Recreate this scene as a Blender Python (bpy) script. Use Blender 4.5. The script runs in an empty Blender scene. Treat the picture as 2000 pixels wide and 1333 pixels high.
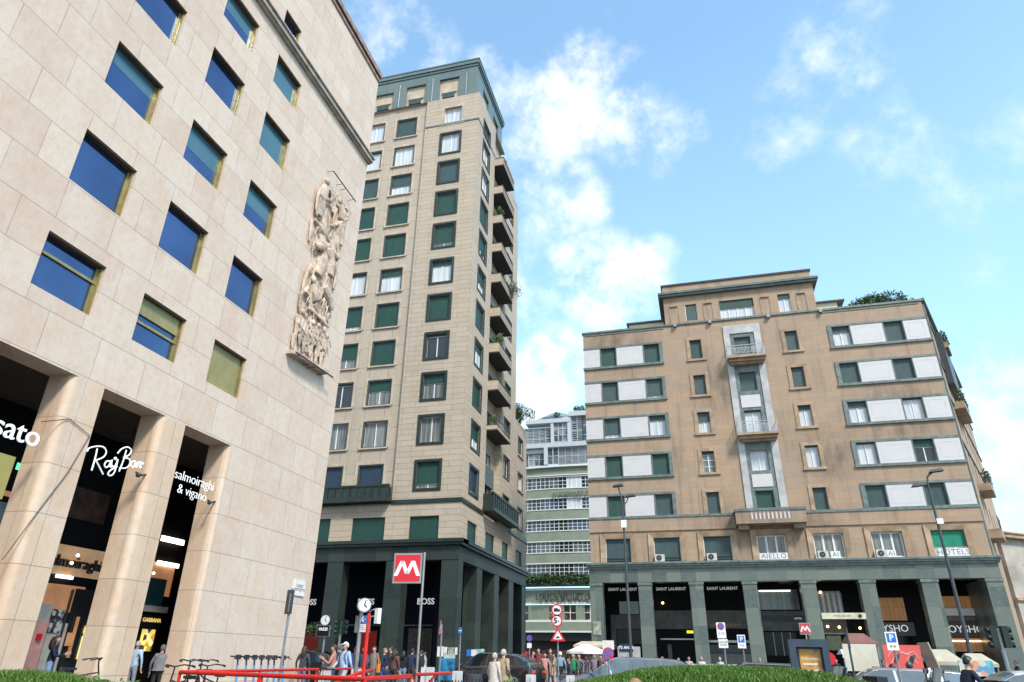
import bpy, bmesh, math, random
import numpy as np
from mathutils import Vector, Matrix, noise
R=math.radians
random.seed(7); rng=np.random.default_rng(7)
scene=bpy.context.scene; C=scene.collection
# ------------------------------------------------------------------ camera
FPX=1316.0; PITCH,ROLL,YAW=R(25.357),R(.869),R(-15.155); H=1.3
_f=Vector((math.sin(YAW)*math.cos(PITCH),math.cos(YAW)*math.cos(PITCH),math.sin(PITCH)))
_r=Vector((math.cos(YAW),-math.sin(YAW),0)); _u=_r.cross(_f)
RT=_r*math.cos(ROLL)+_u*math.sin(ROLL); UP=_u*math.cos(ROLL)-_r*math.sin(ROLL); FW=_f
cam=bpy.data.cameras.new('camera'); co=bpy.data.objects.new('camera',cam); C.objects.link(co)
m=Matrix((RT,UP,-FW)).transposed().to_4x4(); m.translation=Vector((0,0,H)); co.matrix_world=m
cam.lens=FPX*36/2000; cam.sensor_width=36; cam.clip_end=3000; cam.clip_start=.05
scene.camera=co
def ray(px,py): return FW*FPX+RT*(px-1000)-UP*(py-666.5)
def at(px,py,Y):
    d=ray(px,py); d=d*(Y/d.y); return Vector((d.x,Y,d.z+H))
def atx(px,py,X):
    d=ray(px,py); d=d*(X/d.x); return Vector((X,d.y,d.z+H))
def atz(px,py,Z):
    d=ray(px,py); d=d*((Z-H)/d.z); return Vector((d.x,d.y,Z))
# ------------------------------------------------------------------ sky, sun, exposure
scene.view_settings.view_transform='Standard'; scene.view_settings.look='None'
scene.view_settings.exposure=1.55; scene.view_settings.gamma=1
SUN_EL,SUN_AZ=R(48),R(135)      # azimuth measured clockwise from +Y
w=bpy.data.worlds.new("World"); scene.world=w; w.use_nodes=True
nt=w.node_tree; nt.nodes.clear(); N=nt.nodes.new; L=nt.links.new
wo=N('ShaderNodeOutputWorld'); bg=N('ShaderNodeBackground'); L(bg.outputs[0],wo.inputs[0])
sky=N('ShaderNodeTexSky'); sky.sky_type='NISHITA'; sky.sun_disc=False; sky.sun_elevation=SUN_EL; sky.sun_rotation=SUN_AZ
sky.ozone_density=1.6; sky.air_density=1.0; sky.dust_density=.6
tc=N('ShaderNodeTexCoord')
def wmath(op,a,b=None,clamp=False):
    n=N('ShaderNodeMath'); n.operation=op; n.use_clamp=clamp
    for i,v in enumerate((a,b)):
        if v is None: continue
        if isinstance(v,(int,float)): n.inputs[i].default_value=v
        else: L(v,n.inputs[i])
    return n.outputs[0]
def wnoise(scale,det,rough,off=(0,0,0),stretch=(1,1,1)):
    mp=N('ShaderNodeMapping'); mp.inputs['Location'].default_value=off; mp.inputs['Scale'].default_value=stretch
    L(tc.outputs['Generated'],mp.inputs[0])
    n=N('ShaderNodeTexNoise'); n.inputs['Scale'].default_value=scale; n.inputs['Detail'].default_value=det
    n.inputs['Roughness'].default_value=rough; L(mp.outputs[0],n.inputs['Vector']); return n.outputs['Fac']
big=wnoise(5.5,7,.62); fine=wnoise(17,6,.6,(3,1,2))
blobs=[(1135,130,95,.95),(1090,210,120,1.),(1200,110,75,.7),(1230,240,100,.9),(1300,250,80,.8),(1350,250,50,.7),(1290,320,45,.5),(1050,330,100,.9),(1110,390,100,.9),
 (1060,460,70,.6),(1150,560,130,1.15),(1240,550,90,1.),(1050,620,150,1.1),(1030,720,140,1.2),(1100,700,110,.8),(1640,110,130,.66),(1570,200,110,.6),(1740,250,120,.58),(1510,270,90,.55),(1660,60,90,.55),(1900,330,130,.5),(1130,20,110,.6),
 (1100,10,90,.5),(780,110,130,.85),(970,150,80,.75),(1990,930,300,.85),(1990,580,60,.4),(1400,740,200,.3),(1990,250,200,.45),(1960,600,130,.5),(1820,240,70,.5),(1290,500,55,.6),(840,80,60,.35)]
acc=None
for px,py,r,a in blobs:
    d=ray(px,py).normalized(); ang=r/FPX*.72
    dp=N('ShaderNodeVectorMath'); dp.operation='DOT_PRODUCT'; L(tc.outputs['Generated'],dp.inputs[0]); dp.inputs[1].default_value=d
    mr=N('ShaderNodeMapRange'); mr.interpolation_type='SMOOTHSTEP'; L(dp.outputs['Value'],mr.inputs[0])
    mr.inputs[1].default_value=math.cos(ang*1.7); mr.inputs[2].default_value=1.0; mr.inputs[3].default_value=0; mr.inputs[4].default_value=a
    acc=mr.outputs[0] if acc is None else wmath('MAXIMUM',acc,mr.outputs[0])
# broad cloud bank on the south side of the square
dp=N('ShaderNodeVectorMath'); dp.operation='DOT_PRODUCT'; L(tc.outputs['Generated'],dp.inputs[0]); dp.inputs[1].default_value=Vector((.1,-.92,.35)).normalized()
mr=N('ShaderNodeMapRange'); mr.interpolation_type='SMOOTHSTEP'; L(dp.outputs['Value'],mr.inputs[0]); mr.inputs[1].default_value=.35; mr.inputs[2].default_value=.85; mr.inputs[3].default_value=0; mr.inputs[4].default_value=1.1
acc=wmath('MAXIMUM',acc,mr.outputs[0])
shape=wmath('ADD',wmath('MULTIPLY',wmath('SUBTRACT',big,.5),3.6),wmath('MULTIPLY',wmath('SUBTRACT',fine,.5),2.2))
dens=wmath('ADD',wmath('MULTIPLY',acc,wmath('ADD',shape,1.15)),wmath('MULTIPLY',shape,.12))
mr=N('ShaderNodeMapRange'); mr.interpolation_type='SMOOTHSTEP'; L(dens,mr.inputs[0]); mr.inputs[1].default_value=.46; mr.inputs[2].default_value=1.75; mr.inputs[3].default_value=0; mr.inputs[4].default_value=.9
# haze towards the horizon
sx=N('ShaderNodeSeparateXYZ'); L(tc.outputs['Generated'],sx.inputs[0])
hz=N('ShaderNodeMapRange'); L(sx.outputs[2],hz.inputs[0]); hz.inputs[1].default_value=0; hz.inputs[2].default_value=.75; hz.inputs[3].default_value=.72; hz.inputs[4].default_value=0.14
mul=N('ShaderNodeMix'); mul.data_type='RGBA'; mul.blend_type='MULTIPLY'; mul.inputs[0].default_value=1
SKY=.10
L(sky.outputs[0],mul.inputs[6]); mul.inputs[7].default_value=(SKY*1.06,SKY*1.27,SKY*1.26,1)
mixh=N('ShaderNodeMix'); mixh.data_type='RGBA'; L(hz.outputs[0],mixh.inputs[0]); L(mul.outputs[2],mixh.inputs[6]); mixh.inputs[7].default_value=(.27,.43,.52,1)
mixc=N('ShaderNodeMix'); mixc.data_type='RGBA'; L(mr.outputs[0],mixc.inputs[0]); L(mixh.outputs[2],mixc.inputs[6]); mixc.inputs[7].default_value=(.46,.47,.48,1)
L(mixc.outputs[2],bg.inputs[0]); bg.inputs[1].default_value=1.0
sl=bpy.data.lights.new('sun','SUN'); sl.energy=1.6; sl.angle=R(10); sl.color=(1,.95,.87)
so=bpy.data.objects.new('sun',sl); C.objects.link(so)
sd=Vector((math.sin(SUN_AZ)*math.cos(SUN_EL),math.cos(SUN_AZ)*math.cos(SUN_EL),math.sin(SUN_EL)))
so.rotation_euler=sd.to_track_quat('Z','Y').to_euler()
# ------------------------------------------------------------------ materials
MATS={}
class NB:
    def __init__(s,name):
        s.m=bpy.data.materials.new(name); s.m.use_nodes=True; s.t=s.m.node_tree; s.b=s.t.nodes['Principled BSDF']
    def n(s,ty,**k):
        n=s.t.nodes.new(ty)
        for a,v in k.items(): setattr(n,a,v)
        return n
    def l(s,a,b): s.t.links.new(a,b)
    def mix(s,f,a,b,mode='MIX'):
        n=s.n('ShaderNodeMix',data_type='RGBA',blend_type=mode)
        for i,v in ((0,f),(6,a),(7,b)):
            if isinstance(v,(int,float)): n.inputs[i].default_value=v
            elif isinstance(v,tuple): n.inputs[i].default_value=(*v,1)[:4]
            else: s.l(v,n.inputs[i])
        return n.outputs[2]
    def noise(s,vec,scale,det=4,rough=.55,dist=0,lo=.35,hi=.65):
        n=s.n('ShaderNodeTexNoise'); n.inputs['Scale'].default_value=scale; n.inputs['Detail'].default_value=det; n.inputs['Roughness'].default_value=rough; n.inputs['Distortion'].default_value=dist
        s.l(vec,n.inputs['Vector']); r=s.n('ShaderNodeMapRange'); s.l(n.outputs['Fac'],r.inputs[0]); r.inputs[1].default_value=lo; r.inputs[2].default_value=hi
        return r.outputs[0]
    def pos(s,sc=(1,1,1),uv=False):
        g=s.n('ShaderNodeNewGeometry'); v=g.outputs['Position']
        if uv:
            x=s.n('ShaderNodeSeparateXYZ'); s.l(v,x.inputs[0]); a=s.n('ShaderNodeMath',operation='ADD'); s.l(x.outputs[0],a.inputs[0]); s.l(x.outputs[1],a.inputs[1])
            c=s.n('ShaderNodeCombineXYZ'); s.l(a.outputs[0],c.inputs[0]); s.l(x.outputs[2],c.inputs[1]); v=c.outputs[0]
        m_=s.n('ShaderNodeMapping'); m_.inputs['Scale'].default_value=sc; s.l(v,m_.inputs[0]); return m_.outputs[0]
    def bump(s,h,st,dist=.02):
        b=s.n('ShaderNodeBump'); b.inputs['Strength'].default_value=st; b.inputs['Distance'].default_value=dist; s.l(h,b.inputs['Height']); s.l(b.outputs[0],s.b.inputs['Normal'])
def plain(name,col,rough=.6,metal=0,var=.12,scale=3,emit=None,spec=None,coat=0):
    if name in MATS: return MATS[name]
    b=NB(name); c2=tuple(x*(1-var*2) for x in col)
    f=b.noise(b.pos(),scale,5)
    b.l(b.mix(f,tuple(col),c2),b.b.inputs['Base Color']); b.b.inputs['Roughness'].default_value=rough; b.b.inputs['Metallic'].default_value=metal
    if coat: b.b.inputs['Coat Weight'].default_value=coat; b.b.inputs['Coat Roughness'].default_value=.04
    if emit: b.b.inputs['Emission Color'].default_value=(*emit[0],1); b.b.inputs['Emission Strength'].default_value=emit[1]
    if spec is not None: b.b.inputs['IOR'].default_value=spec
    MATS[name]=b.m; return b.m
def slabs(name,ca,cb,cc,bw,bh,mort=.012,off=.5,stain=(.3,.25,.2),stainamt=.3,rough=.75,mcol=(.16,.13,.11),streak=1.0,vscale=1.0,sq=1.0,freq=2,zoff=0,vj=1.0):
    b=NB(name); uv=b.pos((1,1,1),True)
    mp=b.n('ShaderNodeMapping'); mp.inputs['Location'].default_value=(0.37,zoff,0); b.l(uv,mp.inputs[0]); v=mp.outputs[0]
    def br(c1,c2,mo,bias=0):
        k=b.n('ShaderNodeTexBrick'); k.offset=off; k.squash=sq; k.squash_frequency=freq; b.l(v,k.inputs['Vector']); k.inputs['Color1'].default_value=(*c1,1); k.inputs['Color2'].default_value=(*c2,1); k.inputs['Mortar'].default_value=(*mo,1)
        k.inputs['Scale'].default_value=1; k.inputs['Mortar Size'].default_value=mort; k.inputs['Mortar Smooth'].default_value=.2; k.inputs['Bias'].default_value=bias
        k.inputs['Brick Width'].default_value=bw; k.inputs['Row Height'].default_value=bh; return k
    k1=br(ca,cb,mcol); 
    base=k1.outputs['Color']
    p=b.pos((1,1,streak))
    f1=b.noise(p,1.1*vscale,6,.6,.4,.42,.68); base=b.mix(f1,base,b.mix(.55,base,tuple(cc)))
    f2=b.noise(b.pos((1,1,streak)),5*vscale,6,.65,.6,.45,.75); base=b.mix(f2,base,b.mix(.35,base,tuple(stain)))
    # rain streaks and dirt running down the face
    f3=b.noise(b.pos((1.0,1.0,.09)),1.6,5,.6,0,.52,.8)
    m3=b.n('ShaderNodeMath',operation='MULTIPLY'); b.l(f3,m3.inputs[0]); m3.inputs[1].default_value=stainamt; base=b.mix(m3.outputs[0],base,tuple(stain))
    f4=b.noise(b.pos(),28,4,.7,0,.3,.7); base=b.mix(f4,base,b.mix(.14,base,tuple(x*.4 for x in stain)))
    mf=k1.outputs['Fac']
    if vj<1:   # faint upright joints, stronger bed joints
        x=b.n('ShaderNodeSeparateXYZ'); b.l(v,x.inputs[0]); d_=b.n('ShaderNodeMath',operation='DIVIDE'); b.l(x.outputs[1],d_.inputs[0]); d_.inputs[1].default_value=bh
        w_=b.n('ShaderNodeMath',operation='PINGPONG'); b.l(d_.outputs[0],w_.inputs[0]); w_.inputs[1].default_value=.5
        r_=b.n('ShaderNodeMapRange'); b.l(w_.outputs[0],r_.inputs[0]); r_.inputs[1].default_value=.0; r_.inputs[2].default_value=.03; r_.inputs[3].default_value=1; r_.inputs[4].default_value=vj
        q_=b.n('ShaderNodeMath',operation='MULTIPLY'); b.l(mf,q_.inputs[0]); b.l(r_.outputs[0],q_.inputs[1]); mf=q_.outputs[0]
    base=b.mix(mf,base,tuple(mcol))
    b.l(base,b.b.inputs['Base Color']); b.b.inputs['Roughness'].default_value=rough
    inv=b.n('ShaderNodeMath',operation='SUBTRACT'); inv.inputs[0].default_value=1; b.l(k1.outputs['Fac'],inv.inputs[1])
    ad=b.n('ShaderNodeMath',operation='MULTIPLY_ADD'); b.l(f4,ad.inputs[0]); ad.inputs[1].default_value=.1; b.l(inv.outputs[0],ad.inputs[2]); b.bump(ad.outputs[0],.35,.015)
    MATS[name]=b.m; return b.m
def marble(name,c1,c2,vein,bw,bh,mort=.008,rough=.28,vamt=.6):
    b=NB(name); uv=b.pos((1,1,1),True)
    k=b.n('ShaderNodeTexBrick'); k.offset=.0; b.l(uv,k.inputs['Vector']); k.inputs['Scale'].default_value=1; k.inputs['Mortar Size'].default_value=mort; k.inputs['Brick Width'].default_value=bw; k.inputs['Row Height'].default_value=bh
    k.inputs['Color1'].default_value=(*c1,1); k.inputs['Color2'].default_value=(*c2,1); k.inputs['Mortar'].default_value=(*[x*.4 for x in c1],1)
    sh=b.n('ShaderNodeVectorMath',operation='ADD'); b.l(b.pos(),sh.inputs[0]); sc=b.n('ShaderNodeVectorMath',operation='SCALE'); b.l(k.outputs['Color'],sc.inputs[0]); sc.inputs['Scale'].default_value=40; b.l(sc.outputs[0],sh.inputs[1])
    f=b.noise(sh.outputs[0],2.2,8,.7,1.2,.35,.7); col=b.mix(f,k.outputs['Color'],b.mix(.6,k.outputs['Color'],tuple(c2)))
    wv=b.n('ShaderNodeTexNoise'); wv.inputs['Scale'].default_value=1.3; wv.inputs['Detail'].default_value=7; wv.inputs['Distortion'].default_value=1.6; b.l(sh.outputs[0],wv.inputs['Vector'])
    a=b.n('ShaderNodeMath',operation='SUBTRACT'); b.l(wv.outputs['Fac'],a.inputs[0]); a.inputs[1].default_value=.5; ab=b.n('ShaderNodeMath',operation='ABSOLUTE'); b.l(a.outputs[0],ab.inputs[0])
    r=b.n('ShaderNodeMapRange'); b.l(ab.outputs[0],r.inputs[0]); r.inputs[1].default_value=.0; r.inputs[2].default_value=.028; r.inputs[3].default_value=vamt; r.inputs[4].default_value=0
    col=b.mix(r.outputs[0],col,tuple(vein)); b.l(col,b.b.inputs['Base Color']); b.b.inputs['Roughness'].default_value=rough
    MATS[name]=b.m; return b.m
def slats(name,col,pitch=.055,rough=.5):
    b=NB(name); x=b.n('ShaderNodeSeparateXYZ'); g=b.n('ShaderNodeNewGeometry'); b.l(g.outputs['Position'],x.inputs[0])
    m_=b.n('ShaderNodeMath',operation='MULTIPLY'); b.l(x.outputs[2],m_.inputs[0]); m_.inputs[1].default_value=1/pitch
    fr=b.n('ShaderNodeMath',operation='FRACT'); b.l(m_.outputs[0],fr.inputs[0])
    r=b.n('ShaderNodeMapRange'); b.l(fr.outputs[0],r.inputs[0]); r.inputs[1].default_value=0; r.inputs[2].default_value=.22
    f=b.noise(b.pos((1,1,.4)),2.5,4,.5,0,.3,.75)
    c=b.mix(f,tuple(col),tuple(x*.72 for x in col)); c=b.mix(r.outputs[0],b.mix(.55,c,(0,0,0)),c)
    b.l(c,b.b.inputs['Base Color']); b.b.inputs['Roughness'].default_value=rough; b.bump(fr.outputs[0],.5,.01)
    MATS[name]=b.m; return b.m
def glassm(name,col,rough=.03,metal=0,ior=1.6,var=.3,scale=1.2,psc=(1,1,1)):
    b=NB(name); f=b.noise(b.pos(psc),scale,3,.5,0,.35,.65); b.l(b.mix(f,tuple(col),tuple(x*(1-var) for x in col)),b.b.inputs['Base Color'])
    b.b.inputs['Roughness'].default_value=rough; b.b.inputs['Metallic'].default_value=metal; b.b.inputs['IOR'].default_value=ior
    MATS[name]=b.m; return b.m
def checker(name,cols,scale,rough=.6,emit=0):
    b=NB(name); v=b.n('ShaderNodeTexVoronoi'); v.inputs['Scale'].default_value=scale; b.l(b.pos((1,1,1)),v.inputs['Vector'])
    r=b.n('ShaderNodeValToRGB'); r.color_ramp.interpolation='CONSTANT'; el=r.color_ramp.elements
    for i,c in enumerate(cols):
        e=el[i] if i<2 else el.new(i/len(cols)); e.position=i/len(cols); e.color=(*c,1)
    s_=b.n('ShaderNodeSeparateColor'); b.l(v.outputs['Color'],s_.inputs[0]); b.l(s_.outputs[0],r.inputs[0]); b.l(r.outputs[0],b.b.inputs['Base Color']); b.b.inputs['Roughness'].default_value=rough
    if emit: b.l(r.outputs[0],b.b.inputs['Emission Color']); b.b.inputs['Emission Strength'].default_value=emit
    MATS[name]=b.m; return b.m
def leafm(name,c1,c2,sc=6):
    b=NB(name); f=b.noise(b.pos(),sc,3,.6,0,.35,.65); g=b.n('ShaderNodeObjectInfo')
    b.l(b.mix(f,tuple(c1),tuple(c2)),b.b.inputs['Base Color']); b.b.inputs['Roughness'].default_value=.5
    b.b.inputs['Subsurface Weight'].default_value=.0; MATS[name]=b.m; return b.m
STONE=slabs('cream_travertine',(.67,.54,.425),(.60,.45,.345),(.68,.60,.525),1.75,1.25,.009,.41,(.46,.29,.19),.2,.62,(.27,.20,.15),.8,zoff=.49,vj=.14)
STONEP=slabs('cream_travertine_pillar',(.66,.49,.345),(.60,.42,.295),(.68,.59,.50),.9,1.25,.009,0,(.47,.29,.17),.3,.6,(.27,.20,.15),.75,zoff=.49,vj=.2)
TSTONE=slabs('tower_stone_courses',(.50,.395,.285),(.43,.34,.25),(.46,.41,.34),2.1,.46,.016,.5,(.30,.25,.21),.4,.75,(.20,.16,.13),1,vj=.55)
TPANEL=slabs('tower_stone_panels',(.49,.39,.285),(.43,.345,.26),(.45,.405,.35),1.77,1.84,.02,0,(.28,.25,.22),.45,.75,(.19,.15,.125),1,zoff=.1)
TSM=plain('tower_stone_trim',(.53,.43,.325),.75,0,.15,1.2)
RSTONE=slabs('brown_sandstone',(.44,.29,.18),(.36,.255,.175),(.33,.29,.24),1.3,.42,.005,.5,(.17,.125,.09),.95,.8,(.22,.15,.10),2.2,1.2)
_b=NB.__new__(NB); _b.m=RSTONE; _b.t=RSTONE.node_tree; _b.b=_b.t.nodes['Principled BSDF']
def soot(b,spots,col,amt):
    src=b.b.inputs['Base Color'].links[0].from_socket; p=b.pos()
    for c,r in spots:
        d=b.n('ShaderNodeVectorMath',operation='DISTANCE'); b.l(p,d.inputs[0]); d.inputs[1].default_value=c; q=b.n('ShaderNodeMapRange'); q.interpolation_type='SMOOTHSTEP'; b.l(d.outputs['Value'],q.inputs[0]); q.inputs[1].default_value=r; q.inputs[2].default_value=r*.15; q.inputs[3].default_value=0; q.inputs[4].default_value=amt
        f=b.noise(b.pos((1,1,.35)),1.5,6,.65,.3,.3,.7); m=b.n('ShaderNodeMath',operation='MULTIPLY'); b.l(q.outputs[0],m.inputs[0]); b.l(f,m.inputs[1]); src=b.mix(m.outputs[0],src,col)
    b.l(src,b.b.inputs['Base Color'])
soot(_b,[((2.6,55,10.6),3.0),((8.6,55,10.4),2.6),((5.5,55,9.9),3.2),((-5,55,27),4.5),((16,55,19),5),((10.4,55,16),3.5),((2.9,55,22),3.5)],(.09,.07,.055),.75)
RTRIM=plain('sandstone_trim',(.42,.295,.19),.75,0,.2,1.5)
GMARB=marble('green_marble_light',(.045,.072,.075),(.15,.172,.14),(.25,.29,.27),1.07,1.25,vamt=.10,rough=.35)
GTRIM=plain('green_stone_trim',(.15,.195,.18),.5,0,.22,2.5)
DMARB=marble('green_marble_dark',(.005,.0095,.0085),(.026,.036,.028),(.05,.065,.055),1.3,1.3,vamt=.25,rough=.55)
CROWN=marble('green_marble_crown',(.085,.13,.125),(.13,.17,.16),(.20,.26,.24),1.5,2.0,vamt=.3)
DGREEN=plain('dark_green_trim',(.018,.032,.027),.45,0,.25,2)
WPANEL=plain('white_marble',(.55,.53,.53),.45,0,.025,1.2)
BAYW=plain('grey_white_marble',(.48,.47,.47),.45,0,.16,1.5)
SHG=slats('shutter_green',(.004,.058,.042)); SHT=slats('shutter_teal',(.035,.078,.082)); SHB=slats('shutter_blue',(.012,.04,.075)); SHO=slats('shutter_olive',(.34,.30,.13),.09,.35); SHGB=slats('shutter_bright_green',(.0,.25,.14))
WHITEF=plain('white_window_frame',(.75,.75,.74),.4,0,.05)
DARKF=plain('dark_window_frame',(.05,.065,.06),.45,0,.15)
BRASS=plain('brass_lining',(.36,.30,.13),.35,.35,.15)
BROWN=plain('brown_metal_soffit',(.10,.065,.04),.5,0,.2)
GD=glassm('glass_dark',(.02,.025,.03)); GC=glassm('glass_with_curtain',(.23,.25,.24),.05,0,1.5,.6,1,(7,7,.3)); GW=glassm('glass_white_curtain_reflection',(.60,.63,.67),.08,0,1.5,.28,1,(5,5,.25))  # white pane colour holds painted cloud reflection as well as curtain
GB=glassm('glass_sky_blue',(.10,.16,.30),.02,.85,1.5,.25,.5); GBL=glassm('glass_blind',(.09,.19,.23),.15,.3,1.5,.1)
BLACK=plain('black_paint',(.012,.012,.014),.4); BLK2=plain('charcoal',(.03,.03,.033),.6)
WHITE=plain('white_paint',(.78,.78,.77),.5,0,.04); RED=plain('red_paint',(.62,.02,.015),.35,0,.1); SIGNRED=plain('sign_red',(.65,.012,.03),.35,0,.05)
BLUE=plain('sign_blue',(.02,.16,.55),.4,0,.05); GREY=plain('grey_metal',(.30,.32,.34),.4,.5,.15); DGREY=plain('dark_grey_metal',(.07,.08,.09),.45,.3); STEEL=plain('brushed_steel',(.42,.41,.38),.35,.8,.1)
LITW=plain('lit_white_letters',(.85,.85,.85),.4,0,0,emit=((1,1,1),.12))
WARM=plain('warm_lamp',(1,.8,.5),.4,0,0,emit=((1,.62,.28),3.0))
PAPER=plain('paper_white',(.72,.71,.68),.7,0,.08,8)
# ------------------------------------------------------------------ mesh helpers
def wloc(o):
    v=Vector((0,0,0))
    while o is not None: v=v+Vector(o.location); o=o.parent
    return v
def tag(o,label=None,cat=None,group=None,kind=None):
    if label: o['label']=label
    if cat: o['category']=cat
    if group: o['group']=group
    if kind: o['kind']=kind
    return o
def thing(name,label,cat,loc=(0,0,0),rz=0,group=None):
    o=bpy.data.objects.new(name,None); C.objects.link(o); o.location=loc; o.rotation_euler=(0,0,rz); o.empty_display_size=.2
    return tag(o,label,cat,group)
class F:
    """facade frame: u along, z up, w outward"""
    def __init__(s,o,u): s.o=Vector(o); s.u=Vector(u).normalized(); s.n=s.u.cross(Vector((0,0,1)))
    def p(s,u,z,w=0): return s.o+s.u*u+s.n*w+Vector((0,0,z))
WF=F((0,0,0),(1,0,0))
SPLIT={'roof_coping','band_line','side_ledge','roof_room','roof_room_edge','floodlight','cornice','ledge','belt_course','stone_belt','bay_surround','bay_frame','pilaster','lintel','attic_cornice','side_window','windscreen','door_handle','eye','ear','balcony_plants','rail_post','leg','arm','drainpipe','niche_edge','jamb','top_rail','signal_head','balcony_wall','guard_rail','relief_rod','wheel','shop_mullion','balusters','wall','arcade_ceiling','crown','white_fascia','terrace_plants','corner_strip','sill','text_line','symbol','red_triangle','surround','stone_surround','window_band','foliage_x','horn_shape','white_lines','panel_ribs','body_x'}
class MB:
    def __init__(s): s.v=[]; s.f=[]; s.m=[]; s.mi=0
    def poly(s,pts,mi=None):
        i=len(s.v); s.v+= [Vector(p) for p in pts]; s.f.append(list(range(i,i+len(pts)))); s.m.append(s.mi if mi is None else mi)
    def hexa(s,P,mi=None):   # 8 pts: bottom 4 ccw, top 4 ccw
        i=len(s.v); s.v+=[Vector(p) for p in P]
        for f in ((3,2,1,0),(4,5,6,7),(0,1,5,4),(1,2,6,5),(2,3,7,6),(3,0,4,7)): s.f.append([i+a for a in f]); s.m.append(s.mi if mi is None else mi)
        return s
    def box(s,x0,x1,y0,y1,z0,z1,mi=None):
        return s.hexa([(x0,y0,z0),(x1,y0,z0),(x1,y1,z0),(x0,y1,z0),(x0,y0,z1),(x1,y0,z1),(x1,y1,z1),(x0,y1,z1)],mi)
    def fb(s,fr,u0,u1,z0,z1,w0,w1,mi=None):
        P=fr.p; return s.hexa([P(u0,z0,w1),P(u1,z0,w1),P(u1,z0,w0),P(u0,z0,w0),P(u0,z1,w1),P(u1,z1,w1),P(u1,z1,w0),P(u0,z1,w0)],mi)
    def tube(s,pts,r,n=8,mi=None,caps=True):
        pts=[Vector(p) for p in pts]; rs=r if isinstance(r,(list,tuple)) else [r]*len(pts); rings=[]
        for k,p in enumerate(pts):
            d=(pts[min(k+1,len(pts)-1)]-pts[max(k-1,0)]).normalized(); a=d.orthogonal() if abs(d.z)>.95 else d.cross(Vector((0,0,1))); a.normalize(); b=d.cross(a)
            if k and a.dot(pa)<0: a=-a; b=-b
            pa=a; i=len(s.v); rings.append(i)
            s.v+=[p+(a*math.cos(t)+b*math.sin(t))*rs[k] for t in [2*math.pi*j/n for j in range(n)]]
        M=s.mi if mi is None else mi
        for q in range(len(rings)-1):
            for j in range(n): s.f.append([rings[q]+j,rings[q]+(j+1)%n,rings[q+1]+(j+1)%n,rings[q+1]+j]); s.m.append(M)
        if caps: s.f.append([rings[0]+j for j in range(n)][::-1]); s.m.append(M); s.f.append([rings[-1]+j for j in range(n)]); s.m.append(M)
        return s
    def disc(s,c,nrm,r,t,n=24,mi=None,ry=None,up=Vector((0,0,1))):
        c=Vector(c); nrm=Vector(nrm).normalized(); a=up.cross(nrm).normalized(); b=nrm.cross(a); i=len(s.v); ry=ry or r
        for k in (0,1): s.v+=[c+nrm*(t*k)+a*math.cos(2*math.pi*j/n)*r+b*math.sin(2*math.pi*j/n)*ry for j in range(n)]
        M=s.mi if mi is None else mi
        for j in range(n): s.f.append([i+j,i+(j+1)%n,i+n+(j+1)%n,i+n+j]); s.m.append(M)
        s.f.append([i+j for j in range(n)][::-1]); s.m.append(M); s.f.append([i+n+j for j in range(n)]); s.m.append(M); return s
    def prism(s,fr,pts,w0,w1,mi=None):
        i=len(s.v); n=len(pts); s.v+=[fr.p(u,z,w0) for u,z in pts]+[fr.p(u,z,w1) for u,z in pts]; M=s.mi if mi is None else mi
        s.f.append([i+j for j in range(n)][::-1]); s.m.append(M); s.f.append([i+n+j for j in range(n)]); s.m.append(M)
        for j in range(n): s.f.append([i+j,i+(j+1)%n,i+n+(j+1)%n,i+n+j]); s.m.append(M)
        return s
    def ball(s,c,r,nu=12,nv=8,mi=None,zmin=-1):
        c=Vector(c); r=Vector(r) if not isinstance(r,(int,float)) else Vector((r,r,r)); i=len(s.v); M=s.mi if mi is None else mi
        for a in range(nv+1):
            ph=math.pi*a/nv
            for b in range(nu):
                th=2*math.pi*b/nu; s.v.append(c+Vector((r.x*math.sin(ph)*math.cos(th),r.y*math.sin(ph)*math.sin(th),r.z*max(zmin,math.cos(ph)))))
        for a in range(nv):
            for b in range(nu): s.f.append([i+a*nu+b,i+(a+1)*nu+b,i+(a+1)*nu+(b+1)%nu,i+a*nu+(b+1)%nu]); s.m.append(M)
        return s
    def wall(s,fr,u0,u1,z0,z1,holes,depth,w=0,mi=0,rmi=None):
        us=sorted({u0,u1,*[x for h in holes for x in h[:2] if u0<x<u1]}); zs=sorted({z0,z1,*[x for h in holes for x in h[2:4] if z0<x<z1]})
        for a,b in zip(us,us[1:]):
            for c,d in zip(zs,zs[1:]):
                mu,mz=(a+b)/2,(c+d)/2
                if any(h[0]<mu<h[1] and h[2]<mz<h[3] for h in holes): continue
                s.poly([fr.p(a,c,w),fr.p(b,c,w),fr.p(b,d,w),fr.p(a,d,w)],mi)
        rm=mi if rmi is None else rmi
        for h in holes:
            a,b,c,d=h[:4]; dp=h[4] if len(h)>4 else depth; a,b,c,d=max(a,u0),min(b,u1),max(c,z0),min(d,z1); P=fr.p
            s.poly([P(a,c,w),P(a,d,w),P(a,d,w-dp),P(a,c,w-dp)],rm); s.poly([P(b,d,w),P(b,c,w),P(b,c,w-dp),P(b,d,w-dp)],rm)
            s.poly([P(a,d,w),P(b,d,w),P(b,d,w-dp),P(a,d,w-dp)],rm); s.poly([P(b,c,w),P(a,c,w),P(a,c,w-dp),P(b,c,w-dp)],rm)
        return s
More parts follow.
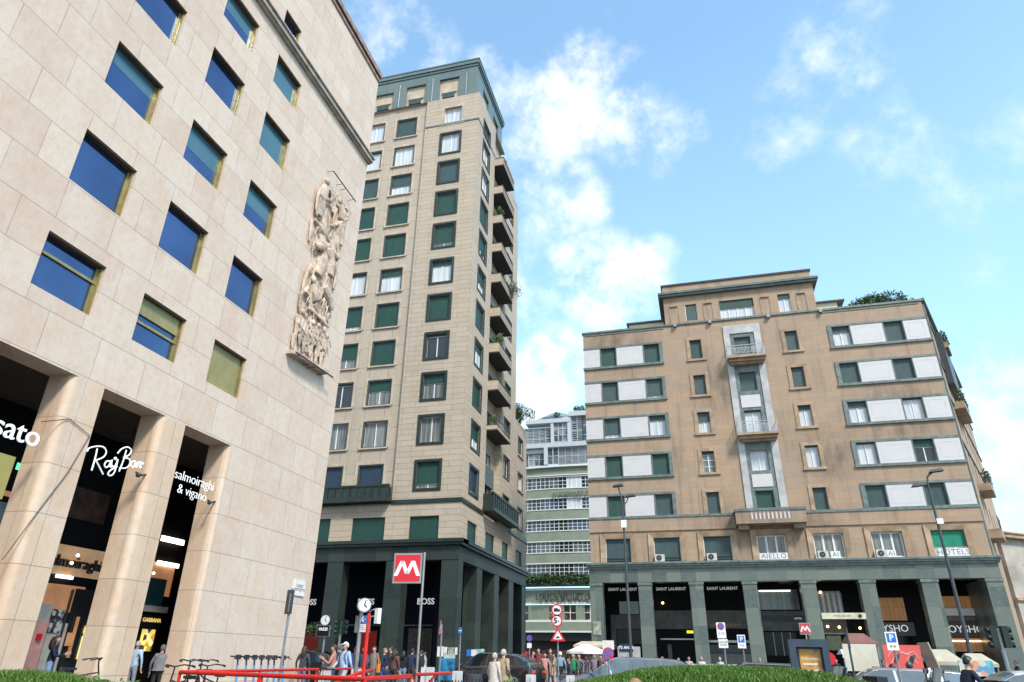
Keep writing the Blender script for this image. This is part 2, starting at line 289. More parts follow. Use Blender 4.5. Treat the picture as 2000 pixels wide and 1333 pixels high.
    def clusters(s):
        n=len(s.v); P=list(range(n))
        def fd(a):
            while P[a]!=a: P[a]=P[P[a]]; a=P[a]
            return a
        for f in s.f:
            for a in f[1:]: P[fd(a)]=fd(f[0])
        G={}
        for i,f in enumerate(s.f): G.setdefault(fd(f[0]),[]).append(i)
        B=[]
        for k,fs in G.items():
            vs=[s.v[j] for i in fs for j in s.f[i]]; B.append([[min(v[a] for v in vs)-.012 for a in range(3)],[max(v[a] for v in vs)+.012 for a in range(3)],fs])
        ch=True
        while ch:
            ch=False; out=[]
            for b in B:
                for o in out:
                    if all(b[0][a]<=o[1][a] and o[0][a]<=b[1][a] for a in range(3)):
                        o[0]=[min(x,y) for x,y in zip(o[0],b[0])]; o[1]=[max(x,y) for x,y in zip(o[1],b[1])]; o[2]=o[2]+b[2]; ch=True; break
                else: out.append(b)
            B=out
        return [b[2] for b in B]
    def build(s,name,mats,parent=None,local=False,smooth=None,label=None):
        if name in SPLIT and parent is not None:
            cl=s.clusters()
            if 1<len(cl)<=24:
                first=None
                for fs in cl:
                    q=MB(); mp={}
                    for i in fs:
                        for j in s.f[i]:
                            if j not in mp: mp[j]=len(q.v); q.v.append(s.v[j])
                        q.f.append([mp[j] for j in s.f[i]]); q.m.append(s.m[i])
                    o=q._build(name,mats,parent,local,smooth,label); first=first or o
                return first
        return s._build(name,mats,parent,local,smooth,label)
    def _build(s,name,mats,parent=None,local=False,smooth=None,label=None):
        if not isinstance(mats,(list,tuple)): mats=[mats]
        me=bpy.data.meshes.new(name); off=Vector((0,0,0))
        if not local:
            if parent is not None: off=wloc(parent)
            elif s.v:
                xs=[v.x for v in s.v]; ys=[v.y for v in s.v]; off=Vector(((min(xs)+max(xs))/2,(min(ys)+max(ys))/2,min(v.z for v in s.v)))
        me.from_pydata([v-off for v in s.v],[],s.f)
        for mt in mats: me.materials.append(mt)
        me.polygons.foreach_set('material_index',s.m); 
        if smooth is not None:
            me.shade_smooth(); me.set_sharp_from_angle(angle=R(smooth))
        me.update(); o=bpy.data.objects.new(name,me); C.objects.link(o); o.parent=parent
        if not local and parent is None: o.location=off
        if label: o['label']=label
        return o
def text(s,size,mat,fr,u,z,w,name='lettering',parent=None,ext=.02,align='CENTER',bold=0,sx=1,sp=1,label=None,cat=None,skew=0,thing_=False):
    cu=bpy.data.curves.new('t','FONT'); cu.body=s; cu.size=size; cu.extrude=ext; cu.align_x=align; cu.align_y='CENTER'; cu.offset=bold; cu.space_character=sp; cu.resolution_u=3; cu.shear=skew
    o=bpy.data.objects.new('t',cu); C.objects.link(o); dg=bpy.context.evaluated_depsgraph_get(); dg.update(); me=bpy.data.meshes.new_from_object(o.evaluated_get(dg)); bpy.data.objects.remove(o)
    b=MB()
    b.v=[fr.p(u+v.co.x*sx,z+v.co.y,w+v.co.z) for v in me.vertices]; b.f=[list(p.vertices) for p in me.polygons]; b.m=[0]*len(b.f); bpy.data.meshes.remove(me)
    o=b.build(name,mat,parent,label=None)
    if parent is None: tag(o,label,cat)
    return o
def leaves(b,c,rad,n,size,mi=0,shell=.5):
    c=Vector(c)
    for _ in range(n):
        d=Vector(rng.normal(size=3)).normalized()*(shell+(1-shell)*random.random()); p=c+Vector((d.x*rad[0],d.y*rad[1],d.z*rad[2]))
        a=Vector(rng.normal(size=3)).normalized(); t=a.orthogonal().normalized(); q=a.cross(t); s_=size*(.6+.8*random.random())
        b.poly([p-t*s_*.5,p+q*s_*.28,p+t*s_*.5,p-q*s_*.28],mi)
def bush(name,label,cat,c,rad,n,size,mat,stem=True,parent=None,blobs=9):
    b=MB()
    for k in range(blobs):
        o=Vector(rng.normal(size=3)*.42); cc=Vector(c)+Vector((o.x*rad[0],o.y*rad[1],abs(o.z)*rad[2]*.8)); q=.45+.35*random.random()
        leaves(b,cc,(rad[0]*q,rad[1]*q,rad[2]*q),n//blobs,size)
    root=thing(name,label,cat,(c[0],c[1],c[2]-rad[2])) if parent is None else parent
    b.build('foliage',mat,root)
    if stem:
        s_=MB()
        for k in range(4):
            a=random.random()*6.3; s_.tube([(c[0],c[1],c[2]-rad[2]),(c[0]+math.cos(a)*rad[0]*.25,c[1]+math.sin(a)*rad[1]*.25,c[2]),(c[0]+math.cos(a)*rad[0]*.6,c[1]+math.sin(a)*rad[1]*.6,c[2]+rad[2]*.6)],[.05,.035,.015],6)
        s_.build('stem',MATS['bark'],root)
    return root
plain('bark',(.09,.06,.04),.9)
LEAF=leafm('leaf_dark',(.02,.05,.012),(.045,.10,.025)); LEAFO=leafm('leaf_olive',(.035,.06,.025),(.09,.12,.05)); LEAFB=leafm('leaf_bright',(.05,.13,.015),(.10,.2,.04))

def window(fr,par,u0,u1,z0,z1,w=0,depth=.28,shut=0.,sm=None,glass=None,frame=None,mull=1,hbar=0,surr=None,surw=.28,surp=.05,sill=None,sillw=.12,bars=.06,label=None,liner=None):
    """one window: casement frame mesh, with pane, shutter, surround, sill as its pieces"""
    fm=frame or WHITEF; b=MB(); d=w-depth; cut=z1-(z1-z0)*shut
    if shut<.97:
        b.fb(fr,u0,u0+bars,z0,cut,d,d+.05); b.fb(fr,u1-bars,u1,z0,cut,d,d+.05); b.fb(fr,u0+bars,u1-bars,z0,z0+bars,d,d+.05); b.fb(fr,u0+bars,u1-bars,cut-bars,cut,d,d+.05)
        for k in range(mull):
            c=u0+(u1-u0)*(k+1)/(mull+1); b.fb(fr,c-bars*.6,c+bars*.6,z0+bars,cut-bars,d,d+.06)
        for k in range(hbar):
            c=z0+(cut-z0)*(k+1)/(hbar+1); b.fb(fr,u0+bars,u1-bars,c-.02,c+.02,d,d+.045)
    else:
        for a in (u0,u1-.04): b.fb(fr,a,a+.04,z0,z1,d+.09,d+.14)
    o=b.build('window',fm,par,label=label)
    if shut<.97: MB().fb(fr,u0,u1,z0,cut,d-.05,d+.01).build('pane',glass or GD,o)
    if shut>0: MB().fb(fr,u0+.02,u1-.02,cut-.02,z1,d+.03,d+.09).build('shutter',sm or SHG,o)
    if surr:
        s_=MB(); a=surw
        s_.fb(fr,u0-a,u0,z0-a,z1+a,w-.02,w+surp); s_.fb(fr,u1,u1+a,z0-a,z1+a,w-.02,w+surp); s_.fb(fr,u0,u1,z1,z1+a,w-.02,w+surp); s_.fb(fr,u0,u1,z0-a,z0,w-.02,w+surp)
        s_.build('surround',surr,o)
    if sill: MB().fb(fr,u0-.15-(surw if surr else 0),u1+.15+(surw if surr else 0),z0-sillw-(surw if surr else 0),z0-(surw if surr else 0)-.003,w-.02,w+.14).build('sill',sill,o)
    if liner:
        l_=MB(); l_.fb(fr,u0-.0,u0+.05,z0,z1,d+.05,w-.04); l_.fb(fr,u1-.05,u1,z0,z1,d+.05,w-.04); l_.build('jamb',liner,o)
    return o
# ================================================================== GROUND
ground=MB(); ground.poly([(-600,-200,0),(600,-200,0),(600,900,0),(-600,900,0)])
PAVE=slabs('granite_paving',(.22,.21,.20),(.18,.175,.17),(.2,.2,.2),1.2,.6,.02,.5,(.1,.1,.1),.1,.8,(.08,.08,.08))
tag(ground.build('ground',PAVE),kind='structure')
ASPH=plain('asphalt',(.055,.055,.058),.9,0,.15,4)
tag(MB().box(-13,9,21,44,-.05,.004).build('road',ASPH),kind='structure')
tag(MB().box(8.9,30,8,44,-.05,.006).build('road',ASPH),kind='structure')
KERB=plain('granite_kerb',(.30,.29,.28),.8)
tag(MB().box(-16.2,24,47.2,90,-.05,.14).build('pavement',KERB),kind='structure')
# ================================================================== LEFT STONE BUILDING
def rx(x0,y0,x1,y1,X):
    a=atx(x0,y0,X); b=atx(x1,y0,X); c=atx(x0-.27*(y1-y0),y1,X); return a.y,b.y,c.z,a.z
def ry(x0,y0,x1,y1,Y):
    a=at(x0,y0,Y); b=at(x1,y1,Y); return a.x,b.x,b.z,a.z
def left_building():
    X=-16.; f=F((X,0,0),(0,1,0))
    root=thing('stone_office_building','tall cream travertine building with square blue windows, an arcade and a carved relief','building',(-20,12,0))
    cols=[(-99,-98),(11.38,13.35),(14.88,16.84),(18.34,20.24)]; rows=[(9.95,11.58),(13.32,15.14),(16.98,18.74),(20.6,22.38),(24.13,25.75)]
    wins=[(c,r) for c in cols[1:] for r in rows]; top=(18.2,19.5,27.2,28.5)
    holes=[(c[0],c[1],r[0],r[1]) for c,r in wins]+[top,(14.7,16.1,27.2,28.5),(11.2,12.6,27.2,28.5)]
    piers=[(6.70,7.58),(10.14,11.02),(13.57,14.45),(17.0,17.88)]
    arc=[(2,6.7)]+[(a[1],b[0]) for a,b in zip(piers,piers[1:])]+[(17.88,20.37)]
    holes_a=[(a,b,.1,8.2,.95) for a,b in arc]
    b=MB()
    b.wall(f,-8,27.1,8.2,33.2,holes,.27)
    b.wall(f,20.37,27.1,.0,8.2,[],0)
    b.poly([f.p(27.1,0,0),f.p(27.1,0,-14),f.p(27.1,33.2,-14),f.p(27.1,33.2,0)]); b.poly([f.p(-8,33.2,0),f.p(27.1,33.2,0),f.p(27.1,33.2,-14),f.p(-8,33.2,-14)])
    b.poly([f.p(-8,0,0),f.p(2,0,0),f.p(2,8.2,0),f.p(-8,8.2,0)])
    # lintel underside and inner face
    b.poly([f.p(2,8.2,0),f.p(20.37,8.2,0),f.p(20.37,8.2,-.8),f.p(2,8.2,-.8)]); b.poly([f.p(2,8.2,-.8),f.p(20.37,8.2,-.8),f.p(20.37,8.5,-.8),f.p(2,8.5,-.8)])
    b.build('wall',STONE,root)
    def pier(u0,u1,z1=8.2):
        p=MB(); r=.2; pts=[(u1,0),(u0,0)]+[(u0-.2*math.sin(t),-r*(1-math.cos(t))) for t in [math.pi/2*k/6 for k in range(1,7)]]+[(u0-.2,-.82),(u1,-.82)]
        n=len(pts); lo=[f.p(u,.0,w_) for u,w_ in pts]; hi=[f.p(u,z1,w_) for u,w_ in pts]
        for k in range(n): p.poly([lo[(k+1)%n],lo[k],hi[k],hi[(k+1)%n]])
        return p
    for a in piers: pier(*a).build('pillar',STONEP,root,smooth=40)
    pier(20.37,20.375).build('pillar',STONEP,root,smooth=40)
    # plinth
    MB().fb(f,20.375,27.2,0,.55,-.1,.05).build('plinth',STONEP,root)
    for k,(c,r) in enumerate(wins):
        col=cols.index(c); row=rows.index(r); kw={}
        o=MB(); u0,u1,z0,z1=c[0],c[1],r[0],r[1]
        o.fb(f,u1-.05,u1-.003,z0+.003,z1-.05,-.26,-.10); o.fb(f,u1-.11,u1-.05,z0,z1,-.26,-.22); o.fb(f,u0,u0+.05,z0,z1,-.26,-.22); o.fb(f,u0,u1,z0,z0+.05,-.26,-.22); 
        if (col,row)==(1,0): o.fb(f,u0,u1,z0+1.05,z0+1.13,-.26,-.19)
        if (col,row)==(2,0): o.fb(f,u0,u1,z0+.72,z0+.8,-.26,-.19)
        wn=o.build('window',BRASS,root)
        MB().fb(f,u0+.003,u1-.003,z1-.05,z1-.003,-.26,-.04).build('soffit',BROWN,wn)
        sh={(3,0):1.,(2,0):.38}.get((col,row),0)
        if sh<1: MB().fb(f,u0,u1,z0,z1,-.31,-.25).build('pane',GB,wn)
        if sh>0: MB().fb(f,u0,u1-.1,z1-(z1-z0)*sh,z1-.05,-.24,-.19).build('shutter',SHO,wn)
        bl={(1,2):.42,(1,3):.0,(2,2):.55,(3,3):.9,(3,2):.5,(3,4):1.,(2,4):.5,(2,1):0,(3,1):0,(1,2):.35}.get((col,row),0)
        if bl: MB().fb(f,u0+.06,u1-.12,z1-.05-(z1-z0-.05)*bl,z1-.05,-.25,-.245).build('blind',GBL,wn)
    for a,b_ in ((18.2,19.5),(14.7,16.1),(11.2,12.6)):
        wn=MB().fb(f,b_-.05,b_-.003,27.2,28.45,-.26,-.1).fb(f,a,a+.05,27.2,28.5,-.26,-.22).build('window',BRASS,root); MB().fb(f,a,b_,27.2,28.5,-.31,-.25).build('pane',GB,wn); MB().fb(f,a,b_,28.45,28.497,-.26,-.04).build('soffit',BROWN,wn)
    LEDGE=plain('pale_ledge',(.42,.36,.30),.7,0,.2,2)
    MB().fb(f,-8,27.25,26.78,27.02,-.1,.26).fb(f,-8,27.3,27.02,27.1,-.1,.34).fb(f,-8,27.2,26.68,26.78,-.1,.14).build('ledge',[LEDGE],root)
    PINK=plain('pink_stone',(.36,.22,.16),.7,0,.25,3)
    MB().fb(f,-8,27.15,32.95,33.15,-.1,.08).fb(f,-8,27.2,33.28,33.62,-13,.16).build('cornice',PINK,root)
    MB().fb(f,-8,27.14,33.15,33.28,-12,.1).build('gutter',BLACK,root)
    # arcade interior
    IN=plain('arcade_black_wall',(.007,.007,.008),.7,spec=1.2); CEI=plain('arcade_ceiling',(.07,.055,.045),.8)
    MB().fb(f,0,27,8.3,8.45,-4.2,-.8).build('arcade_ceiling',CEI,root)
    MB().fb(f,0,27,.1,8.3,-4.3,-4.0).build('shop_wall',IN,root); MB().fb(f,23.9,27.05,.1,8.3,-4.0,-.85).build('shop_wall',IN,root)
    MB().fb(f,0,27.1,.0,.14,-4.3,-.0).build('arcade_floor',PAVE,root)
    def pan(name,rect,mat,w0=-4.0,w1=-3.96):
        u0,u1,z0,z1=rx(*rect,X+w1); return MB().fb(f,min(u0,u1),max(u0,u1),z0,z1,w0,w1).build(name,mat,root)
    FASC=plain('warm_lit_fascia',(.42,.27,.16),.6,0,.3,1.2,emit=((1,.6,.32),.09)); ORW=plain('orange_lit_wall',(.5,.25,.12),.6,0,.3,1,emit=((1,.45,.2),.09))
    PKP=plain('pink_panel',(.72,.36,.31),.5,0,.1); GP=plain('grey_panel',(.5,.48,.44),.5,0,.1); YEL=checker('yellow_lit_shelf',[(.9,.65,.15),(.05,.04,.02),(.85,.7,.3),(.5,.3,.05)],5,.5,.35)
    TEAL=plain('teal_poster',(.03,.13,.18),.4); EYE=plain('dim_poster',(.10,.035,.02),.5,0,.6,1.5); LIGHTS=plain('strip_light',(1,1,1),.4,0,0,emit=((1,.93,.8),1.6))
    pan('shop_fascia',(116,1062,212,1120),FASC); pan('shop_poster',(150,950,222,1010),EYE); pan('shop_interior',(88,1138,170,1192),ORW,-4,-3.97)
    pan('shop_panel',(76,1178,106,1215),GP,-4,-3.94); pan('shop_panel',(70,1214,96,1320),PKP,-4,-3.92); pan('shop_panel',(98,1216,134,1330),GP,-4,-3.93); pan('display_shelf',(168,1222,186,1288),YEL,-3.93,-3.88); pan('wall_phone',(76,1238,84,1250),SIGNRED,-3.91,-3.84)
    pan('display_photo',(106,1190,128,1236),checker('black_white_photo',[(.03,.03,.035),(.25,.25,.26),(.06,.06,.07),(.5,.5,.5)],9,.4),-3.94,-3.9); pan('display_photo',(151,1205,157,1285),ORW,-3.9,-3.88); pan('display_shelf',(134,1236,148,1262),ORW,-3.9,-3.86); pan('shop_door',(150,1150,196,1330),GD,-3.97,-3.94)
    pan('shop_interior',(296,1096,345,1160),ORW); pan('shop_poster',(288,1127,328,1190),TEAL,-3.97,-3.9); pan('shop_fascia',(276,1200,318,1228),BLACK,-3.97,-3.85); pan('display_shelf',(280,1229,305,1272),YEL)
    pan('strip_light',(318,1046,363,1056),LIGHTS,-3.9,-3.85); pan('strip_light',(310,1095,352,1103),LIGHTS,-3.9,-3.85); pan('strip_light',(112,1122,145,1128),LIGHTS,-3.9,-3.85)
    pan('shop_panel',(284,1182,330,1194),PAPER,-3.9,-3.86)
    pan('shop_column',(-14,880,36,966),plain('yellow_lit_column',(.45,.42,.16),.6,0,.1,2,emit=((.9,.85,.3),.12))); pan('shop_interior',(10,958,60,968),ORW); pan('exit_sign',(36,904,50,917),plain('exit_green',(.02,.4,.2),.4,0,0,emit=((.1,.8,.4),.6)))
    pan('shop_glass',(-20,975,40,1060),GD,-3.97,-3.9)
    for px in (130,184): 
        q=atx(px,1200,X-3.9); MB().fb(f,q.y-.018,q.y+.018,.15,3.2,-3.95,-3.86).build('shop_mullion',DGREY,root)
    for px,py in ((152,1085),(140,1100),(300,1120),(345,1060)):
        q=atx(px,py,X-3.7); MB().ball(q,.05,8,6).build('spot_lamp',WARM,root)
    # fan hanging under the arcade ceiling
    q=atx(258,862,X-2.2); fan=MB().tube([(q.x,q.y,8.3),(q.x,q.y,q.z)],.03); fan.disc(q,(0,0,1),.16,.12)
    for k in range(3):
        a=k*2.1+.4; fan.box(q.x,q.x,q.y,q.y,q.z,q.z) if 0 else fan.hexa([(q.x+math.cos(a+s1)*r1,q.y+math.sin(a+s1)*r1,q.z+z_) for z_ in (0,.02) for s1,r1 in ((-.15,.2),(-.12,.75),(.12,.75),(.15,.2))])
    tag(fan.build('ceiling_fan',BLK2),'dark three-bladed fan hanging from the arcade ceiling between two cream pillars','fan')
    # ---------------- carved relief
    T=MB(); sc=2.666
    def P(x,y,d=.15): return atx(380+x/sc,300+y/sc,X)+Vector((d,0,0))
    def limb(pts,r,d=.15):
        n=len(pts); rr=r if isinstance(r,list) else [r]*n
        dd=d if isinstance(d,list) else [d]*n
        T.tube([P(x,y,e) for (x,y),e in zip(pts,dd)],rr,8)
    def ball(x,y,r,d=.2): T.ball(P(x,y,d),r,10,8)
    limb([(690,175),(682,300),(668,450),(640,620),(615,780),(592,920),(578,1040)],[.3,.5,.55,.6,.6,.6,.5],-.32); limb([(735,260),(735,400),(710,560),(690,700),(660,850),(640,960),(640,1060)],[.3,.45,.45,.45,.4,.4,.3],-.25)
    # two standing figures at the top
    ball(672,150,.2,.4); limb([(668,170),(660,200),(655,240)],[.16,.34,.3],.25); limb([(655,235),(645,290),(635,330)],[.3,.28,.26],.2); limb([(640,190),(625,235),(618,290),(620,330)],[.13,.11,.1,.08],.3); limb([(690,190),(700,230),(690,280)],[.12,.1,.09],.3)
    limb([(640,330),(660,380),(690,440)],[.2,.15,.1],.15); limb([(640,230),(665,240),(690,250)],[.14,.12,.1],.4)
    ball(738,250,.19,.4); limb([(745,275),(755,310),(750,350)],[.2,.3,.26],.25); limb([(770,280),(785,310),(778,345),(735,370),(690,380)],[.13,.11,.1,.09,.07],.32); limb([(725,290),(715,330),(705,385)],[.12,.1,.08],.28)
    limb([(745,360),(740,420),(735,480),(738,545)],[.22,.17,.13,.09],.22); limb([(765,360),(762,420),(752,480)],[.2,.15,.1],.2)
    limb([(605,345),(600,390),(590,460)],[.12,.13,.08],.12); limb([(615,345),(660,400),(700,470)],[.1,.12,.08],.2); limb([(650,390),(690,450),(715,500)],[.16,.14,.12],.15); limb([(700,200),(715,240),(722,300),(715,380),(700,440)],[.14,.12,.12,.12,.1],.1)
    # horses
    ball(640,490,.22,.38); limb([(610,480),(630,488),(655,500)],[.12,.2,.2],.38); limb([(650,490),(660,540),(640,600),(625,640)],[.2,.27,.38,.3],.28); limb([(655,470),(690,490),(715,520),(735,545)],[.14,.2,.2,.14],.2)
    limb([(690,500),(700,570),(690,640)],[.3,.34,.3],.22); limb([(600,590),(575,620),(558,680),(548,730),(535,780)],[.16,.13,.11,.09,.08],.2); limb([(665,640),(660,700),(690,760),(700,820)],[.35,.38,.3,.15],.26); limb([(640,640),(650,700),(635,765)],[.2,.15,.08],.32)
    limb([(720,580),(725,640),(712,710)],[.12,.1,.08],.2); limb([(745,545),(725,600),(730,680)],[.09,.08,.07],.1)
    # crouching man with a lance
    ball(598,660,.2,.4); limb([(600,685),(605,720),(615,770)],[.22,.33,.3],.28); limb([(575,700),(560,720),(585,745),(590,800)],[.13,.12,.1,.08],.32); limb([(610,780),(630,820),(645,860)],[.25,.18,.1],.22)
    limb([(580,810),(630,855),(680,910)],[.08,.09,.07],.36); limb([(690,840),(665,870),(650,880)],[.12,.1,.08],.26); limb([(545,730),(535,800),(540,840)],[.12,.1,.1],.2)
    # crowd at the foot
    for (x,y) in ((545,830),(572,870),(600,885),(628,900),(655,920),(672,955),(560,850)):
        ball(x,y,.14,.36); limb([(x,y+18),(x-6,y+60),(x-12,y+105)],[.13,.17,.12],.22); limb([(x-12,y+20),(x-22,y+55),(x-8,y+85)],[.07,.06,.05],.36); limb([(x+12,y+22),(x+18,y+60)],[.07,.05],.36)
    for (x,y) in ((525,880),(520,930),(505,980),(540,960),(560,1000),(600,1020),(625,1050),(650,1080),(640,1020),(580,960),(610,970),(665,1000)):
        limb([(x,y-40),(x-4,y),(x-8,y+40)],[.11,.13,.08],.2)
    rs=random.Random(3)
    for k in range(80):   # folds of drapery and small limbs between the figures
        t=rs.random(); yy=200+t*860; xc=690-t*95+rs.uniform(-62,62); ang=rs.uniform(-.5,.5); L_=rs.uniform(25,75); r_=rs.uniform(.028,.06)
        limb([(xc,yy),(xc-9+ang*18,yy+L_*.5),(xc-14+ang*40,yy+L_)],[r_,r_*1.2,r_*.6],rs.uniform(.08,.36))
    me=bpy.data.meshes.new('r'); me.from_pydata(T.v,[],T.f); ro=bpy.data.objects.new('r',me); C.objects.link(ro)
    md=ro.modifiers.new('m','REMESH'); md.mode='VOXEL'; md.voxel_size=.032; s2=ro.modifiers.new('s','SMOOTH'); s2.iterations=2; s2.factor=.5
    tx=bpy.data.textures.new('n','CLOUDS'); tx.noise_scale=.11; tx.noise_depth=3; dm=ro.modifiers.new('d','DISPLACE'); dm.texture=tx; dm.strength=.05; dm.mid_level=.5
    dg=bpy.context.evaluated_depsgraph_get(); dg.update(); m2=bpy.data.meshes.new_from_object(ro.evaluated_get(dg)); bpy.data.objects.remove(ro)
    m2.transform(Matrix.Translation(Vector((X,0,0)))@Matrix.Diagonal((.55,1,1,1))@Matrix.Translation(Vector((-X,0,0)))); m2.transform(Matrix.Translation(-wloc(root))); m2.materials.clear(); RELM=plain('carved_stone',(.64,.49,.37),.75,0,.25,2); m2.materials.append(RELM); m2.shade_smooth()
    o=bpy.data.objects.new('carved_relief',m2); C.objects.link(o); o.parent=root; o['label']='tall carved relief of standing figures, a horse and a crowd on the cream wall'
    a=P(478,1022,0); c=P(665,1135,0); MB().hexa([a+Vector((0,0,-.18)),a+Vector((.34,0,-.18)),c+Vector((.34,0,-.18)),c+Vector((0,0,-.18)),a,a+Vector((.34,0,0)),c+Vector((.34,0,0)),c]).build('relief_ledge',RELM,o)
    rd=MB(); rd.tube([P(485,1040,.4),P(680,1170,.4)],.035)
    for x,y in ((500,1055),(560,1100),(585,1118),(640,1152)): rd.tube([P(x,y,0),P(x,y,.4)],.02)
    rd.tube([P(690,98,.35),P(808,258,.35)],.03)
    for x,y in ((690,98),(738,165),(760,190),(800,245)): rd.tube([P(x,y,0),P(x,y,.35)],.015)
    rd.build('relief_rod',DGREY,o)
    # cables sagging over a pillar
    cb=MB(); q=[atx(x/2.107,700+y/2.107,X+.03) for x,y in ((170,262),(285,250),(370,318),(280,470),(150,640),(10,830))]; cb.tube(q,.012,5)
    tag(cb.build('loose_cable',BLK2),'thin black cable hanging across the nearest cream pillar','cable')
left_building()
# signs of the arcade shops
fs=F((-15.97,0,0),(0,1,0))
def arcade_signs():
    a=atx(80,850,-15.97); z=(atx(45,822,-15.97).z+atx(45,868,-15.97).z)/2
    text('sato',.76,LITW,fs,a.y+.02,z-.02,0,'shop_sign',ext=.02,align='RIGHT',bold=.0,label='bold white lettering reading sato hanging in the arcade at the left edge',cat='sign')
    q=lambda x,y: atx(x/2.107,700+y/2.107,-15.97)
    S=MB()
    st=[[(358,384),(368,370),(398,363),(425,366),(437,384),(428,405),(402,418),(393,421)],[(400,372),(392,410),(377,462)],[(393,419),(405,440),(424,478)],
     [(455,424),(440,424),(430,438),(436,450),(448,442),(456,424),(452,446),(460,448)],[(461,418),(459,438),(467,447),(477,438),(485,416)],[(485,416),(477,450),(468,474),(454,484),(444,477),(454,462),(482,446)],
     [(520,378),(508,420),(490,466)],[(484,392),(500,374),(524,366),(540,378),(532,398),(508,410),(530,414),(536,434),(518,452),(492,452)],
     [(556,424),(544,426),(538,440),(546,450),(554,440),(558,426),(556,448),(562,446)],[(566,426),(563,450),(568,434),(577,426),(578,436),(574,450),(582,448)]]
    def cr(P):
        P=[P[0]]+P+[P[-1]]; out=[]
        for i in range(1,len(P)-2):
            for k in range(5):
                t=k/5; out.append(tuple(.5*((2*P[i][a])+(-P[i-1][a]+P[i+1][a])*t+(2*P[i-1][a]-5*P[i][a]+4*P[i+1][a]-P[i+2][a])*t*t+(-P[i-1][a]+3*P[i][a]-3*P[i+1][a]+P[i+2][a])*t**3) for a in (0,1)))
        return out+[P[-1]]
    for s in st: S.tube([q(*p) for p in cr(s)],.02,6)
    for x,y in ((474,413),(586,434)): S.ball(q(x,y),.045,8,6)
    tag(S.build('shop_sign',LITW,smooth=60),'white handwritten script sign reading Ray-Ban between two pillars','sign')
    c=q(800,498); text('salmoiraghi',.45,LITW,fs,(q(722,465).y+q(882,530).y)/2,(q(722,478).z+q(880,528).z)/2,0,'shop_sign',ext=.008,bold=-.007,label='thin white lettering on two lines under the third arcade opening',cat='sign',sp=.97)
    o=[x for x in C.objects if x.name.startswith('shop_sign')][-1]
    text('& viganò',.43,LITW,fs,(q(730,540).y+q(850,575).y)/2,(q(730,535).z+q(850,575).z)/2,0,'second_line',parent=o,ext=.008,bold=-.007,sp=.97)
    for x,y,lb in ((560,470,'small black bracket under the white script sign'),(855,585,'small black bracket under the thin two-line white sign')): 
        br=MB(); p=q(x,y); br.tube([p,p+Vector((-.1,.35,0)),p+Vector((-.15,.6,.1))],.03); br.ball(p+Vector((0,.1,-.06)),.07,8,6)
        tag(br.build('sign_bracket',BLK2),lb,'bracket')
    fb=F((-19.9,0,0),(0,1,0)); a=atx(104,1100,-19.9); b=atx(208,1112,-19.9)
    text('salmoiraghi',.5,BLK2,fb,(a.y+b.y)/2-.28,(a.z+b.z)/2+.06,.02,'shop_sign',ext=.05,label='black lettering on the warm lit fascia above the shop entrance',cat='sign')
    a=atx(296,1212,-19.84); text('GABBANA',.2,plain('gold_letters',(.6,.45,.15),.3,.5,emit=((.9,.65,.2),.3)),F((-19.84,0,0),(0,1,0)),a.y,a.z,.02,'shop_sign',ext=.01,label='small gold lettering on a black shop panel behind the second pillar',cat='sign')
    p=atx(583,1149,-16); fq=F((-16,0,0),(0,1,0))
    o=MB().fb(fq,p.y-.42,p.y+.42,p.z-.3,p.z+.3,0,.05).build('street_name_plate',PAPER); tag(o,'white marble street name plate at the corner of the cream building','sign')
    text('CORSO\nMATTEOTTI',.15,BLK2,fq,p.y,p.z,.052,'street_name',parent=o,ext=.002)
arcade_signs()
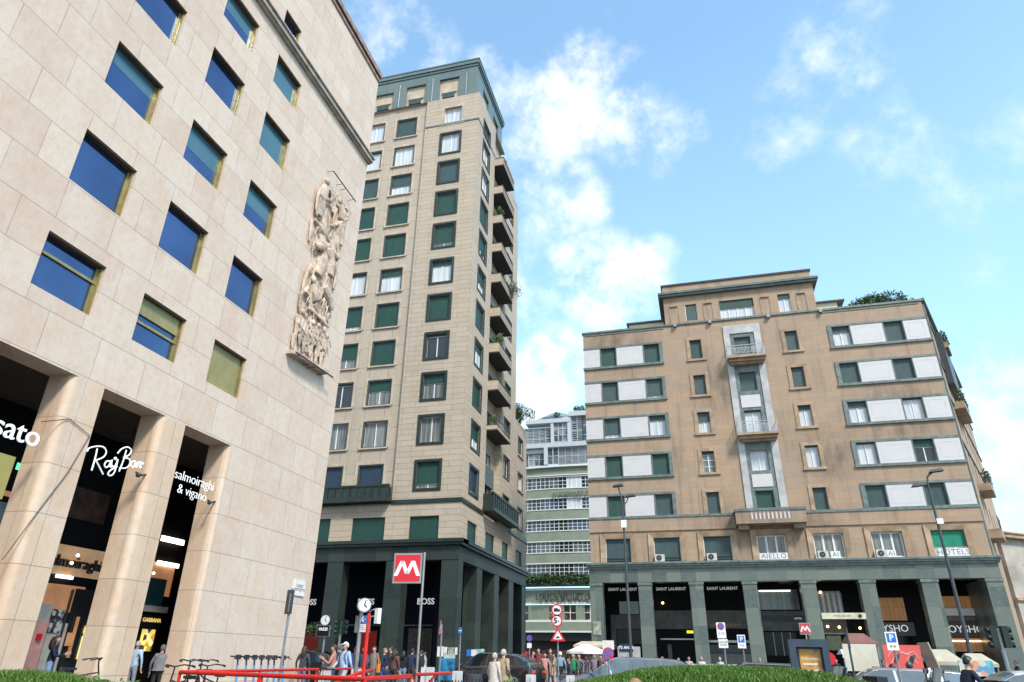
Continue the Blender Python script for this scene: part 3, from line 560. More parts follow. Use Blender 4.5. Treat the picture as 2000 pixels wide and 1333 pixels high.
# ================================================================== TOWER
def tower():
    f=F((0,48,0),(1,0,0)); fL=F((0,48.3,0),(1,0,0)); g=F((-16.75,0,0),(0,1,0)); gr=F((-17.25,0,0),(0,1,0))
    root=thing('residential_tower','tall beige stone tower with green marble crown, corner balconies and black arcade','building',(-23,56,0))
    rC=[(45.72,48.5),(42.15,44.92),(38.5,41.32),(34.85,37.65),(31.15,33.8),(27.52,30.18),(23.87,26.48),(20.22,22.78),(16.55,19.08),(12.92,15.38)]
    rB=[(49.25,51.5),(45.6,47.85),(42.05,44.3),(38.45,40.82),(34.95,37.25),(31.25,33.5),(27.65,29.9),(24.0,26.2),(20.4,22.52),(16.77,18.86),(12.6,15.2)]
    cC=(-20.73,-18.44); i=.2; cB=(-25.6,-23.56); cA=(-29.15,-27.1); cZ=(-32.7,-30.65)
    hC=[(cC[0]+i,cC[1]-i,a+i,b-i) for a,b in rC]+[(-20.4,-18.56,49.75,51.68)]
    mez=[(-20.8,-18.44,9.3,11.02),(-25.54,-22.8,9.3,11.06),(-30.15,-27.41,9.3,11.1),(-34.7,-32,9.3,11.1)]
    hB=[(c[0],c[1],a,b) for c in (cB,cA,cZ) for a,b in rB]
    b=MB()
    b.wall(f,-22.4,-16.75,9.3,53.08,[h for h in hC]+mez[:1],.32,mi=0)
    b.wall(fL,-36,-22.4,12.0,53.08,hB,.3,mi=1); b.wall(f,-36,-22.4,9.3,12.0,mez[1:],.32,mi=0)
    b.poly([f.p(-22.4,12,0),f.p(-22.4,53.08,0),f.p(-22.4,53.08,-.3),f.p(-22.4,12,-.3)][::-1]); b.poly([f.p(-36,12,0),f.p(-22.4,12,0),f.p(-22.4,12,-.3),f.p(-36,12,-.3)])
    # east face
    gC=[(a+i,b_-i) for a,b_ in rC]; e1=[(49.75,51.85,a,b_) for a,b_ in [(49.3,50.95)]+gC]
    mz=[(49.7,52.1,9.3,10.95),(54.4,57.15,9.3,10.9),(59.5,61.75,9.3,10.9),(64.3,66.75,9.3,10.85)]
    b.wall(g,48,53.8,12.,53.08,e1,.32); b.wall(g,48,68.45,9.3,12.,mz,.32)
    e3=[(59.4,61.45,a,b_) for a,b_ in rC[0:]]; e3=[(a,c,d+.2,e-.35) for a,c,d,e in e3]
    b.wall(g,58.3,63.7,12.,50.0,e3,.32)
    rec=[(54.6,56.6,z+.1,z+2.35) for z in (16.5,20.4,24.1,27.8,31.5,35.2,38.9,42.4,45.9,49.4)]
    b.wall(gr,53.8,58.3,12.,53.0,[(a,c,d-1.1,e-1.1) for a,c,d,e in rec]+[(54.4,56.7,13.2,15.3)],.3)
    for u,sgn in ((53.8,1),(58.3,-1)):
        q=[g.p(u,12,0),g.p(u,53,0),g.p(u,53,-.5),g.p(u,12,-.5)]; b.poly(q if sgn<0 else q[::-1])
    b.poly([g.p(53.8,12.,0),g.p(58.3,12.,0),g.p(58.3,12,-.5),g.p(53.8,12,-.5)])
    e4=[(64.85,66.75,a,b_) for a,b_ in ((20.35,22.2),(16.78,18.5),(13.05,14.98))]
    b.wall(g,63.7,68.45,12.,23.75,e4,.3)
    # upper setback section and roofs
    b.fb(g,58.3,61.8,50.0,52.75,-6,-.0); b.fb(g,61.8,63.7,49.9,50.05,-6,0)
    b.poly([g.p(48,53.08,0),g.p(57.6,53.08,0),g.p(57.6,53.08,-19),g.p(48,53.08,-19)]); 
    b.poly([g.p(63.7,9,0),g.p(63.7,50,0),g.p(63.7,50,-19),g.p(63.7,9,-19)]); b.poly([g.p(68.45,0,0),g.p(68.45,23.75,0),g.p(68.45,23.75,-12),g.p(68.45,0,-12)])
    b.poly([g.p(63.7,23.75,0),g.p(68.45,23.75,0),g.p(68.45,23.75,-12),g.p(63.7,23.75,-12)])
    b.build('wall',[TSTONE,TPANEL],root)
    W=dict
    sC=[(0,GW),(1,SHT),(1,SHG),(.8,SHG),(.22,SHG),(1,SHG),(.08,'open'),(.36,SHG),(.0,'cur'),(.82,SHG)]
    window(f,root,-20.4,-18.56,49.75,51.68,glass=GW,surr=TSM,surw=.3,frame=WHITEF)
    for (z0,z1),s in zip(rC,sC):
        u0,u1,a,c=cC[0]+i,cC[1]-i,z0+i,z1-i
        window(f,root,u0,u1,a,c,depth=.26,shut=s[0],sm=s[1] if not isinstance(s[1],str) and s[0]>.1 else SHG,glass=GW if s[0]<.3 and not isinstance(s[1],str) else (GD if s[1]=='open' else GC),surr=DGREEN,surw=i,surp=.07,liner=DARKF)
    sB=[(.93,SHT),(0,GW),(.55,SHT),(1,SHG),(.95,SHG),(.3,SHG,GW),(1,SHG),(1,SHG),(.42,SHG,GC),(0,None,GC),(1,SHB)]
    sA=[(0,None,GW),(.05,SHG,GW),(1,SHT),(1,SHG),(.95,SHG),(.1,SHG,GW),(.82,SHG),(.62,SHG,GC),(.05,SHG,GD),(0,None,GC),(1,SHB)]
    sZ=[(1,SHG)]*11
    for c,ss in ((cB,sB),(cA,sA),(cZ,sZ)):
        for (z0,z1),s in zip(rB,ss):
            gl=s[2] if len(s)>2 else (s[1] if s[0]==0 else GW)
            wn=window(fL,root,c[0],c[1],z0,z1,depth=.24,shut=s[0],sm=s[1] if s[0] else None,glass=gl,surr=DARKF,surw=.09,surp=.02,sill=TSM if z0>13 else None,liner=DARKF)
            s_=MB(); a=.34
            for q in ((c[0]-a,c[0]-.1,z0-.1,z1+a),(c[1]+.1,c[1]+a,z0-.1,z1+a),(c[0]-.1,c[1]+.1,z1+.1,z1+a)): s_.fb(fL,q[0],q[1],q[2],q[3],-.02,.05)
            s_.build('stone_surround',TSM,wn)
    # vertical pilaster strips of the panelled part
    pl=MB()
    for u in (-22.85,-26.35,-29.9,-33.4): pl.fb(fL,u-.38,u+.38,13.5,52.9,-.02,.035)
    pl.build('pilaster',TPANEL,root)
    for h in mez: window(f,root,*h,depth=.25,shut=1,sm=SHG,frame=DARKF)
    se=[(.6,SHG),(0,None),(0,None),(1,SHG),(.6,SHG),(.5,SHG),(1,SHG),(.3,SHG),(.95,SHG),(.55,SHG),(.85,SHB)]
    for h,s in zip(e1,se): window(g,root,*h,depth=.26,shut=s[0],sm=s[1],glass=GW if s[0]<.6 else GD,surr=DGREEN,surw=.2,liner=DARKF)
    for k,h in enumerate(e3): window(g,root,*h,depth=.26,shut=(.0,.9,.3,1)[k%4],sm=SHG,glass=GW if k%2 else GD,surr=DGREEN,surw=.1,liner=DARKF)
    for k,h in enumerate(rec): window(gr,root,h[0],h[1],h[2]-1.1,h[3]-1.1,depth=.2,shut=(.0,.4)[k%2],sm=SHG,glass=GD if k%3 else GC,surr=DARKF,surw=.08)
    window(gr,root,54.4,56.7,13.2,15.3,depth=.2,shut=0,glass=GD,surr=DGREEN,surw=.25)
    for k,h in enumerate(e4): window(g,root,*h,depth=.26,shut=(.75,.1,.1)[k],sm=SHG,glass=GW,surr=DARKF,surw=.06,sill=TSM)
    for h in mz: window(g,root,*h,depth=.25,shut=1,sm=SHG,frame=DARKF)
    # dark metal panel between the doors low on the east face
    MB().fb(g,54.3,57.2,14.9,16.6,-.5,-.25).build('spandrel',DARKF,root)
    # belts
    MB().fb(f,-22.38,-16.68,12.0,12.3,-.05,.09).fb(g,48,53.4,12.0,12.3,-.05,.09).fb(g,61.9,68.5,12.0,12.3,-.05,.09).build('belt_course',DGREEN,root)
    MB().fb(f,-22.4,-16.7,49.52,49.68,-.05,.06).fb(g,48,53.8,49.52,49.62,-.05,.05).build('belt_course',GTRIM,root)
    # green crown
    gk=F((-17.15,0,0),(0,1,0)); cr=MB(); ph=[(-28.6,-26.4,53.1,55.55),(-24.95,-22.78,53.1,55.85),(-21.25,-19.1,53.1,56.0),(-32.3,-30.1,53.1,55.4)]
    cr.wall(f,-36,-17.15,53.08,57.0,ph,.35,w=.0-.12); cr.wall(gk,48.12,57.5,53.08,57.0,[(50.2,52.2,53.3,55.8),(54,56,53.3,55.8)],.35,w=0)
    cr.poly([gk.p(57.5,53.08,0),gk.p(57.5,57,0),gk.p(57.5,57,-19),gk.p(57.5,53.08,-19)]); 
    cr.build('crown',CROWN,root)
    MB().fb(f,-36,-17.06,57.0,57.3,-9.6,-.03).fb(f,-36,-16.95,57.3,57.72,-9.7,.08).fb(f,-36,-16.9,57.72,57.85,-9.75,.13).build('cornice',CROWN,root)
    MB().fb(f,-36,-17.0,57.85,57.95,-9.6,.05).build('roof_edge',DGREY,root)
    for h in ph:
        wp=MB().fb(f,h[0],h[1],h[2],h[3],-.48,-.37).fb(f,h[0]+.28,h[1]-.28,h[2]+1.05,h[2]+1.2,-.37,-.24).build('stone_panel',TSM,root)
        window(f,wp,h[0]+.35,h[1]-.5,h[2]+.05,h[2]+.98,w=-.26,depth=.08,shut=.6,sm=SHT,glass=GD,frame=DARKF)
    for h in ((50.2,52.2,53.3,55.8),(54,56,53.3,55.8)): MB().fb(gk,*h,-.36,-.25).build('stone_panel',TSM,root)
    rp=MB()
    for u in (-25.72,-22.02,-18.3): rp.tube([f.p(u,53.2,-.07),f.p(u,56.3,-.07)],.035,6)
    rp.build('drainpipe',GREY,root)
    # stone balconies on the east face
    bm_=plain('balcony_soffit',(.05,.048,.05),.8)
    tops=[49.4,45.75,42.1,38.7,35.2,31.5,27.8,24.1,20.4]
    for k,t in enumerate(tops):
        bl=MB(); z0=t-1.08
        if k<8:
            bl.fb(g,53.82,58.2,z0+.12,t-.08,.78,.92); bl.fb(g,53.82,53.96,z0+.12,t-.08,-.48,.78); bl.fb(g,58.06,58.2,z0+.12,t-.08,0,.78)
        else: bl.fb(g,53.82,58.2,z0+.12,z0+.45,-.48,.92)
        bl.fb(g,53.9,58.15,z0+.42,z0+.47,.92,.95); bl.fb(g,53.9,58.15,z0+.70,z0+.75,.92,.95)
        o=bl.build('balcony',TSTONE,root)
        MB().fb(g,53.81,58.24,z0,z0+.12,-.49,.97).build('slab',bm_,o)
        if k<8: MB().fb(g,53.80,58.24,t-.08,t,.72,.98).fb(g,53.80,53.98,t-.08,t,-.48,.72).build('coping',DGREEN,o)
        else:
            r_=MB(); r_.fb(g,53.85,58.2,t+.05,t+.1,.85,.9); r_.fb(g,53.85,53.9,t+.05,t+.1,-.4,.85)
            for q in range(12): r_.fb(g,53.9+q*.385,53.94+q*.385,z0+.45,t+.05,.85,.89)
            r_.build('railing',DGREY,o)
    # green marble balconies of the first floor
    def gb(fr,u0,u1,z0,z1,w,end=True):
        o=MB().fb(fr,u0,u1,z0,z0+.28,-.3,w).fb(fr,u0+.12,u1-.12,z0+.28,z1-.15,w-.28,w-.12).fb(fr,u0+.02,u1-.02,z1-.15,z1,w-.32,w-.04).fb(fr,u1-.28,u1-.12,z0+.28,z1-.15,0,w-.28).fb(fr,u0+.12,u0+.28,z0+.28,z1-.15,0,w-.28).build('balcony',DGREEN,root)
        p=MB(); n=int((u1-u0)/.62)
        for k in range(n+1):
            u=u0+.14+(u1-u0-.36)*k/n; p.fb(fr,u,u+.09,z0+.28,z1-.15,w-.12,w-.06)
        p.build('panel_ribs',DGREEN,o)
        return o
    gb(f,-36,-22.42,12.15,13.45,.75); gb(g,53.3,61.8,12.35,13.9,1.0)
    # lintel, cornice and pillars of the arcade
    MB().fb(f,-36,-16.35,9.06,9.3,-1,.4).fb(f,-36,-16.45,8.86,9.06,-1,.25).fb(g,47.75,68.6,9.06,9.3,-1,.4).fb(g,47.8,68.6,8.86,9.06,-1,.25).build('cornice',DGREEN,root)
    ar=MB(); ar.fb(f,-36,-16.75,7.85,8.86,-.9,.0); ar.fb(g,48.9,68.45,7.85,8.86,-.9,.0)
    ar.build('lintel',DMARB,root)
    def pil(fr,u0,u1,d=1.1):
        MB().fb(fr,u0,u1,.14,7.85,-d,-.04).fb(fr,u0-.04,u1+.04,.14,.7,-d,.0).build('pillar',DMARB,root)
    for u0,u1 in ((-35,-33.6),(-31.5,-30.3),(-27.2,-25.9),(-22.4,-21.05),(-18.05,-16.75)): pil(f,u0,u1)
    for u0,u1 in ((52.6,54.0),(57.5,58.9),(62.2,63.8),(67.0,68.45)): pil(g,u0,u1)
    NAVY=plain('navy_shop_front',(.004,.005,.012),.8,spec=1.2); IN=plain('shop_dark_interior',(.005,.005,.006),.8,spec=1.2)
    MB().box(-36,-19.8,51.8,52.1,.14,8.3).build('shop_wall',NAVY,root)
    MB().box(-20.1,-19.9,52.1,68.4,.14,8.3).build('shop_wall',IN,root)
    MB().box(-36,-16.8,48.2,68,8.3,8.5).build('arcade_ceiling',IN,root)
    fb=F((0,51.8,0),(1,0,0))
    REDI=plain('red_lit_interior',(.16,.008,.005),.5,0,.5,.8,emit=((.9,.04,.01),.035)); WI=checker('warm_interior',[(.01,.008,.007),(.02,.012,.01),(.05,.025,.01),(.01,.01,.01),(.02,.012,.01),(.01,.01,.01)],9,.5,.1)
    MB().fb(fb,-33,-28.3,1.,3.6,0,.04).build('shop_window',REDI,root); MB().fb(fb,-26,-24.4,.9,3.2,0,.04).build('shop_window',REDI,root); MB().fb(fb,-21.8,-19.9,.5,3.4,0,.04).build('shop_window',WI,root)
    MB().fb(fb,-36,-19.9,3.55,3.65,0,.06).build('shop_transom',DGREY,root)
    for u in (-30.6,-25.55,-20.55):
        text('BOSS',.62,LITW,fb,u,5.28,.08,'shop_sign',ext=.03,bold=.008,label={-30.6:'leftmost white BOSS lettering, partly hidden by the cream building',-25.55:'middle white BOSS lettering, half hidden behind a street clock',-20.55:'rightmost white BOSS lettering, behind the metro sign pole'}[u],cat='sign')
    return root
tower()
# ================================================================== BROWN BUILDING ON THE RIGHT
def right_building():
    f=F((0,55,0),(1,0,0)); root=thing('brown_stone_building','wide brown sandstone apartment block with white panels, green stone bands and a green arcade','building',(5.7,60,0))
    rows=[(24.85,26.62),(21.57,23.33),(18.28,20.03),(15.0,16.72),(11.78,13.43)]
    LW=[(-6.68,-5.33),(-2.9,-1.54)]; RW=[(12.46,13.83),(16.38,17.77)]; CL=(1.03,2.03); CR=(8.8,9.8); BY=(4.7,6.05)
    bay=[(24.5,26.5),(21.58,23.25),(17.75,19.92),(14.95,16.58),(11.9,13.38)]
    mez=[(-7,-5.03),(-3.26,-1.25),(.48,2.52),(4.34,6.42),(8.28,10.38),(12.2,14.27),(16.1,18.23)]; mz=(8.3,10.07)
    holes=[]
    for z0,z1 in rows:
        holes+=[(a,b,z0,z1) for a,b in LW+RW+[CL,CR]]
    holes+=[(BY[0],BY[1],a,b) for a,b in bay]+[(a,b,*mz) for a,b in mez]
    b=MB(); b.wall(f,-8.2,19.55,8.24,28.2,holes,.3)
    b.poly([f.p(-8.2,0,0),f.p(-8.2,28.2,0),f.p(-8.2,28.2,-16),f.p(-8.2,0,-16)][::-1])
    b.poly([f.p(-8.2,28.2,0),f.p(19.55,28.2,0),f.p(25,28.2,-16),f.p(-8.2,28.2,-16)])
    b.build('wall',RSTONE,root)
    # angled side face along the avenue
    g=F((19.55,55,0),(.385,.923,0))
    s=MB(); s.wall(g,0,24,0,28.2,[(1.5+3.4*k,2.6+3.4*k,z0,z1) for k in range(6) for z0,z1 in rows],.3); s.build('side_wall',RSTONE,root)
    MB().fb(g,.02,.5,8.3,27.9,-.02,.12).build('corner_strip',GTRIM,root)
    MB().fb(g,.0,24,28.2,28.45,-.3,.25).fb(g,0,24,26.9,27.05,-.02,.1).fb(g,.5,24,23.5,23.65,-.02,.1).fb(g,.5,24,20.2,20.35,-.02,.1).fb(g,.5,24,16.8,16.95,-.02,.1).build('side_ledge',GTRIM,root)
    for k,(u0,u1,z0,z1,w) in enumerate(((5.2,7.6,26.0,26.35,.75),(3.6,8.5,20.1,20.5,.8),(5.5,9,13.9,14.3,.9),(3.2,6.0,10.0,10.5,.8))):
        o=MB().fb(g,u0,u1,z0-.15,z1,0,w).build('balcony',RTRIM,root)
        rl=MB(); rl.fb(g,u0,u1,z1+.9,z1+.95,w-.06,w-.02)
        for q in range(int((u1-u0)/.2)): rl.fb(g,u0+q*.2,u0+q*.2+.03,z1,z1+.9,w-.06,w-.03)
        rl.build('railing',DGREY,o)
        if k<3:
            lb=MB()
            for q in range(5): leaves(lb,g.p(u0+(u1-u0)*(q+.5)/5,z1+.7,w-.2),(.3,.3,.6),90,.16)
            lb.build('balcony_plants',LEAFO,o)
    MB().fb(g,4.4,9.5,22.4,27.0,.02,.5).build('bow_wall',DGREY,root)
    # roof parapet, setback storeys
    MB().fb(f,-8.3,-.9,28.2,28.36,-.4,.1).fb(f,11.75,19.65,28.2,28.38,-.4,.1).fb(f,-8.1,-1.0,27.98,28.06,0,.05).fb(f,11.9,19.3,27.98,28.06,0,.05).build('roof_coping',GTRIM,root)
    CREAM=plain('cream_plaster',(.66,.60,.44),.8,0,.06)
    MB().box(-4.1,-1.0,56.2,60,28.2,29.3).box(11.8,13.6,56.2,60,28.2,29.5).build('roof_room',CREAM,root)
    MB().box(-4.3,-1,55.95,60,29.3,29.42).box(11.8,14.2,55.95,60,29.5,29.62).build('roof_room_edge',DGREY,root)
    at_=[(1.0,2.0,28.55,30.15),(3.93,6.77,28.3,30.15),(8.78,9.76,28.5,30.2)]
    a=MB(); a.wall(f,-.82,11.72,28.2,31.0,at_,.25); a.poly([f.p(-.82,28.2,0),f.p(-.82,31,0),f.p(-.82,31,-8),f.p(-.82,28.2,-8)][::-1]); a.poly([f.p(11.72,28.2,0),f.p(11.72,31,0),f.p(11.72,31,-8),f.p(11.72,28.2,-8)])
    a.fb(f,-.85,11.7,31.5,32.25,-8,-.12); a.build('attic_wall',RSTONE,root)
    MB().fb(f,-1.2,12.1,31.0,31.2,-8.2,.36).fb(f,-1.25,12.2,31.2,31.38,-8.2,.48).fb(f,-1.1,12.0,31.38,31.5,-8.2,.3).build('attic_cornice',plain('green_grey_cornice',(.12,.155,.15),.55,0,.2,2),root)
    MB().fb(f,-.95,11.8,32.25,32.42,-8.1,-.02).build('attic_coping',BLK2,root)
    MB().fb(f,-.85,11.75,28.2,28.38,-.02,.12).build('attic_ledge',GTRIM,root)
    window(f,root,*at_[0],depth=.2,shut=1,sm=SHT); window(f,root,*at_[1],depth=.2,shut=.42,sm=SHG,glass=GW,mull=3); window(f,root,*at_[2],depth=.2,shut=.25,sm=SHG,glass=GW,mull=1)
    for u in (.02,2.95,7.72,10.65):   # shell niches
        pts=[(u-.36,30.05)]+[(u-.36+.72*k/8,30.05+.14*math.sin(math.pi*k/8)) for k in range(1,8)]+[(u+.36,30.05)]
        o=MB().prism(f,[(x,z) for x,z in pts],-.0,.12).build('niche_shell',RTRIM,root)
        nb=MB(); nb.fb(f,u-.42,u-.34,28.55,30.05,0,.04); nb.fb(f,u+.34,u+.42,28.55,30.05,0,.04); nb.build('niche_edge',RTRIM,o)
    for u in (.0,2.95,7.74,11.9): MB().fb(f,u-.13,u+.13,28.0,28.3,.0,.3).build('floodlight',GREY,root)
    # window bands of both wings
    st={'L':[((1,SHG),(1,SHG)),((1,SHT),(.83,SHT)),((.78,SHT),(.22,SHT)),((1,SHG),(1,SHG)),((1,SHG),(1,SHT))],'R':[((.28,SHT),(1,SHT)),((1,SHT),(1,SHT)),((.25,SHT),(.06,SHT)),((.06,SHT),(.32,SHG)),((1,SHT),(1,SHT))]}
    def panel(u0,u1,z0,z1,par):
        o=MB().fb(f,u0,u1,z0,z1,-.02,.02).build('marble_panel',WPANEL,par); a_=.26
        q=MB(); t=.035
        if u1-u0>.6:
            q.fb(f,u0+a_,u1-a_,z1-a_-t,z1-a_,.02,.028); q.fb(f,u0+a_,u1-a_,z0+a_,z0+a_+t,.02,.028); q.fb(f,u0+a_,u0+a_+t,z0+a_+t,z1-a_-t,.02,.028); q.fb(f,u1-a_-t,u1-a_,z0+a_+t,z1-a_-t,.02,.028)
            q.build('moulding',WPANEL,o)
    for k,(z0,z1) in enumerate(rows):
        for side,WN,ua,ub in (('L',LW,-8.2,-1.27),('R',RW,12.16,19.55)):
            bd=MB(); ex=.25
            bd.fb(f,ua-(.02 if side=='L' else 0),ub+(.02 if side=='R' else 0),z1,z1+.18,-.02,.06); bd.fb(f,ua-(.05 if side=='L' else .05),ub+.05,z0-.2,z0,-.02,.14)
            if side=='L': bd.fb(f,WN[1][1],ub,z0,z1,-.02,.08)
            else: bd.fb(f,ua,WN[0][0],z0,z1,-.02,.08)
            for c in (WN[0][0],WN[1][0]):
                if side=='L' or c!=WN[0][0]: bd.fb(f,c-.07,c,z0,z1,-.02,.04)
            for c in (WN[0][1],)+((WN[1][1],) if side=='R' else ()): bd.fb(f,c,c+.07,z0,z1,-.02,.04)
            band=bd.build('window_band',GTRIM,root)
            if side=='L': panel(-8.2,WN[0][0]-.07,z0,z1,root); panel(WN[0][1]+.07,WN[1][0]-.07,z0,z1,root)
            else: panel(WN[0][1]+.07,WN[1][0]-.07,z0,z1,root); panel(WN[1][1]+.07,19.53,z0,z1,root)
            for (a0,a1),(sh,sm) in zip(WN,st[side][k]):
                dark=(side=='R' and k==3 and a0>15)
                window(f,root,a0,a1,z0,z1,depth=.26,shut=sh,sm=sm,glass=GD if dark else GW,liner=GTRIM)
        cs=[((.95,SHG),GW),((1,SHT),GW),((.45,SHT),GW),((.12,SHG),GC),((1,SHT),GW)][k]; cr=[((1,SHT),GW),((1,SHT),GW),((.2,SHT),GW),((.06,SHT),GW),((1,SHT),GW)][k]
        for c,(q,gl),hb in ((CL,cs,2 if k==3 else 0),(CR,cr,0)):
            wn=window(f,root,c[0],c[1],z0,z1,depth=.26,shut=q[0],sm=q[1],glass=gl,hbar=hb,liner=RTRIM)
            s_=MB(); a_=.27; s_.fb(f,c[0]-a_,c[0],z0-.02,z1+.25,-.02,.06); s_.fb(f,c[1],c[1]+a_,z0-.02,z1+.25,-.02,.06); s_.fb(f,c[0],c[1],z1,z1+.25,-.02,.06)
            if k<4: s_.fb(f,c[0]-a_-.06,c[1]+a_+.06,z0-.2,z0-.02,-.02,.12)
            s_.build('surround',RTRIM,wn)
    # central bay
    cb=MB()
    for u0,u1 in ((3.93,4.42),(6.4,6.93)): cb.fb(f,u0,u1,12.,27.65,-.02,.10)
    cb.fb(f,4.42,6.4,26.85,27.65,-.02,.10); cb.build('bay_surround',BAYW,root)
    cg=MB()
    for u0,u1 in ((4.42,4.7),(6.05,6.4)): cg.fb(f,u0,u1,12.,26.85,-.02,.028)
    for z0,z1 in ((26.5,26.85),(23.25,24.5),(19.92,21.58),(16.58,17.75),(13.38,14.95)): cg.fb(f,4.7,6.05,z0,z1,-.02,.028)
    cg.build('bay_frame',GTRIM,root)
    for z0,z1 in ((20.15,21.2),(13.66,14.65)): MB().fb(f,4.62,6.12,z0,z1,.045,.075).build('marble_panel',WPANEL,root)
    for (z0,z1),(sh,sm) in zip(bay,((1,SHT),(1,SHT),(.06,SHT),(0,None),(1,SHG))): window(f,root,4.7,6.05,z0,z1,depth=.26,shut=sh,sm=sm,glass=GW,liner=GTRIM)
    for zb in (24.3,17.65):
        bl=MB().fb(f,3.95,7.0,zb-.05,zb+.12,0,1.0).fb(f,4.05,6.9,zb-.3,zb-.05,0,.75).fb(f,4.15,6.8,zb-.45,zb-.3,0,.5).build('balcony',RTRIM,root)
        r_=MB(); m_=GREY
        for w0 in (.93,):
            r_.fb(f,3.98,6.97,zb+1.0,zb+1.05,w0,w0+.04); r_.fb(f,3.98,6.97,zb+.8,zb+.83,w0,w0+.03); r_.fb(f,3.98,6.97,zb+.16,zb+.19,w0,w0+.03)
            n=26
            for q in range(n+1):
                u=4.0+2.94*q/n
                if q in (0,4,22,26,13): r_.fb(f,u-.015,u+.015,zb+.12,zb+1.0,w0,w0+.03)
                elif 4<q<22:
                    r_.fb(f,u-.018,u+.018,zb+.3,zb+.8,w0,w0+.03)
                    if q%4 in(0,1): r_.fb(f,u,u+.11,zb+.78,zb+.81,w0+.001,w0+.031)
                    if q%4 in(2,3): r_.fb(f,u,u+.11,zb+.3,zb+.33,w0+.001,w0+.031)
                elif q%2: r_.fb(f,u-.012,u+.012,zb+.19,zb+.8,w0,w0+.03)
        for u in (3.98,6.94):
            r_.fb(f,u,u+.04,zb+1.0,zb+1.05,.05,.93)
            for q in range(5): r_.fb(f,u,u+.025,zb+.12,zb+1.0,.1+q*.19,.125+q*.19)
        r_.build('railing',plain('painted_iron',(.42,.44,.46),.5,.2),bl)
    # large stone balcony
    bb=MB().fb(f,3.0,7.95,10.75,11.05,0,1.1).fb(f,3.0,4.05,11.05,11.65,.98,1.1).fb(f,6.9,7.95,11.05,11.65,.98,1.1).fb(f,3.0,3.12,11.05,11.65,0,.98).fb(f,7.83,7.95,11.05,11.65,0,.98).fb(f,3.15,3.9,10.4,10.75,0,.8).fb(f,7.05,7.8,10.4,10.75,0,.8).build('stone_balcony',RSTONE,root)
    MB().fb(f,2.93,8.02,11.65,11.85,.85,1.17).fb(f,2.93,3.2,11.65,11.85,0,.85).fb(f,7.75,8.02,11.65,11.85,0,.85).build('coping',GTRIM,bb)
    q_=MB()
    for q in range(10): q_.fb(f,4.12+q*.29,4.24+q*.29,11.05,11.65,1.0,1.08)
    q_.build('balusters',WPANEL,bb)
    # belts
    MB().fb(f,-8.25,2.95,11.58,11.76,-.02,.16).fb(f,8.0,19.6,11.55,11.73,-.02,.16).build('belt_course',GTRIM,root)
    MB().fb(f,-8.25,2.99,10.6,11.58,-.02,.10).fb(f,7.96,19.58,10.6,11.55,-.02,.10).build('stone_belt',RSTONE,root)
    # mezzanine windows with splayed stone frames
    ms=[(1,SHT,None,None),(1,SHT,None,None),(1,SHT,None,None),(0,None,GC,'w'),(.0,None,GC,'w'),(.0,None,GC,'w'),(.62,SHGB,GW,'w')]
    for (u0,u1),(sh,sm,gl,fm) in zip(mez,ms):
        wn=window(f,root,u0,u1,mz[0],mz[1],depth=.3,shut=sh,sm=sm,glass=gl,frame=WHITEF,bars=.1,mull=2 if fm else 1)
        s_=MB(); o_=.4
        for A,B_,Cc,D in (((u0-o_,8.26),(u0,8.26),(u0,mz[1]),(u0-o_,mz[1]+.38)),((u1,8.26),(u1+o_,8.26),(u1+o_,mz[1]+.38),(u1,mz[1])),((u0,mz[1]),(u1,mz[1]),(u1+o_,mz[1]+.38),(u0-o_,mz[1]+.38))):
            P=[A,B_,Cc,D]; dep=[.0 if (abs(x-u0)<.01 or abs(x-u1)<.01) else .09 for x,z in P]
            i=len(s_.v); s_.v+=[f.p(x,z,-.02) for x,z in P]+[f.p(x,z,d+.01) for (x,z),d in zip(P,dep)]
            for ff in ((3,2,1,0),(4,5,6,7),(0,1,5,4),(1,2,6,5),(2,3,7,6),(3,0,4,7)): s_.f.append([i+a_ for a_ in ff]); s_.m.append(0)
        s_.build('surround',RTRIM,wn)
        if sh==1:
            MB().fb(f,u0+.02,u1-.02,mz[0]+.12,mz[0]+.17,-.2,-.15).fb(f,u0+.02,u1-.02,mz[0]+.3,mz[0]+.35,-.2,-.15).build('guard_rail',DGREY,wn)
    # arcade
    MB().fb(f,-8.55,19.95,8.1,8.24,-1,.45).fb(f,-8.5,19.9,7.95,8.1,-1,.36).fb(f,-8.45,19.85,7.78,7.95,-1,.22).build('cornice',GTRIM,root)
    MB().fb(f,-8.35,19.75,6.82,7.78,-.9,.08).build('lintel',GMARB,root)
    PX=[(-8.35,-7.38),(-4.64,-3.64),(-.86,.14),(2.94,3.93),(6.93,7.96),(10.84,11.86),(14.77,15.82),(18.74,19.78)]
    for a0,a1 in PX:
        o=MB().fb(f,a0,a1,.14,6.6,-.95,.0).build('pillar',GMARB,root); MB().fb(f,a0-.05,a1+.05,6.6,6.82,-1,.06).build('capital',GTRIM,o)
    MB().fb(f,18.75,19.75,.14,6.8,-16,-1.0).build('end_wall',GMARB,root)
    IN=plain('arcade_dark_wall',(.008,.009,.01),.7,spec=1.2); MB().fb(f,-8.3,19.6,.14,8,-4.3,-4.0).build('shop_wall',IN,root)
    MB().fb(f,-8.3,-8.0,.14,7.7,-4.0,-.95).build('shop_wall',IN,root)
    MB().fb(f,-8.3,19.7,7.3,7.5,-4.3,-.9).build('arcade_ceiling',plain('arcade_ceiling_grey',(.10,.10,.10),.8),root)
    for u in (-6.2,-1.8,2.0,5.4,9.3,13.2,17.2): MB().fb(f,u-.5+.9,u+.55+.9,6.95,7.3,-4.0,-.95).build('ceiling_beam',IN,root)
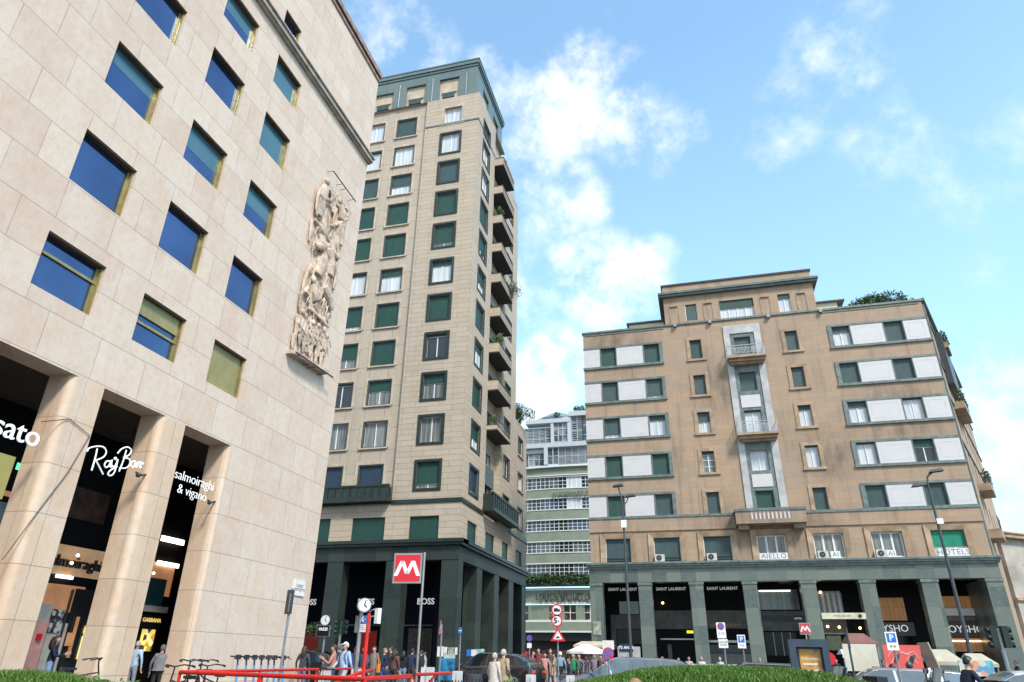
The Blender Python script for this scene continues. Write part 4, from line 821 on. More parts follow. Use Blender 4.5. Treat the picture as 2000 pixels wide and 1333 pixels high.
    FG=plain('grey_stone_fascia',(.10,.10,.092),.6,0,.2,1.5); SHOPG=plain('shop_glass',(.006,.007,.008),.15,spec=1.3); TIM=slabs('lit_timber_panel',(.45,.24,.10),(.36,.17,.06),(.5,.3,.14),.3,.75,.012,.0,(.2,.09,.04),.5,.5,(.1,.05,.02),1.5)
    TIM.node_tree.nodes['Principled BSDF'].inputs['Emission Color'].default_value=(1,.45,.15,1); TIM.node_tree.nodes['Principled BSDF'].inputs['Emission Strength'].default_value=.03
    TAUPE=plain('taupe_fascia',(.085,.075,.065),.6); 
    def pn(name,r,mat,d=.04,z=0): return MB().fb(f,r[0],r[1],r[2],r[3],-4.0+z,-4.0+z+d).build(name,mat,root)
    pn('shop_fascia',(-7.35,-4.4,3.7,4.75),FG,.12); pn('shop_fascia',(-7.35,-6.95,2.2,3.7),FG,.12); pn('shop_window',(-6.93,-4.6,2.6,3.65),SHOPG)
    pn('shop_fascia',(-3.9,-.5,3.7,5.05),FG,.12); pn('shop_fascia',(-.2,3.4,3.75,5.05),FG,.12); pn('shop_beam',(-3.5,-.8,2.92,3.02),STEEL,.3); pn('shop_beam',(.0,3.3,2.75,2.92),STEEL,.15); pn('roller_shutter',(.1,3.3,.2,2.0),slats('grey_roller',(.16,.17,.18),.12),.1); pn('shop_beam',(.1,3.3,2.05,2.6),DGREY,.12)
    pn('yellow_light',(-1.45,-.95,3.4,3.6),plain('yellow_glow',(.6,.45,.02),.5,0,0,emit=((1,.75,.05),.35)),.06); pn('shop_post',(-3.0,-2.7,.2,2.6),FG,.1)
    pn('upper_window',(-6.6,-5.05,4.8,5.75),GD,.06); pn('upper_window',(4.0,7.1,5.1,6.55),GC,.05); pn('strip_light',(4.3,6.6,6.42,6.5),LIT2,.1); pn('shop_fascia',(4.0,7.35,3.6,5.0),FG,.08); pn('shop_sign_board',(4.0,7.35,4.27,4.66),plain('purple_grey',(.035,.035,.05),.5),.12)
    pn('upper_window',(8.5,10.2,4.7,6.4),GD,.05)
    for k in range(4): pn('curtain',(8.75+.38*k,8.93+.38*k,4.75,6.3),PAPER,.07)
    pn('shop_fascia',(8.4,10.2,3.47,4.7),FG,.06); pn('shop_beam',(8.4,10.15,3.38,3.48),GREY,.12); pn('shop_window',(4.3,6.6,1.9,3.5),SHOPG)
    for k in range(3): pn('shop_mullion',(4.9+.6*k,4.95+.6*k,1.9,3.5),GREY,.08)
    pn('shop_awning',(8.6,9.6,2.3,3.28),plain('sage_board',(.28,.32,.2),.6),.2); 
    pn('timber_panel',(12.3,14.36,4.34,5.9),TIM,.06); pn('shop_fascia',(12.3,14.7,3.3,4.22),TAUPE,.08); pn('shop_window',(12.5,14.4,1.2,3.28),SHOPG)
    pn('timber_panel',(16.6,19.0,5.15,5.98),TIM,.06); pn('white_band',(16.6,19.4,4.66,5.13),WHITE,.3); pn('shop_fascia',(16.6,19.4,4.32,4.66),plain('brown_band',(.2,.14,.1),.6),.1); pn('shop_fascia',(16.6,19.4,3.22,4.3),TAUPE,.08); pn('timber_panel',(16.8,19.4,2.3,3.18),TIM,.04); pn('strip_light',(16.9,19.3,2.95,3.02),WARM,.08)
    for u,z in ((9.59,3.86),(8.8,3.9),(-3.1,5.6),(-4.7,5.3),(11.0,3.8),(8.7,6.3)): MB().ball(f.p(u,z,-3.6),.09,8,6).build('spot_lamp',WARM if u>-5 else WARM,root)
    fb=F((0,58.98,0),(1,0,0))
    for u,n in ((-6.25,'leftmost white lettering in the green arcade, behind a lamp post'),(-2.38,'second white lettering from the left in the green arcade'),(1.58,'third white lettering from the left, above the gold lettering')):
        text('SAINT LAURENT',.32,LITW,fb,u,6.66,.16,'shop_sign',ext=.02,bold=.0,label=n,cat='sign')
    text('SAINT LAURENT',.33,plain('gold_paint',(.35,.24,.09),.4,.5),fb,1.45,3.97,.15,'shop_sign',ext=.02,label='dull gold lettering on the grey fascia above a roller shutter',cat='sign')
    text('HOTEL',.17,LITW,fb,6.85,4.46,.16,'shop_sign',ext=.01,label='small white HOTEL lettering on a dark fascia in the arcade',cat='sign')
    text('OYSHO',.66,LITW,fb,13.15,3.78,.14,'shop_sign',ext=.02,label='white OYSHO lettering whose first letter hides behind a green pillar',cat='sign'); text('OYSHO',.68,LITW,fb,18.0,3.74,.14,'shop_sign',ext=.02,label='rightmost white OYSHO lettering behind the tall lamp post',cat='sign')
    return root
LIT2=plain('strip_light_warm',(1,1,1),.4,0,0,emit=((1,.85,.62),1.3))
RB=right_building()
f55=F((0,55,0),(1,0,0))
# things fixed to the brown building
def ac(u,z,label):
    root=thing('air_conditioner',label,'air conditioner',f55.p(u,z,.2),0,'air conditioners on the green ledge')
    MB().fb(f55,u-.36,u+.36,z,z+.52,.05,.38).build('casing',plain('ac_white',(.55,.54,.50),.5),root)
    g_=MB().disc(f55.p(u-.06,z+.26,.38),(0,-1,0),.21,.012,20); o=g_.build('fan_grille',BLK2,root); MB().disc(f55.p(u-.06,z+.26,.392),(0,-1,0),.05,.02,12).build('hub',GREY,o)
ac(-2.85,8.26,'white air conditioner in front of the second teal shutter from the left'); ac(.98,8.26,'white air conditioner in front of the third teal shutter from the left')
ac(8.75,8.26,'beige air conditioner left of the AI banner nearest the big balcony'); ac(12.6,8.26,'beige air conditioner between an AI banner and the next stone pier')
def banner(s,u0,u1,z0,z1,size,label):
    o=MB().fb(f55,u0,u1,z0,z1,.02,.04).build('banner',PAPER); tag(o,label,'banner'); text(s,size,plain('letter_grey',(.12,.13,.2),.6),f55,(u0+u1)/2,(z0+z1)/2,.042,'lettering',parent=o,ext=.002,sp=1.12)
banner('AIELLO',4.4,6.38,8.28,8.75,.5,'white banner with AIELLO in pale lettering under the big stone balcony'); banner('AI',9.3,9.95,8.28,8.78,.45,'small white AI banner in the window right of the big balcony')
banner('AI',13.0,13.6,8.28,8.78,.45,'small white AI banner two windows right of the big balcony'); banner('HOTELS',16.25,18.2,8.28,8.8,.52,'white HOTELS banner under a bright green blind')
o=MB().fb(F((0,54.9,0),(1,0,0)),7.98,10.82,4.22,4.62,-.1,0).build('sign_board',plain('cream_board',(.6,.58,.42),.5)); tag(o,'long cream sign board hung between two green pillars','sign')
text('HOTEL GALLERY',.16,BLK2,F((0,54.9,0),(1,0,0)),9.3,4.42,.004,'lettering',parent=o,ext=.002)
o=MB().disc((10.45,54.88,4.42),(0,-1,0),.12,.02).build('sign_mark',BLK2,o)
o=MB().fb(f55,-8.2,-7.6,3.1,4.05,.0,.05).build('wall_plaque',plain('plaque',(.38,.40,.30),.6,0,.3)); tag(o,'pale rectangular plaque on the leftmost green pillar','plaque')
# roof shrubs
bush('roof_shrub','dark green rooftop tree at the right end of the brown building','shrub',(17.6,60,30.6),(2.1,1.3,1.15),3200,.2,LEAF)
bush('roof_shrub','dense green shrub on the low roof beside the beige tower','shrub',(-17.0,66.3,24.7),(1.1,1.8,1.2),2300,.18,LEAF)
bush('balcony_plant','leafy green plant on the third tower balcony from the top','plant',(-16.2,54.4,42.6),(.5,.5,.55),500,.13,LEAFB)
bush('balcony_plant','trailing olive green plant at the outer end of a tower balcony','plant',(-15.6,57.3,35.1),(.6,.9,1.1),700,.13,LEAFO)
bush('balcony_plant','bushy bright green plant on the tower balcony above the middle','plant',(-16.1,54.6,28.4),(.5,.6,.6),500,.13,LEAFB)
bush('balcony_plant','small green plant on the lowest railed tower balcony','plant',(-16.2,54.3,20.4),(.4,.4,.4),300,.12,LEAFB)
# ================================================================== GREEN BANDED BUILDING
def green_building():
    root=thing('green_banded_building','pale green building with curved ribbon windows and a white glass penthouse','building',(-22,122,0))
    k=110/90.
    Z=lambda z:(z-1.3)*k+1.3
    SAGE=plain('sage_render',(.225,.25,.19),.8,0,.10,.6); WL=plain('white_band_line',(.66,.66,.60),.6,0,.05)
    xc=-20.; Rr=60.
    def cp(u,z,w): # curved: u arc position in x
        a=(u-xc)/Rr; return Vector((xc+(Rr+w)*math.sin(a),110+Rr-(Rr+w)*math.cos(a),z))
    def cband(b,u0,u1,z0,z1,w0,w1,n=14,mi=0):
        for j in range(n):
            a=u0+(u1-u0)*j/n; c=u0+(u1-u0)*(j+1)/n
            b.hexa([cp(a,z0,w1),cp(c,z0,w1),cp(c,z0,w0),cp(a,z0,w0),cp(a,z1,w1),cp(c,z1,w1),cp(c,z1,w0),cp(a,z1,w0)],mi)
    U0,U1=-36.,-10.
    wz=[(22.6,24.1),(19.78,21.18),(16.98,18.3),(14.18,15.5),(11.3,12.72)]
    b=MB(); edges=[(24.2,25.5)]+[(wz[i+1][1]+.1,wz[i][0]-.1) for i in range(4)]+[(9.95,11.2)]
    for z0,z1 in edges: cband(b,U0,U1,Z(z0),Z(z1),-.4,0)
    cband(b,U0,U1,Z(8.0),Z(9.55),-.4,.1); cband(b,U0,U1,Z(4.7),Z(5.75),-.4,.1); 
    # ground storeys wall with square windows
    sq=[(-24.8,-22.9),(-19.05*k,-17.9*k),(-17.0*k,-15.6*k),(-14.6*k,-13.4*k)]
    cuts=[U0]+[x for s_ in sq for x in s_]+[U1]
    sq=[(-28.9,-26.6),(-23.2,-22.0),(-20.8,-19.0),(-17.6,-16.0)]; cuts=[U0]+[x for s_ in sq for x in s_]+[U1]
    for a,c in zip(cuts[::2],cuts[1::2]): cband(b,a,c,Z(5.95),Z(7.75),-.4,.0,4)
    b.build('wall',SAGE,root)
    l=MB()
    for z0,z1 in wz:
        cband(l,U0,U1,Z(z1),Z(z1+.12),-.3,.08); cband(l,U0,U1,Z(z0-.12),Z(z0),-.3,.08)
    for z in (9.6,7.85,5.8,4.55): cband(l,U0,U1,Z(z),Z(z+.17),-.3,.16)
    cband(l,U0,U1,Z(25.45),Z(25.7),-.3,.5); cband(l,U0,U1,Z(24.3),Z(24.42),-.3,.2)
    l.build('band_line',WL,root)
    RIB=checker('ribbon_glass',[(.02,.03,.045),(.03,.05,.08),(.05,.08,.13),(.015,.02,.02),(.08,.10,.10)],.45,.06)
    for i_,(z0,z1) in enumerate(wz):
        g_=MB(); cband(g_,U0,U1,Z(z0),Z(z1),-.35,-.2); o=g_.build('ribbon_window',RIB,root)
        m_=MB(); n=34
        for q in range(n+1):
            u=U0+(U1-U0)*q/n; p=[cp(u-.035,Z(z0),-.15),cp(u+.035,Z(z0),-.15),cp(u+.035,Z(z0),-.2),cp(u-.035,Z(z0),-.2)]; m_.hexa(p+[v+Vector((0,0,Z(z1)-Z(z0))) for v in p])
        for zz in (z0+(z1-z0)*.33,z0+(z1-z0)*.67): cband(m_,U0,U1,Z(zz)-.03,Z(zz)+.03,-.2,-.16)
        m_.build('glazing_bars',WHITEF,o)
    for i_ in (0,1):
        z0,z1=wz[i_]; g_=MB(); cband(g_,-20.1,-17.5,Z(z0),Z(z1),-.19,-.155,4); g_.build('bright_pane',GW,root)
    for a,c in sq:
        g_=MB(); cband(g_,a,c,Z(5.95),Z(7.75),-.35,-.25,2); o=g_.build('window',checker('dark_window_warm',[(.02,.02,.02),(.03,.03,.03),(.16,.10,.04),(.02,.02,.03),(.04,.03,.02),(.02,.02,.02)],2.6,.2,.08),root); m_=MB(); cband(m_,(a+c)/2-.05,(a+c)/2+.05,Z(5.95),Z(7.75),-.25,-.2,1)
        cband(m_,a,c,Z(6.8),Z(6.86),-.25,-.2,1); m_.build('glazing_bars',WHITEF,o)
    d=MB(); cband(d,U0,U1,0,Z(4.5),-3.4,-3); d.build('shop_front',plain('dark_shop',(.03,.015,.012),.5,0,.5,.5),root)
    d=MB(); cband(d,U0,U1,Z(3.6),Z(4.55),-1,-.6); d.build('canopy',BLK2,root)
    d=MB(); cband(d,-27,-17,.6,2.9,-2.98,-2.9,8); d.build('shop_window',checker('busy_shop',[(.10,.02,.015),(.03,.015,.015),(.15,.09,.05),(.04,.02,.02),(.02,.015,.015),(.2,.1,.06)],3.5,.5,.08),root)
    hd=MB()
    for q in range(26): leaves(hd,cp(-29+q*.55,Z(9.95)+.85+.3*random.random(),.8+.3*random.random()),(.7,.55,.85),140,.36)
    hd.build('terrace_hedge',LEAF,root)
    # penthouse
    PW=plain('white_panel',(.46,.48,.49),.5,0,.06); PG=checker('penthouse_glass',[(.05,.07,.09),(.12,.15,.18),(.08,.1,.12),(.2,.24,.27)],.7,.1)
    fr=F((0,112.5,0),(1,0,0)); Z=lambda z:(z-1.3)*k*1.023+1.3
    def box(u0,u1,z0,z1,w0,w1,mat,nm,par=root): return MB().fb(fr,u0*k,u1*k,Z(z0),Z(z1),w0,w1).build(nm,mat,par)
    def grid(u0,u1,z0,z1,w,nu,nz,louv=False):
        o=box(u0,u1,z0,z1,w-.2,w-.1,PG,'glass_wall'); m_=MB(); uu0,uu1=u0*k,u1*k
        for q in range(nu+1): u=uu0+(uu1-uu0)*q/nu; m_.fb(fr,u-.06,u+.06,Z(z0),Z(z1),w-.1,w)
        for q in range(nz+1): z=Z(z0)+(Z(z1)-Z(z0))*q/nz; m_.fb(fr,uu0,uu1,z-.05,z+.05,w-.1,w-.01)
        if louv:
            for q in range(14): z=Z(z0)+(Z(z1)-Z(z0))*(q+.5)/14; m_.fb(fr,uu0,uu1,z-.03,z+.03,w,w+.06)
        m_.build('mullions',PW,o)
    grid(-30,-22.2,25.6,27.2,0,6,2); grid(-22.,-19.7,25.6,27.4,1,3,2); grid(-19.2,-17.6,25.6,27.9,1.5,2,2); grid(-17.6,-12,25.6,27.9,1.2,6,2,True)
    box(-24,-12,27.95,28.6,-.5,1.8,PW,'white_fascia'); box(-19.6,-19.1,25.5,28,1.0,2,PW,'white_post'); box(-26,-19.3,27.3,27.9,-.5,1.2,PW,'white_fascia')
    grid(-30,-19.2,28.7,31.9,-2.4,12,4,True); grid(-18.8,-16.8,28.7,32.4,-2,3,4); grid(-16.1,-14.5,29,33.2,-2,2,4,True); grid(-14.5,-10,29,33.2,-2,4,3)
    box(-19.2,-18.8,28.6,32.6,-2.4,-1.7,PW,'white_post'); box(-16.7,-16.2,28.6,33.3,-2.4,-1.7,PW,'white_post')
    box(-23,-16.3,32.4,33.0,-4,-1.6,PW,'white_fascia'); box(-16.5,-10,33.2,33.9,-4,-1.5,PW,'white_fascia')
    rf=MB(); q=[fr.p(-23*k,Z(32.9),-3),fr.p(-18.7*k,Z(34.7),-4),fr.p(-16*k,Z(33.6),-3),fr.p(-18.7*k,Z(33),-2)]; rf.poly([q[0],q[3],q[1]]); rf.poly([q[3],q[2],q[1]]); rf.poly([q[0],q[1],q[2]]); rf.build('glass_roof',PG,root)
    hd=MB()
    for q in range(8): leaves(hd,fr.p((-15.6+q*.35)*k,Z(34.2)+.4*random.random(),-2.6),(.35,.3,.8),70,.3)
    leaves(hd,fr.p(-18.3*k,Z(33.6),-1.9),(.6,.4,.5),100,.3); leaves(hd,fr.p(-19.3*k,Z(28.9),-.3),(.6,.3,.3),80,.3); hd.build('terrace_plants',LEAF,root)
    # lettering
    ff=F((0,109.85,0),(1,0,0))
    x=-20.2*k*1.0
    a=at(1122,967,109.8); text('AUDEMARS PIGUET',1.02,plain('bronze_letters',(.10,.10,.07),.5),ff,at(1078,966,109.8).x,at(1105,966,109.8).z,.2,'building_sign',ext=.06,align='LEFT',skew=.12,label='dark upright lettering on the third green band of the curved building',cat='sign')
    big=[('L',1.5),('O',1.5),('U',2.0),('I',2.0),('S',2.0),('V',2.9),('U',2.1),('I',2.1),('T',2.0),('T',1.7),('O',1.6),('N',1.5)]
    px=[1049,1057,1067,1075,1083,1098,1111,1120,1128,1137,1147,1156]; root2=thing('building_sign','large dark lettering of mixed sizes above the square windows of the green building','sign',at(1100,1167,109.5))
    for (c,s_),p in zip(big,px):
        q=at(p,1167,109.4); text(c,s_*.82,BLK2,F((0,109.5,0),(1,0,0)),q.x,q.z,.1,'letter',parent=root2,ext=.05,bold=.01,sx=.85)
green_building()
# ================================================================== PALE BUILDING FAR RIGHT
def far_building():
    root=thing('pale_street_building','pale stone building with cornice at the far right down the avenue','building',(30,75,0))
    g=F((23.4,63.5,0),(.8,.6,0)); PS=plain('pale_stone',(.42,.38,.33),.8,0,.2,.6)
    h=[(2+3.4*k,3.4+3.4*k,z,z+1.8) for k in range(6) for z in (3.2,7.0)]
    b=MB(); b.wall(g,0,24,0,11,h,.3); b.poly([g.p(0,0,0),g.p(0,11,0),g.p(0,11,-12),g.p(0,0,-12)][::-1]); b.poly([g.p(0,11,0),g.p(24,11,0),g.p(24,11,-12),g.p(0,11,-12)]); b.build('wall',PS,root)
    MB().fb(g,-.3,24,10.7,11.0,-.3,.5).fb(g,-.35,24,11.0,11.12,-.3,.62).fb(g,-.2,24,6.0,6.2,0,.2).build('cornice',RTRIM,root)
    for q in h: window(g,root,*q,depth=.25,shut=0,glass=GD,frame=DARKF)
    g2=F((25.8,70,0),(.357,.934,0)); b=MB(); b.wall(g2,0,34,0,16,[],.3); b.poly([g2.p(0,0,0),g2.p(0,16,0),g2.p(0,16,-3),g2.p(0,0,-3)][::-1]); b.build('rear_wall',plain('white_render',(.6,.58,.55),.8),root)
far_building()
#PART3
# ================================================================== STREET FURNITURE
def post(b,x,y,z0,z1,r=.035,n=8): return b.tube([(x,y,z0),(x,y,z1)],r,n)
def lamp(px,py,pxb,Y,label):
    a=at(px,py,Y); x=a.x; zt=a.z; root=thing('street_lamp',label,'street lamp',(x,Y,0),0,'twin-armed street lamps in front of the green arcade')
    p=MB().tube([(x,Y,0),(x,Y,zt*.55),(x,Y,zt)],[.085,.065,.042],10); p.tube([(x,Y,0),(x,Y,.5)],.15,10); p.build('pole',DGREY,root,smooth=50)
    return root,x,zt
root,x,zt=lamp(1216,985,1228,36,'tall thin grey twin-head lamp post nearer the green banded building')
a=at(1207,950,36); b_=at(1231,970,36)
MB().tube([(x,36,zt),(x-.05,36,zt+.4),(a.x,36,a.z)],.04).tube([(x,36,zt-.1),((x+b_.x)/2,36,zt+.1),(b_.x-.1,36,b_.z)],.03).build('arm',DGREY,root)
for q,s in ((a,-1),(b_,1)):
    MB().hexa([(q.x-.28,35.85,q.z-.05),(q.x+.28,35.85,q.z-.0),(q.x+.28,36.15,q.z-.0),(q.x-.28,36.15,q.z-.05),(q.x-.2,35.9,q.z+.06),(q.x+.2,35.9,q.z+.12),(q.x+.2,36.1,q.z+.12),(q.x-.2,36.1,q.z+.06)]).build('lamp_head',BLK2,root)
c=at(1219,1024,36); MB().box(c.x-.14,c.x+.14,35.84,35.9,c.z-.2,c.z+.18).build('camera_box',WHITE,root)
c=at(1219,1010,36); MB().tube([(c.x-.3,36,c.z),(c.x+.3,36,c.z)],.02).build('cross_bar',GREY,root)
root,x,zt=lamp(1812,945,1907,32,'tall thin grey twin-head lamp post at the right, before the OYSHO shops')
a=at(1828,921,32); b_=at(1794,949,32)
MB().tube([(x,32,zt),(x+.05,32,zt+.3),(a.x-.15,32,a.z-.03)],.04).tube([(x,32,zt-.15),(b_.x+.4,32,b_.z+.08),(b_.x,32,b_.z)],.03).build('arm',DGREY,root)
for q in (a,b_):
    MB().hexa([(q.x-.28,31.85,q.z-.05),(q.x+.28,31.85,q.z-.0),(q.x+.28,32.15,q.z-.0),(q.x-.28,32.15,q.z-.05),(q.x-.2,31.9,q.z+.06),(q.x+.2,31.9,q.z+.12),(q.x+.2,32.1,q.z+.12),(q.x-.2,32.1,q.z+.06)]).build('lamp_head',BLK2,root)
c=at(1834,1019,32); MB().box(c.x-.12,c.x+.12,31.84,31.9,c.z-.12,c.z+.1).build('camera_box',WHITE,root)
def sg(name,label,x,Y,z0,z1,r=.03,mat=None,group=None):
    root=thing(name,label,'sign',(x,Y,0),0,group); MB().tube([(x,Y,0),(x,Y,z1)],r,8).build('pole',mat or GREY,root); return root
def yf(Y): return F((0,Y,0),(1,0,0))
# metro sign
def metro(px0,py0,px1,py1,Y,label,tilt=0,pole_side=1,mcol=SIGNRED):
    a=at(px0,py0,Y); b_=at(px1,py1,Y); fr=F((a.x,Y,0),(math.cos(tilt),math.sin(tilt),0)); W=(b_.x-a.x)/math.cos(tilt); z0,z1=b_.z,a.z; xp=W+.05 if pole_side>0 else W*.5
    base=fr.p(xp,0,-.02); root=thing('metro_sign',label,'metro sign',base)
    MB().tube([base,base+Vector((0,0,z1+.02 if pole_side>0 else z0))],.035,10).build('pole',STEEL,root,smooth=50)
    MB().fb(fr,0,W,z0,z1,-.12,.0).build('casing',STEEL,root); e=W*.06
    MB().fb(fr,e,W-e,z0+e,z1-e,.0,.012).build('red_face',mcol,root)
    # the letter: a continuous white zig-zag band
    cx=W/2; h=z1-z0; t=.11*W; zt=z1-.26*h; zb=z0+.24*h; m_=MB()
    P=[(.10,0),(.31,1),(.5,.12),(.69,1),(.90,0)]
    def seg(a_,c_):
        (x0,y0),(x1,y1)=a_,c_; x0*=W;x1*=W; m_.prism(fr,[(x0-t*.62,zb+(zt-zb)*y0),(x0+t*.62,zb+(zt-zb)*y0),(x1+t*.62,zb+(zt-zb)*y1),(x1-t*.62,zb+(zt-zb)*y1)],.0125,.018+.002*(x0>cx))
    for a_,c_ in zip(P,P[1:]): seg(a_,c_)
    m_.build('letter_m',WHITE,root)
    return root
metro(771,1081,819,1139,18,'large red metro sign with white M on a slim steel pole',.12)
metro(1560,1217,1585,1240,34,'small faded red metro sign above the grey information frame',.05,0,plain('faded_sign_red',(.55,.06,.07),.4))
# back of a sign, far left
p=at(567,1178,17); root=sg('sign_post','grey pole with the back of a narrow sign beside the corner of the cream building',p.x,17.,0,at(567,1150,17).z,.035)
MB().fb(yf(17),p.x-.1,p.x+.1,at(567,1200,17).z,at(567,1153,17).z,.03,.06).build('sign_back',DGREY,root); MB().fb(yf(17),p.x+.0,p.x+.035,at(567,1196,17).z,at(567,1160,17).z,.06,.075).build('rail',GREY,root)
# clock
def clock(root,c,n,r,t,mat):
    n=Vector(n).normalized(); MB().disc(c,n,r,t,28).build('clock_drum',mat,root,smooth=40); cc=c+n*t
    o=MB().disc(cc,n,r*.88,.012,28).build('clock_face',WHITE,root); a=Vector((0,0,1)).cross(n).normalized(); up=n.cross(a); cc=cc+n*.014
    h=MB()
    for ang,l in ((.25,.7),(2.2,.5)): d=a*math.sin(ang)+up*math.cos(ang); s_=a*math.cos(ang)-up*math.sin(ang); h.hexa([cc-s_*.015*1,cc+s_*.015,cc+s_*.015+n*.006,cc-s_*.015+n*.006,cc+d*r*l-s_*.012,cc+d*r*l+s_*.012,cc+d*r*l+s_*.012+n*.006,cc+d*r*l-s_*.012+n*.006])
    for k in range(12):
        ang=k*math.pi/6; d=a*math.sin(ang)+up*math.cos(ang); s_=a*math.cos(ang)-up*math.sin(ang); p=cc+d*r*.72; q=cc+d*r*.8; h.hexa([p-s_*.008,p+s_*.008,p+s_*.008+n*.004,p-s_*.008+n*.004,q-s_*.008,q+s_*.008,q+s_*.008+n*.004,q-s_*.008+n*.004])
    h.build('clock_hands',BLACK,o)
c=at(712,1183,16); root=thing('street_clock','grey drum clock on a pole above a box with a blue and white sign','clock',(c.x-.05,16,0))
MB().tube([(c.x-.06,16,0),(c.x-.06,16,c.z-.1)],.05,10).build('pole',GREY,root,smooth=50); clock(root,c-Vector((.02,0,0)),(.55,-.83,0),.165,.12,GREY)
fc=F((at(697,1203,16).x,16,0),(.97,-.24,0)); z1=at(706,1203,16).z; z0=at(706,1236,16).z; MB().fb(fc,-.03,.31,z0,z1,-.16,.0).build('box',GREY,root)
MB().fb(fc,.1,.31,z0+.19,z1-.01,.001,.01).build('blue_sign',BLUE,root); MB().fb(fc,.1,.31,z0+.01,z0+.185,.001,.01).build('white_sign',WHITE,root)
w_=MB(); zz=(z0+z1)/2+.09
for pts in ([(.2,.07),(.17,.03),(.23,.03),(.2,.07)],[(.13,-.05),(.17,.0),(.24,-.02),(.28,.02)],[(.2,.03),(.19,-.02),(.25,-.05)]): w_.tube([fc.p(u,zz+v,.014) for u,v in pts],.008,5)
w_.build('symbol',WHITE,root)
for k in range(3): MB().fb(fc,.12,.29-.03*k,z0+.06+.04*k,z0+.07+.04*k,.0105,.012).build('text_line',GREY,root)
c=at(637,1212,30); root=thing('advert_clock','round clock above a black FAZZI board on a pole before the dark arcade','clock',(c.x,30,0)); MB().tube([(c.x+.02,30,0),(c.x+.02,30,c.z-.3)],.05,8).build('pole',GREY,root)
clock(root,c,(.1,-1,0),.24,.1,BLK2); fz=yf(29.95); MB().fb(fz,c.x-.33,c.x+.27,at(637,1243,30).z,at(637,1223,30).z,0,.06).build('board',BLACK,root)
e=MB(); za,zb=at(637,1243,30).z,at(637,1223,30).z
for q in ((c.x-.35,c.x+.29,zb,zb+.02),(c.x-.35,c.x+.29,za-.02,za),(c.x-.35,c.x-.33,za,zb),(c.x+.27,c.x+.29,za,zb)): e.fb(fz,*q,-.01,.07)
e.build('board_edge',GREY,root); text('FAZZI',.16,LITW,fz,c.x-.03,(za+zb)/2+.07,.062,'lettering',parent=root,ext=.004,bold=.004)
# red pole with camera box
a=at(721,1198,15); root=thing('red_post','tall red metro post carrying a small white camera box','post',(a.x,15,0)); MB().tube([(a.x,15,0),(a.x,15,a.z)],.043,10).build('pole',RED,root,smooth=50)
MB().tube([(a.x,15,a.z-.08),(a.x+.18,15,a.z-.06)],.02,6).tube([(a.x,15,a.z+.02),(a.x+.1,15,a.z+.08),(a.x+.2,15,a.z+.02)],.015,6).build('arm',GREY,root)
MB().fb(F((a.x+.18,15,0),(.9,-.43,0)),0,.11,a.z-.22,a.z+.1,-.05,.05).build('camera_box',WHITE,root)
# metro stair railing
root=thing('metro_railing','red tubular railing round the metro stairs in front of the scooters','railing',(-8,16,0))
r0=atz(352,1313,1.0); r1=atz(704,1306,1.0); r2=atz(713,1327,1.0); r3=atz(802,1321,1.0)
MB().tube([r0,r1],.035,10).build('top_rail',RED,root,smooth=60); MB().tube([r0,r2,r3,r3+Vector((.06,0,-.12)),r3+Vector((.07,0,-.98))],.04,10).build('top_rail',RED,root,smooth=60)
r6=atz(728,1309,1.0); r5=atz(697,1316,1.); MB().tube([Vector((r5.x-.4,r5.y-1.5,.2)),Vector((r5.x-.15,r5.y-.7,.8)),r5,r6],.04,10).build('top_rail',RED,root,smooth=60)
MB().tube([r2-Vector((0,0,.45)),r3-Vector((0,0,.45))],.03,8).build('lower_rail',RED,root)
for q in (r0,r1,r0.lerp(r1,.33),r0.lerp(r1,.66),r0.lerp(r2,.5),r2): post(MB(),q.x,q.y,0,1.0,.03).build('rail_post',RED,root)
r4=atz(814,1318,1.0); r5=atz(880,1315,1.0); root=thing('metro_railing','short red railing piece behind the metro sign pole, ending in a curve','railing',(r5.x,r5.y,0))
MB().tube([r4,r5],.035,10).build('top_rail',RED,root,smooth=60); MB().tube([r4.lerp(r5,.45)-Vector((.1,0,.98)),r4.lerp(r5,.45)-Vector((.1,0,.2)),r4.lerp(r5,.5)-Vector((0,0,.04))],.03,8).build('rail_post',RED,root)
# traffic lights
def tl(px,py,Y,label,heads,polepx,mat,rot=0,s=1.0):
    a=at(px,py,Y); pp=at(*polepx,Y); root=thing('traffic_light',label,'traffic light',(pp.x,Y,0)); MB().tube([(pp.x,Y,0),(pp.x,Y,a.z+.3*s)],.05,8).build('pole',GREY,root)
    for du,di in heads:
        h=MB(); x=pp.x+du*s; h.box(x-.12*s,x+.12*s,Y-.1,Y+.1,a.z-.45*s,a.z+.4*s)
        for k in range(3):
            zc=a.z+(.27-.29*k)*s
            h.tube([(x,Y,zc),(x+di[0]*.3*s,Y+di[1]*.3*s,zc-.02)],[.1*s,.125*s],10)
        o=h.build('signal_head',mat,root); 
        for k in range(3):
            zc=a.z+(.27-.29*k)*s; MB().disc((x+di[0]*.302*s,Y+di[1]*.302*s,zc-.02),(di[0],di[1],0),.1*s,.01,12).build('lens',BLACK,o)
    return root
TLG=plain('traffic_light_green',(.005,.022,.016),.5)
tl(1945,1243,22,'dark green traffic light with hooded lamps in front of the right end of the arcade',[(-.22,(-.8,-.2)),(.22,(.8,-.2))],(1957,1262),TLG,s=.62)
tl(660,1224,30,'dark traffic light left of the street clock in front of the black arcade',[(-.1,(-.9,-.3)),(.22,(.8,-.3))],(663,1250),TLG,s=.7)
